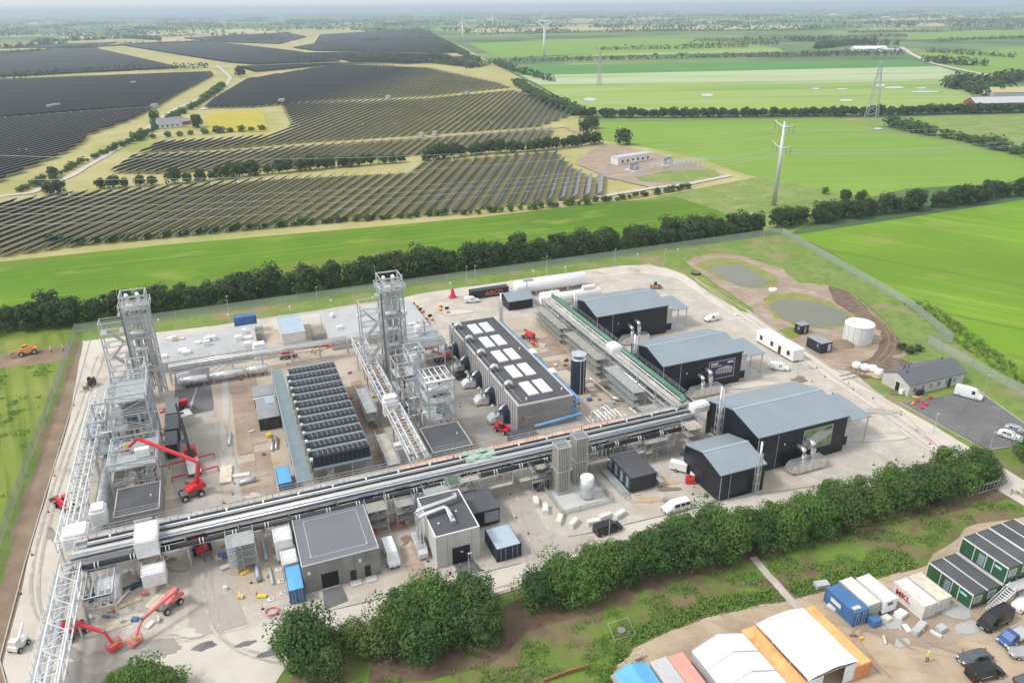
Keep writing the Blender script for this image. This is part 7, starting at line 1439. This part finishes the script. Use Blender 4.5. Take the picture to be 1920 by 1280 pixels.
# ------------------------------------------------------------------ contractors' yard
o = container(75.2,58.0,5.6,2.5,2.6,'blue','blue shipping container beside the pale green one in the yard'); b_ = MB().box(-.09,-.05,2.4,4.4,1.2,1.9).obj('sign_board','white_dirty',o); MB().box(.3,1.6,.4,1.0,2.6,2.75).obj('roof_scrap','timber_pale',o)
container(78.1,58.4,5.6,2.3,2.6,'green_pale','pale green shipping container between the blue one and the white truck box', roof='white_dirty')
o = container(80.8,57.9,5.4,2.3,2.3,'white','white truck box with a small rear window in the yard', doors=None); MB().box(.6,1.6,-.07,-.05,1.3,1.8).obj('rear_window','glass_dark',o); o.location.z=.35
for x in (.3,2.0):
    for y in (.8,4.2): wl_=wheel(o,x,y,.4,.26); wl_.rotation_euler=(0,0,math.pi/2); wl_.location.z=-.12
o = container(85.5,55.2,5.5,2.45,2.6,'white_dirty','white shipping container lettered MKL in red'); text(o,'MKL',1.35,(-.1,3.6,1.45),(math.pi/2,0,-math.pi/2),'red',ext=.02)
container(88.6,55.4,5.4,2.4,2.5,'white_dirty','cream white shipping container behind the MKL container', roof='timber_pale')
def green_office(u0, v0, n, z, label, door=True, group=None):
    o = thing('green_office', label, 'site office', (u0,v0,z-.18), 0, group); L, Wd, hh = 7.7, 2.9, 2.7
    for k in range(n):
        x = k*Wd; MB().box(x+.02,x+Wd-.02,0,L,.15,hh).obj('module','green_dark',o); MB().box(x+.12,x+Wd-.12,.1,L-.1,hh,hh+.05).obj('roof','roof_tile_grey' if False else 'roof_dark',o)
        for xx in (x+.0,): MB().box(xx-.09,xx+.09,-.05,L+.05,hh-.05,hh+.12).obj('roof_edge','steel_white',o)
        for yy in (0,L): MB().box(x,x+Wd,yy-.06,yy+.06,hh-.12,hh+.05).obj('end_rail','green_dark',o)
        MB().box(x+.5,x+1.9,-.05,0,1.1,2.2).obj('window','glass_pale',o); MB().box(x+.4,x+2.0,-.04,0,1.0,2.3).obj('window_frame','white',o)
    for yy in (0,2.2,3.4,5.4,L): MB().box(-.05,0,yy-.06,yy+.06,.15,hh).obj('side_post','steel_white',o)
    MB().box(n*Wd-.09,n*Wd+.09,-.05,L+.05,hh-.05,hh+.12).obj('roof_edge','steel_white',o)
    MB().box(-.06,0,3.6,4.6,.2,2.2).obj('door','green_bright' if False else 'glass_pale',o); s = MB().box(-.08,-.05,.8,2.0,1.7,2.2).obj('sign_board','teal',o); MB().box(-.095,-.085,.95,1.85,1.88,2.02).obj('sign_stripe','white',s); return o
green_office(93.7,54.0,2,0,'low pair of dark green site offices with pallets before them'); green_office(99.9,54.0,2,0,'lower storey of the dark green site offices beside the steel stair'); green_office(99.9,54.0,2,2.95,'upper storey of the dark green site offices with white roof edges'); green_office(105.9,54.2,2,2.9,'further upper dark green site offices at the road'); green_office(105.9,54.2,2,0,'further lower dark green site offices at the road')
o = thing('steel_stair','white steel stair up to the green upper offices','stair',(96.2,52.2,-.18))
for k in range(11): MB().box(k*.34,k*.34+.28,0,1.1,.25*k,.25*k+.05).obj('step','steel_white',o)
for y in (0,1.1): barp(o,'stringer',(0,y,.0),(3.8,y,2.85),.08,'steel_white',.22); barp(o,'handrail',(0,y,1.0),(3.8,y,3.85),.06,'steel_white')
MB().box(3.8,8.0,0,1.6,2.75,2.9).obj('landing','light_grey',o)
for x in (3.9,5.9,7.9): barp(o,'landing_post',(x,.05,0),(x,.05,3.9),.08,'galv')
def tent(label, u0,u1,v0,v1,he,hr,n,m='tent_white'):
    o = thing('storage_tent',label,'tent',(u0,v0,-.18)); L, D = u1-u0, v1-v0
    MB().profy([(0,0),(L,0),(L,he),(L/2,hr),(0,he)],0.02,D-.02).obj('wall','light_grey',o)
    for k in range(n):
        y0, y1 = D*k/n+.04, D*(k+1)/n-.04
        for s in (0,1): xa = -.1 if s == 0 else L+.1; MB().add([(xa,y0,he-.03),(L/2,y0,hr+.08),(L/2,y1,hr+.08),(xa,y1,he-.03),(xa,y0,he-.1),(L/2,y0,hr+.01),(L/2,y1,hr+.01),(xa,y1,he-.1)],[(0,1,2,3),(7,6,5,4),(0,4,5,1),(1,5,6,2),(2,6,7,3),(3,7,4,0)]).obj('roof_sheet',m,o)
    for k in range(n+1):
        for xa in (-.08,L+.08): barp(o,'roof_rib',(xa,D*k/n,he),(L/2,D*k/n,hr+.1),.1,'galv_dull')
    return o
tent('large white gabled storage tent between the salmon and orange containers',49.5,57.6,40,60.7,3.1,4.5,6)
o = thing('covered_hall','white sheet roof spanning between orange containers','shelter',(60.4,50.8,-.18)); N=7
vs=[(i*8.2/N, j*10.4/8, 3.2+.55*math.sin(math.pi*i/N)+.05*math.sin(i*2.1+j*1.3)) for i in range(N+1) for j in range(9)]; MB().add(vs+[(x,y,z-.06) for x,y,z in vs],[(i*9+j,(i+1)*9+j,(i+1)*9+j+1,i*9+j+1) for i in range(N) for j in range(8)]+[(72+i*9+j+1,72+(i+1)*9+j+1,72+(i+1)*9+j,72+i*9+j) for i in range(N) for j in range(8)]).obj('roof_sheet','wrap_white',o)
for y in (.2,3.5,7,10.2): barp(o,'rafter',(0,y,3.05),(8.2,y,3.05),.12,'galv')
for x in (.1,8.1):
    for y in (.2,3.5,7,10.2): barp(o,'post',(x,y,2.55),(x,y,3.2),.12,'galv')
MB().box(.0,2.4,-.06,.0,.1,3.1).obj('end_sheet','wrap_white',o); MB().box(6.0,8.2,-.06,.0,.1,3.1).obj('end_sheet','wrap_white',o)
container(58.1,50.4,11.2,2.4,2.6,'orange','long orange container left of the white sheet roof',roof='orange_top',doors=None); container(68.4,50.6,10.9,2.4,2.6,'orange','long orange container right of the white sheet roof',roof='orange_top')
tent('bright blue covered shed at the lower yard edge',38.3,43.0,50,61.9,2.5,3.1,3,'blue_light'); container(43.6,49.5,12,2.3,2.6,'white_dirty','long grey white container between the blue shed and the salmon container',roof='light_grey',doors=None); container(46.1,49.3,12.1,2.3,2.6,'salmon','long salmon pink container beside the white tent',doors=None)
# wooden pallets and loose stuff
def pallet_stack(u, v, n, rz, label, grp=None, w=1.2, m='timber_pale'):
    o = thing('pallet_stack', label, 'pallets', (u,v,-.18), rz, grp)
    for k in range(n):
        for j in range(5): MB().box(-w/2,w/2,-.5+j*.22,-.5+j*.22+.12,k*.15+.1,k*.15+.13).obj('board',m,o)
        for y in (-.5,-.05,.4): MB().box(-w/2,w/2,y,y+.1,k*.15,k*.15+.1).obj('bearer','timber',o)
    return o
for i,(u,v,n) in enumerate([(40.6,63.6,7),(42.0,64.0,7),(43.2,64.6,6),(39.2,62.8,3),(44.4,65.0,2),(44.6,58.0,3)]): pallet_stack(u,v,n,.1,'stack of wooden pallets behind the bright blue shed','pallets behind the blue shed')
pallet_stack(92.6,57.2,4,.2,'pallets leaning by the wall of the green offices'); 
for i,(x,y) in enumerate([(1136,888),(1147,897),(1158,910),(1168,921),(1178,932),(1188,938)]): u,v=P(x,y); pallet_stack(u,v,1,.5,'single wooden pallet in the line along the cabin walkway','pallets along the cabin walkway')
def planks(u0,u1,v0,v1,n,rz,label,m='timber_pale'):
    o=thing('plank_stack',label,'planks',((u0+u1)/2,(v0+v1)/2,-.16),rz); a,b=(u1-u0)/2,(v1-v0)/2
    for k in range(n): y=-b+2*b*k/n; MB().box(-a+rnd.uniform(-.2,.2),a+rnd.uniform(-.2,.2),y,y+2*b/n*.88,0,.08+rnd.random()*.05).obj('plank',m,o)
c1=P(205,1172); planks(c1[0]-3,c1[0]+3,c1[1]-1,c1[1]+1,7,.1,'pale timber planks lying between the two parked boom lifts'); c1=P(305,1118); planks(c1[0]-2.6,c1[0]+2.6,c1[1]-1.4,c1[1]+1.4,8,.9,'pale timber boards under the faded red boom lift'); c1=P(230,1130); planks(c1[0]-2.6,c1[0]+2.6,c1[1]-.8,c1[1]+.8,5,.2,'brown timber planks near the small sheeted scaffold','timber')
for i,(x,y,pts,r,mm,lab) in enumerate([(195,1130,[(0,0,.4),(1.6,-1.6,.4),(3.4,1.2,.4)],.2,'pipe_white','bent white pipe lying on the gravel by the planks'),(190,1122,[(0,0,.4),(6.0,1.6,.5)],.16,'pipe_navy','dark steel pipe lying across the planks'),(245,1105,[(0,0,.3),(1.4,.5,.4),(1.7,.6,2.0)],.2,'pipe_navy','dark bent pipe standing on the planks'),(485,1085,[(0,0,.4),(-.2,5.2,.4)],.3,'blue_grey','pale blue pipe lying left of the light blue container, nearer the road'),(500,1050,[(0,0,.4),(-.2,5.6,.4)],.3,'blue_grey','pale blue pipe lying left of the light blue container, nearer the rack'),(512,1095,[(0,0,.3),(-.2,4.0,.3)],.22,'light_grey','grey pipe lying between the pale blue pipes'),
     (510,845,[(0,0,.35),(.6,4.6,.35)],.28,'pipe_silver','silver pipe on the ground beside the cooler walkway'),(518,842,[(0,0,.35),(.6,4.6,.35)],.28,'pipe_silver','second silver pipe on the ground beside the cooler walkway'),(430,835,[(0,0,.4),(.4,5,.4)],.35,'galv','galvanised duct bundle on the red plates'),(448,908,[(0,0,.6),(3.2,.2,.6)],.5,'galv','short fat silver vessel lying above the main rack'),(898,745,[(0,0,.2),(2.4,4.4,.2)],.12,'white','white rod lying before the duct units')]):
    u,v=P(x,y); riser(u,v,pts,r,mm,lab,None)
for i,(x,y,w,d,h,m,lab) in enumerate([(424,890,2.2,6,.5,'timber_pale','long pale crate row on the strip beside the crane pad'),(452,890,3.2,1.0,.3,'white_dirty','white slab lying above the main rack'),(345,792,3.6,3.2,2.4,'concrete_light','round topped white concrete box behind the crane truck'),(172,1122,1.8,1.0,.7,'navy','blue rubble tub between pipes and planks'),(275,1068,1.6,1.0,.6,'timber','timber crate under the white wrapped scaffold'),(420,1042,1.8,1.1,.6,'blue','blue tub in front of the four lift scaffold'),(425,1062,2.0,.9,.4,'light_grey','grey rack tray in front of the four lift scaffold'),(1638,1168,1.5,1.3,1.2,'blue','blue waste bin beside the blue container'),(1688,1153,1.6,1.2,.8,'wrap_white','wrapped pallet goods behind the truck box'),(1662,1160,1.2,1.0,.6,'white_dirty','rubbish bags behind the truck box'),(688,948,2.8,2.4,2.0,'blue','blue tarpaulin tent behind the grey flat building'),(1055,967,.5,.5,.6,'machine_grey','small dark pump beside the concrete blocks'),(1540,1098,2.2,1.2,.8,'light_grey','heap of scrap frames beside the blue container'),(1565,1135,2.0,1.4,.5,'white_dirty','scrap and bags below the blue container'),(1722,1180,3.0,.9,.9,'light_grey','grey metal crate before the MKL container'),(1764,1180,1.3,1.0,.8,'light_grey','grey tub beside a wheel in the yard'),(1380,590,1.0,.8,.5,'wrap_white','white bag lying by the small white van'),(262,1100,1.2,1.2,1.0,'light_grey','')]):
    if not lab: continue
    u,v=P(x,y); o=thing('loose_goods',lab,'goods',(u,v,-.17),rnd.uniform(-.2,.4)); MB().prism([(-w/2,-d/2+.1),(-w/2+.1,-d/2),(w/2,-d/2),(w/2,d/2-.1),(w/2-.1,d/2),(-w/2,d/2)],.08,h).obj('body',m,o); MB().box(-w/2+.1,w/2-.1,-d/2+.15,d/2-.15,0,.08).obj('skid','timber',o)
    if i==2: MB().lathe(0,0,[(.7,h),(.7,h+.12)],14).obj('hatch_rim','white',o); MB().lathe(0,0,[(.5,h+.1),(.5,h+.13)],14).obj('hatch','rubber',o)
for i,(x,y) in enumerate([(1606,688),(1622,692),(1636,694),(1648,701)]):
    u,v=P(x,y); o=thing('wrapped_bale','white wrapped bale in the row before the gable office','bale',(u,v,-.17),.4,'white bales before the gable office'); MB().lathe(0,0,[(.8,0),(1.15,.3),(1.15,1.0),(.8,1.4)],14).obj('wrap','white',o); MB().lathe(0,0,[(.5,1.4),(.1,1.46)],10).obj('wrap_top','wrap_white',o)
# grey ring and shaft at the ponds
for x,y,r,m,lab in [(1305,513,1.5,'rubber','black rubber ring lying beside the rear pond'),(1449,543,1.3,'white','white round shaft cover between the two ponds')]:
    u,v=P(x,y); o=thing('shaft_ring',lab,'shaft',(u,v,-.17)); MB().lathe(0,0,[(r,0),(r,.5),(r*.8,.55)],20).obj('ring',m,o); MB().lathe(0,0,[(r*.78,.5),(r*.78,.58)],20).obj('cover','soil' if m=='rubber' else m,o)
tag(MB().tube([(0,0,.06),(8,4,.06),(16,5,.06),(24,9,.06)],.08,5).obj('yellow_hose','yellow'),'yellow hose lying over the bank below the front trees','hose').location=(*P(1500,1014),-.2)
o=tag(MB().tube([(math.cos(t*.35)*1.0,math.sin(t*.35)*.8,.1+t*.004) for t in range(40)],.09,5).obj('red_hose','red_faded'),'coil of red hose on the gravel near the front road','hose'); o.location=(*P(510,1145),-.17)
for i,(x,y) in enumerate([(1140,1130+15)]): pass
o=thing('survey_square','white marking tape square on the bank with a manhole lid','marker',(*P(1165,1180),-.2)); a=[P(1140,1170),P(1177,1158),P(1191,1190),P(1152,1200)]; b0=P(1165,1180)
for k in range(4): barp(o,'tape',(a[k][0]-b0[0],a[k][1]-b0[1],.35),(a[(k+1)%4][0]-b0[0],a[(k+1)%4][1]-b0[1],.35),.025,'white_dirty'); barp(o,'peg',(a[k][0]-b0[0],a[k][1]-b0[1],0),(a[k][0]-b0[0],a[k][1]-b0[1],.5),.07,'timber')
MB().lathe(0,0,[(.6,0),(.6,.2),(.2,.25)],12).obj('manhole_lid','concrete_wall',o)
for i in range(3):
    a,b=P(1018+i*14,1276-i*5),P(1078+i*12,1255-i*3); tag(MB().bar((*a,.1+.1*i),(*b,.1+.1*i),.25).obj('steel_beam','rust'),'rusty red steel beam lying at the lower yard corner','beam','rusty beams at the yard corner')
# lamp posts
def lamp(x, y, h, label, grp, z=-.2):
    u,v=P(x,y); o=thing('lamp_post',label,'lamp post',(u,v,z),0,grp); MB().tube([(0,0,0),(0,0,h)],.07,6,rs=[.09,.05]).obj('pole','galv',o); MB().box(-.12,.5,-.12,.12,h-.02,h+.08).obj('lamp_head','light_grey',o); MB().box(-.15,.15,-.15,.15,0,.15).obj('foot','concrete_light',o)
for x,y in [(430,590),(596,572),(755,548),(875,532),(891,530),(1025,512),(1152,498),(1245,498),(1430,455)]: lamp(x,y,6,'thin grey lamp post on the verge along the rear road','lamp posts on the rear verge')
for x,y in [(1142,1002),(1750,810),(1855,845),(1845,735),(1495,705),(590,1178),(880,1078),(1605,715),(1245,670)]: lamp(x,y,4.5,'thin grey lamp post beside the front or right hand road','lamp posts on the front roads')
for x,y in [(300,615),(430,605),(545,590),(622,578),(700,572),(845,545),(1000,522),(1060,514),(1195,490),(1270,480)]: 
    u,v=P(x,y); o=thing('camera_post','short post with white camera along the rear fence','post',(u,v,-.2),0,'camera posts along the rear fence'); MB().tube([(0,0,0),(0,0,2.6)],.06,6).obj('pole','galv',o); MB().box(-.25,.25,-.15,.15,2.6,2.95).obj('camera','white',o)
# barrier posts and cones
def barrier(x, y, label, grp): 
    u,v=P(x,y); o=thing('barrier_post',label,'barrier post',(u,v,-.17),0,grp); MB().lathe(0,0,[(.24,0),(.2,.1),(.05,.12)],8).obj('foot','rubber',o); MB().tube([(0,0,.1),(0,0,1.0)],.055,6).obj('post','red_faded',o); MB().tube([(0,0,.6),(0,0,.75)],.065,6).obj('band','white',o)
rbp=random.Random(6)
for q_ in [[(1560,735),(1600,730),(1640,745),(1690,775),(1720,805),(1745,830)],[(1730,855),(1680,860),(1640,870)],[(1530,690),(1545,705),(1520,715)],[(940,890),(955,925),(970,970),(990,1000)],[(800,1050),(815,1065),(845,1070),(860,1062)],[(470,1090),(480,1110),(495,1140),(520,1150)],[(90,960),(100,890),(115,830),(140,760),(60,1040),(40,1110)],[(1590,720),(1660,745),(1555,760)],[(1320,930),(1300,925)],[(1300,870),(1305,860),(1298,845)],[(840,700),(850,740),(862,760)],[(420,940),(435,925),(440,905)]]:
    for x,y in q_: barrier(x+rbp.uniform(-3,3),y+rbp.uniform(-2,2),'red and white barrier post standing on gravel','red barrier posts')
for a_,b_ in zip([(1560,735),(1600,730),(1640,745),(1690,775),(1720,805)],[(1600,730),(1640,745),(1690,775),(1720,805),(1745,830)]):
    p,q_=P(*a_),P(*b_); tag(MB().bar((*p,.65),(*q_,.65),.05).obj('barrier_chain','red_faded'),'red barrier chain between posts before the front hall','chain','red chains before the front hall')
o=thing('traffic_cone','big red and white cone marker on the rear road','cone',(*P(849,556),-.17)); MB().lathe(0,0,[(1.0,0),(.9,.4),(.45,2.2),(.35,2.9)],10).obj('cone','red',o); MB().box(-1.2,1.2,-1.2,1.2,0,.12).obj('base','red',o); MB().lathe(0,0,[(.72,1.0),(.6,1.5)],10).obj('band','white',o)
for x,y in [(826,575),(838,578),(826,582),(840,586),(806,592),(793,585),(788,580),(800,598),(775,570),(782,575),(810,600)]:
    u,v=P(x,y); o=thing('road_barrier','orange plastic barrier or cable drum on the rear gravel','barrier',(u,v,-.17),rbp.uniform(0,1.5),'orange barriers on the rear gravel'); MB().profy([(-.6,0),(.6,0),(.5,.35),(.35,.8),(-.35,.8),(-.5,.35)],-.25,.25).obj('block',rbp.choice(['orange','orange','rubber','red_faded']),o); MB().box(-.3,.3,-.2,.2,.8,.9).obj('cap','white',o)
for x,y in [(1720,750),(1712,756),(1735,757),(1728,763),(1745,745)]:
    u,v=P(x,y); o=thing('stacked_barrier','orange red barrier pile at the corner of the car park','barrier',(u,v,-.15),rbp.uniform(0,1.5),'barrier pile at the car park'); MB().box(-.7,.7,-.25,.25,.06,.4).obj('body',rbp.choice(['orange','red']),o); MB().box(-.6,.6,-.2,.2,0,.06).obj('foot','rubber',o)
for x,y in [(516,1020),(519,1042),(522,1066),(526,1088),(530,1110),(508,1122),(502,1002)]:
    u,v=P(x,y); o=thing('post_base','white concrete post base in the row left of the light blue container','post base',(u,v,-.17),0,'white post bases left of the blue container'); MB().box(-.5,.5,-.4,.4,0,.12).obj('slab','white_dirty',o); MB().box(-.12,.12,-.12,.12,.12,.5).obj('socket','galv',o)
rk=random.Random(12)
for k in range(120):
    x,y=rk.choice([(rk.uniform(330,520),rk.uniform(700,930)),(rk.uniform(620,760),rk.uniform(690,840)),(rk.uniform(400,560),rk.uniform(990,1120)),(rk.uniform(990,1090),rk.uniform(620,720)),(rk.uniform(1080,1260),rk.uniform(740,860)),(rk.uniform(560,780),rk.uniform(930,1000)),(rk.uniform(500,640),rk.uniform(600,690)),(rk.uniform(1180,1330),rk.uniform(850,940)),(rk.uniform(160,330),rk.uniform(1060,1170)),(rk.uniform(1560,1760),rk.uniform(1140,1200))])
    u,v=P(x,y); m_=rk.choice(['timber_pale','timber','light_grey','wrap_white','white_dirty','machine_grey','blue','red_faded','rust','galv','yellow','scaffold_deck']); w_,d_,h_=rk.uniform(.3,1.5),rk.uniform(.25,.9),rk.uniform(.12,.7)
    o=tag(MB().prism([(-w_/2,-d_/2+.05),(-w_/2+.06,-d_/2),(w_/2,-d_/2),(w_/2,d_/2-.05),(w_/2-.06,d_/2),(-w_/2,d_/2)],0,h_).obj('site_litter',m_),'small loose crate or offcut lying on the building site ground','crate','loose crates and offcuts on site'); o.location=(u,v,-.13); o.rotation_euler=(0,0,rk.uniform(0,3))
# people
def person_mesh():
    me=bpy.data.meshes.new('person_skin'); vs=[(0,0,.95),(0,0,1.2),(0,0,1.42),(0,0,1.55),(0,.02,1.68),(0,.02,1.8),(-.2,0,1.4),(-.27,.02,1.12),(-.25,.12,.88),(.2,0,1.4),(.27,.02,1.12),(.25,.12,.88),(-.1,0,.88),(-.12,.02,.48),(-.12,0,.06),(-.12,.16,.03),(.1,0,.88),(.12,-.03,.48),(.12,-.06,.06),(.12,.1,.03)]
    es=[(0,1),(1,2),(2,3),(3,4),(4,5),(2,6),(6,7),(7,8),(2,9),(9,10),(10,11),(0,12),(12,13),(13,14),(14,15),(0,16),(16,17),(17,18),(18,19)]
    rs_=[.17,.16,.18,.07,.11,.10,.09,.06,.05,.09,.06,.05,.11,.075,.055,.05,.11,.075,.055,.05]
    me.from_pydata(vs,es,[]); ob=bpy.data.objects.new('person_tmp',me); COL.objects.link(ob); md=ob.modifiers.new('s','SKIN')
    for i,r in enumerate(rs_): me.skin_vertices[0].data[i].radius=(r,r*.8)
    me.skin_vertices[0].data[0].use_root=True; ob.modifiers.new('d','SUBSURF').levels=1
    dg=bpy.context.evaluated_depsgraph_get(); out=bpy.data.meshes.new_from_object(ob.evaluated_get(dg)); bpy.data.objects.remove(ob)
    for q_ in ('trouser','hivis','skin'): out.materials.append(M[q_])
    for p in out.polygons: z=p.center.z; p.material_index = 0 if z<.92 else (1 if z<1.5 else 2)
    return out
PM=person_mesh(); HM=MB().lathe(0,.02,[(.13,1.74),(.13,1.8),(.1,1.88),(.03,1.91)],10).mesh('helmet','white')
for x,y,z,lab in [(1738,1238,0,'person in yellow high visibility jacket walking on the sandy yard'),(706,800,0,'person in yellow jacket walking on the red plates by the lattice bridge'),(97,660,0,'person in yellow jacket on the soil track outside the fence'),(119,657,0,'person in yellow jacket nearer the fence on the soil track'),(1012,848,4.7,'person in yellow jacket on the scaffold under the rack'),(1020,842,4.7,'second person in yellow jacket on the scaffold under the rack'),(1052,838,4.7,'person in yellow jacket beside the black pipe loop'),(590,892,0,'person in yellow jacket between the fan cooler and the rack'),(764,912,0,'person in yellow jacket below the scaffold behind the duct building'),(238,845,7.6,'person in yellow jacket in the basket of the big boom lift')]:
    u,v=P(x,y,z); o=thing('person',lab,'person',(u,v,z-.17),rbp.uniform(0,6)); link('body',PM,o); link('helmet',HM,o)
# ------------------------------------------------------------------ the air
hz = tag(MB().box(-20400, 20400, -800, 20400, -3, 118).obj('haze', []), 'thin pale haze lying over the whole landscape', 'haze', kind='stuff')
m = bpy.data.materials.new('haze_air'); m.use_nodes = True; nt = m.node_tree; nt.nodes.remove(nt.nodes['Principled BSDF'])
pv = nt.nodes.new('ShaderNodeVolumePrincipled'); pv.inputs['Color'].default_value = (.74,.88,1,1); pv.inputs['Density'].default_value = 1.55e-4; pv.inputs['Anisotropy'].default_value = .1
nt.links.new(pv.outputs[0], nt.nodes['Material Output'].inputs['Volume']); hz.data.materials.append(m)
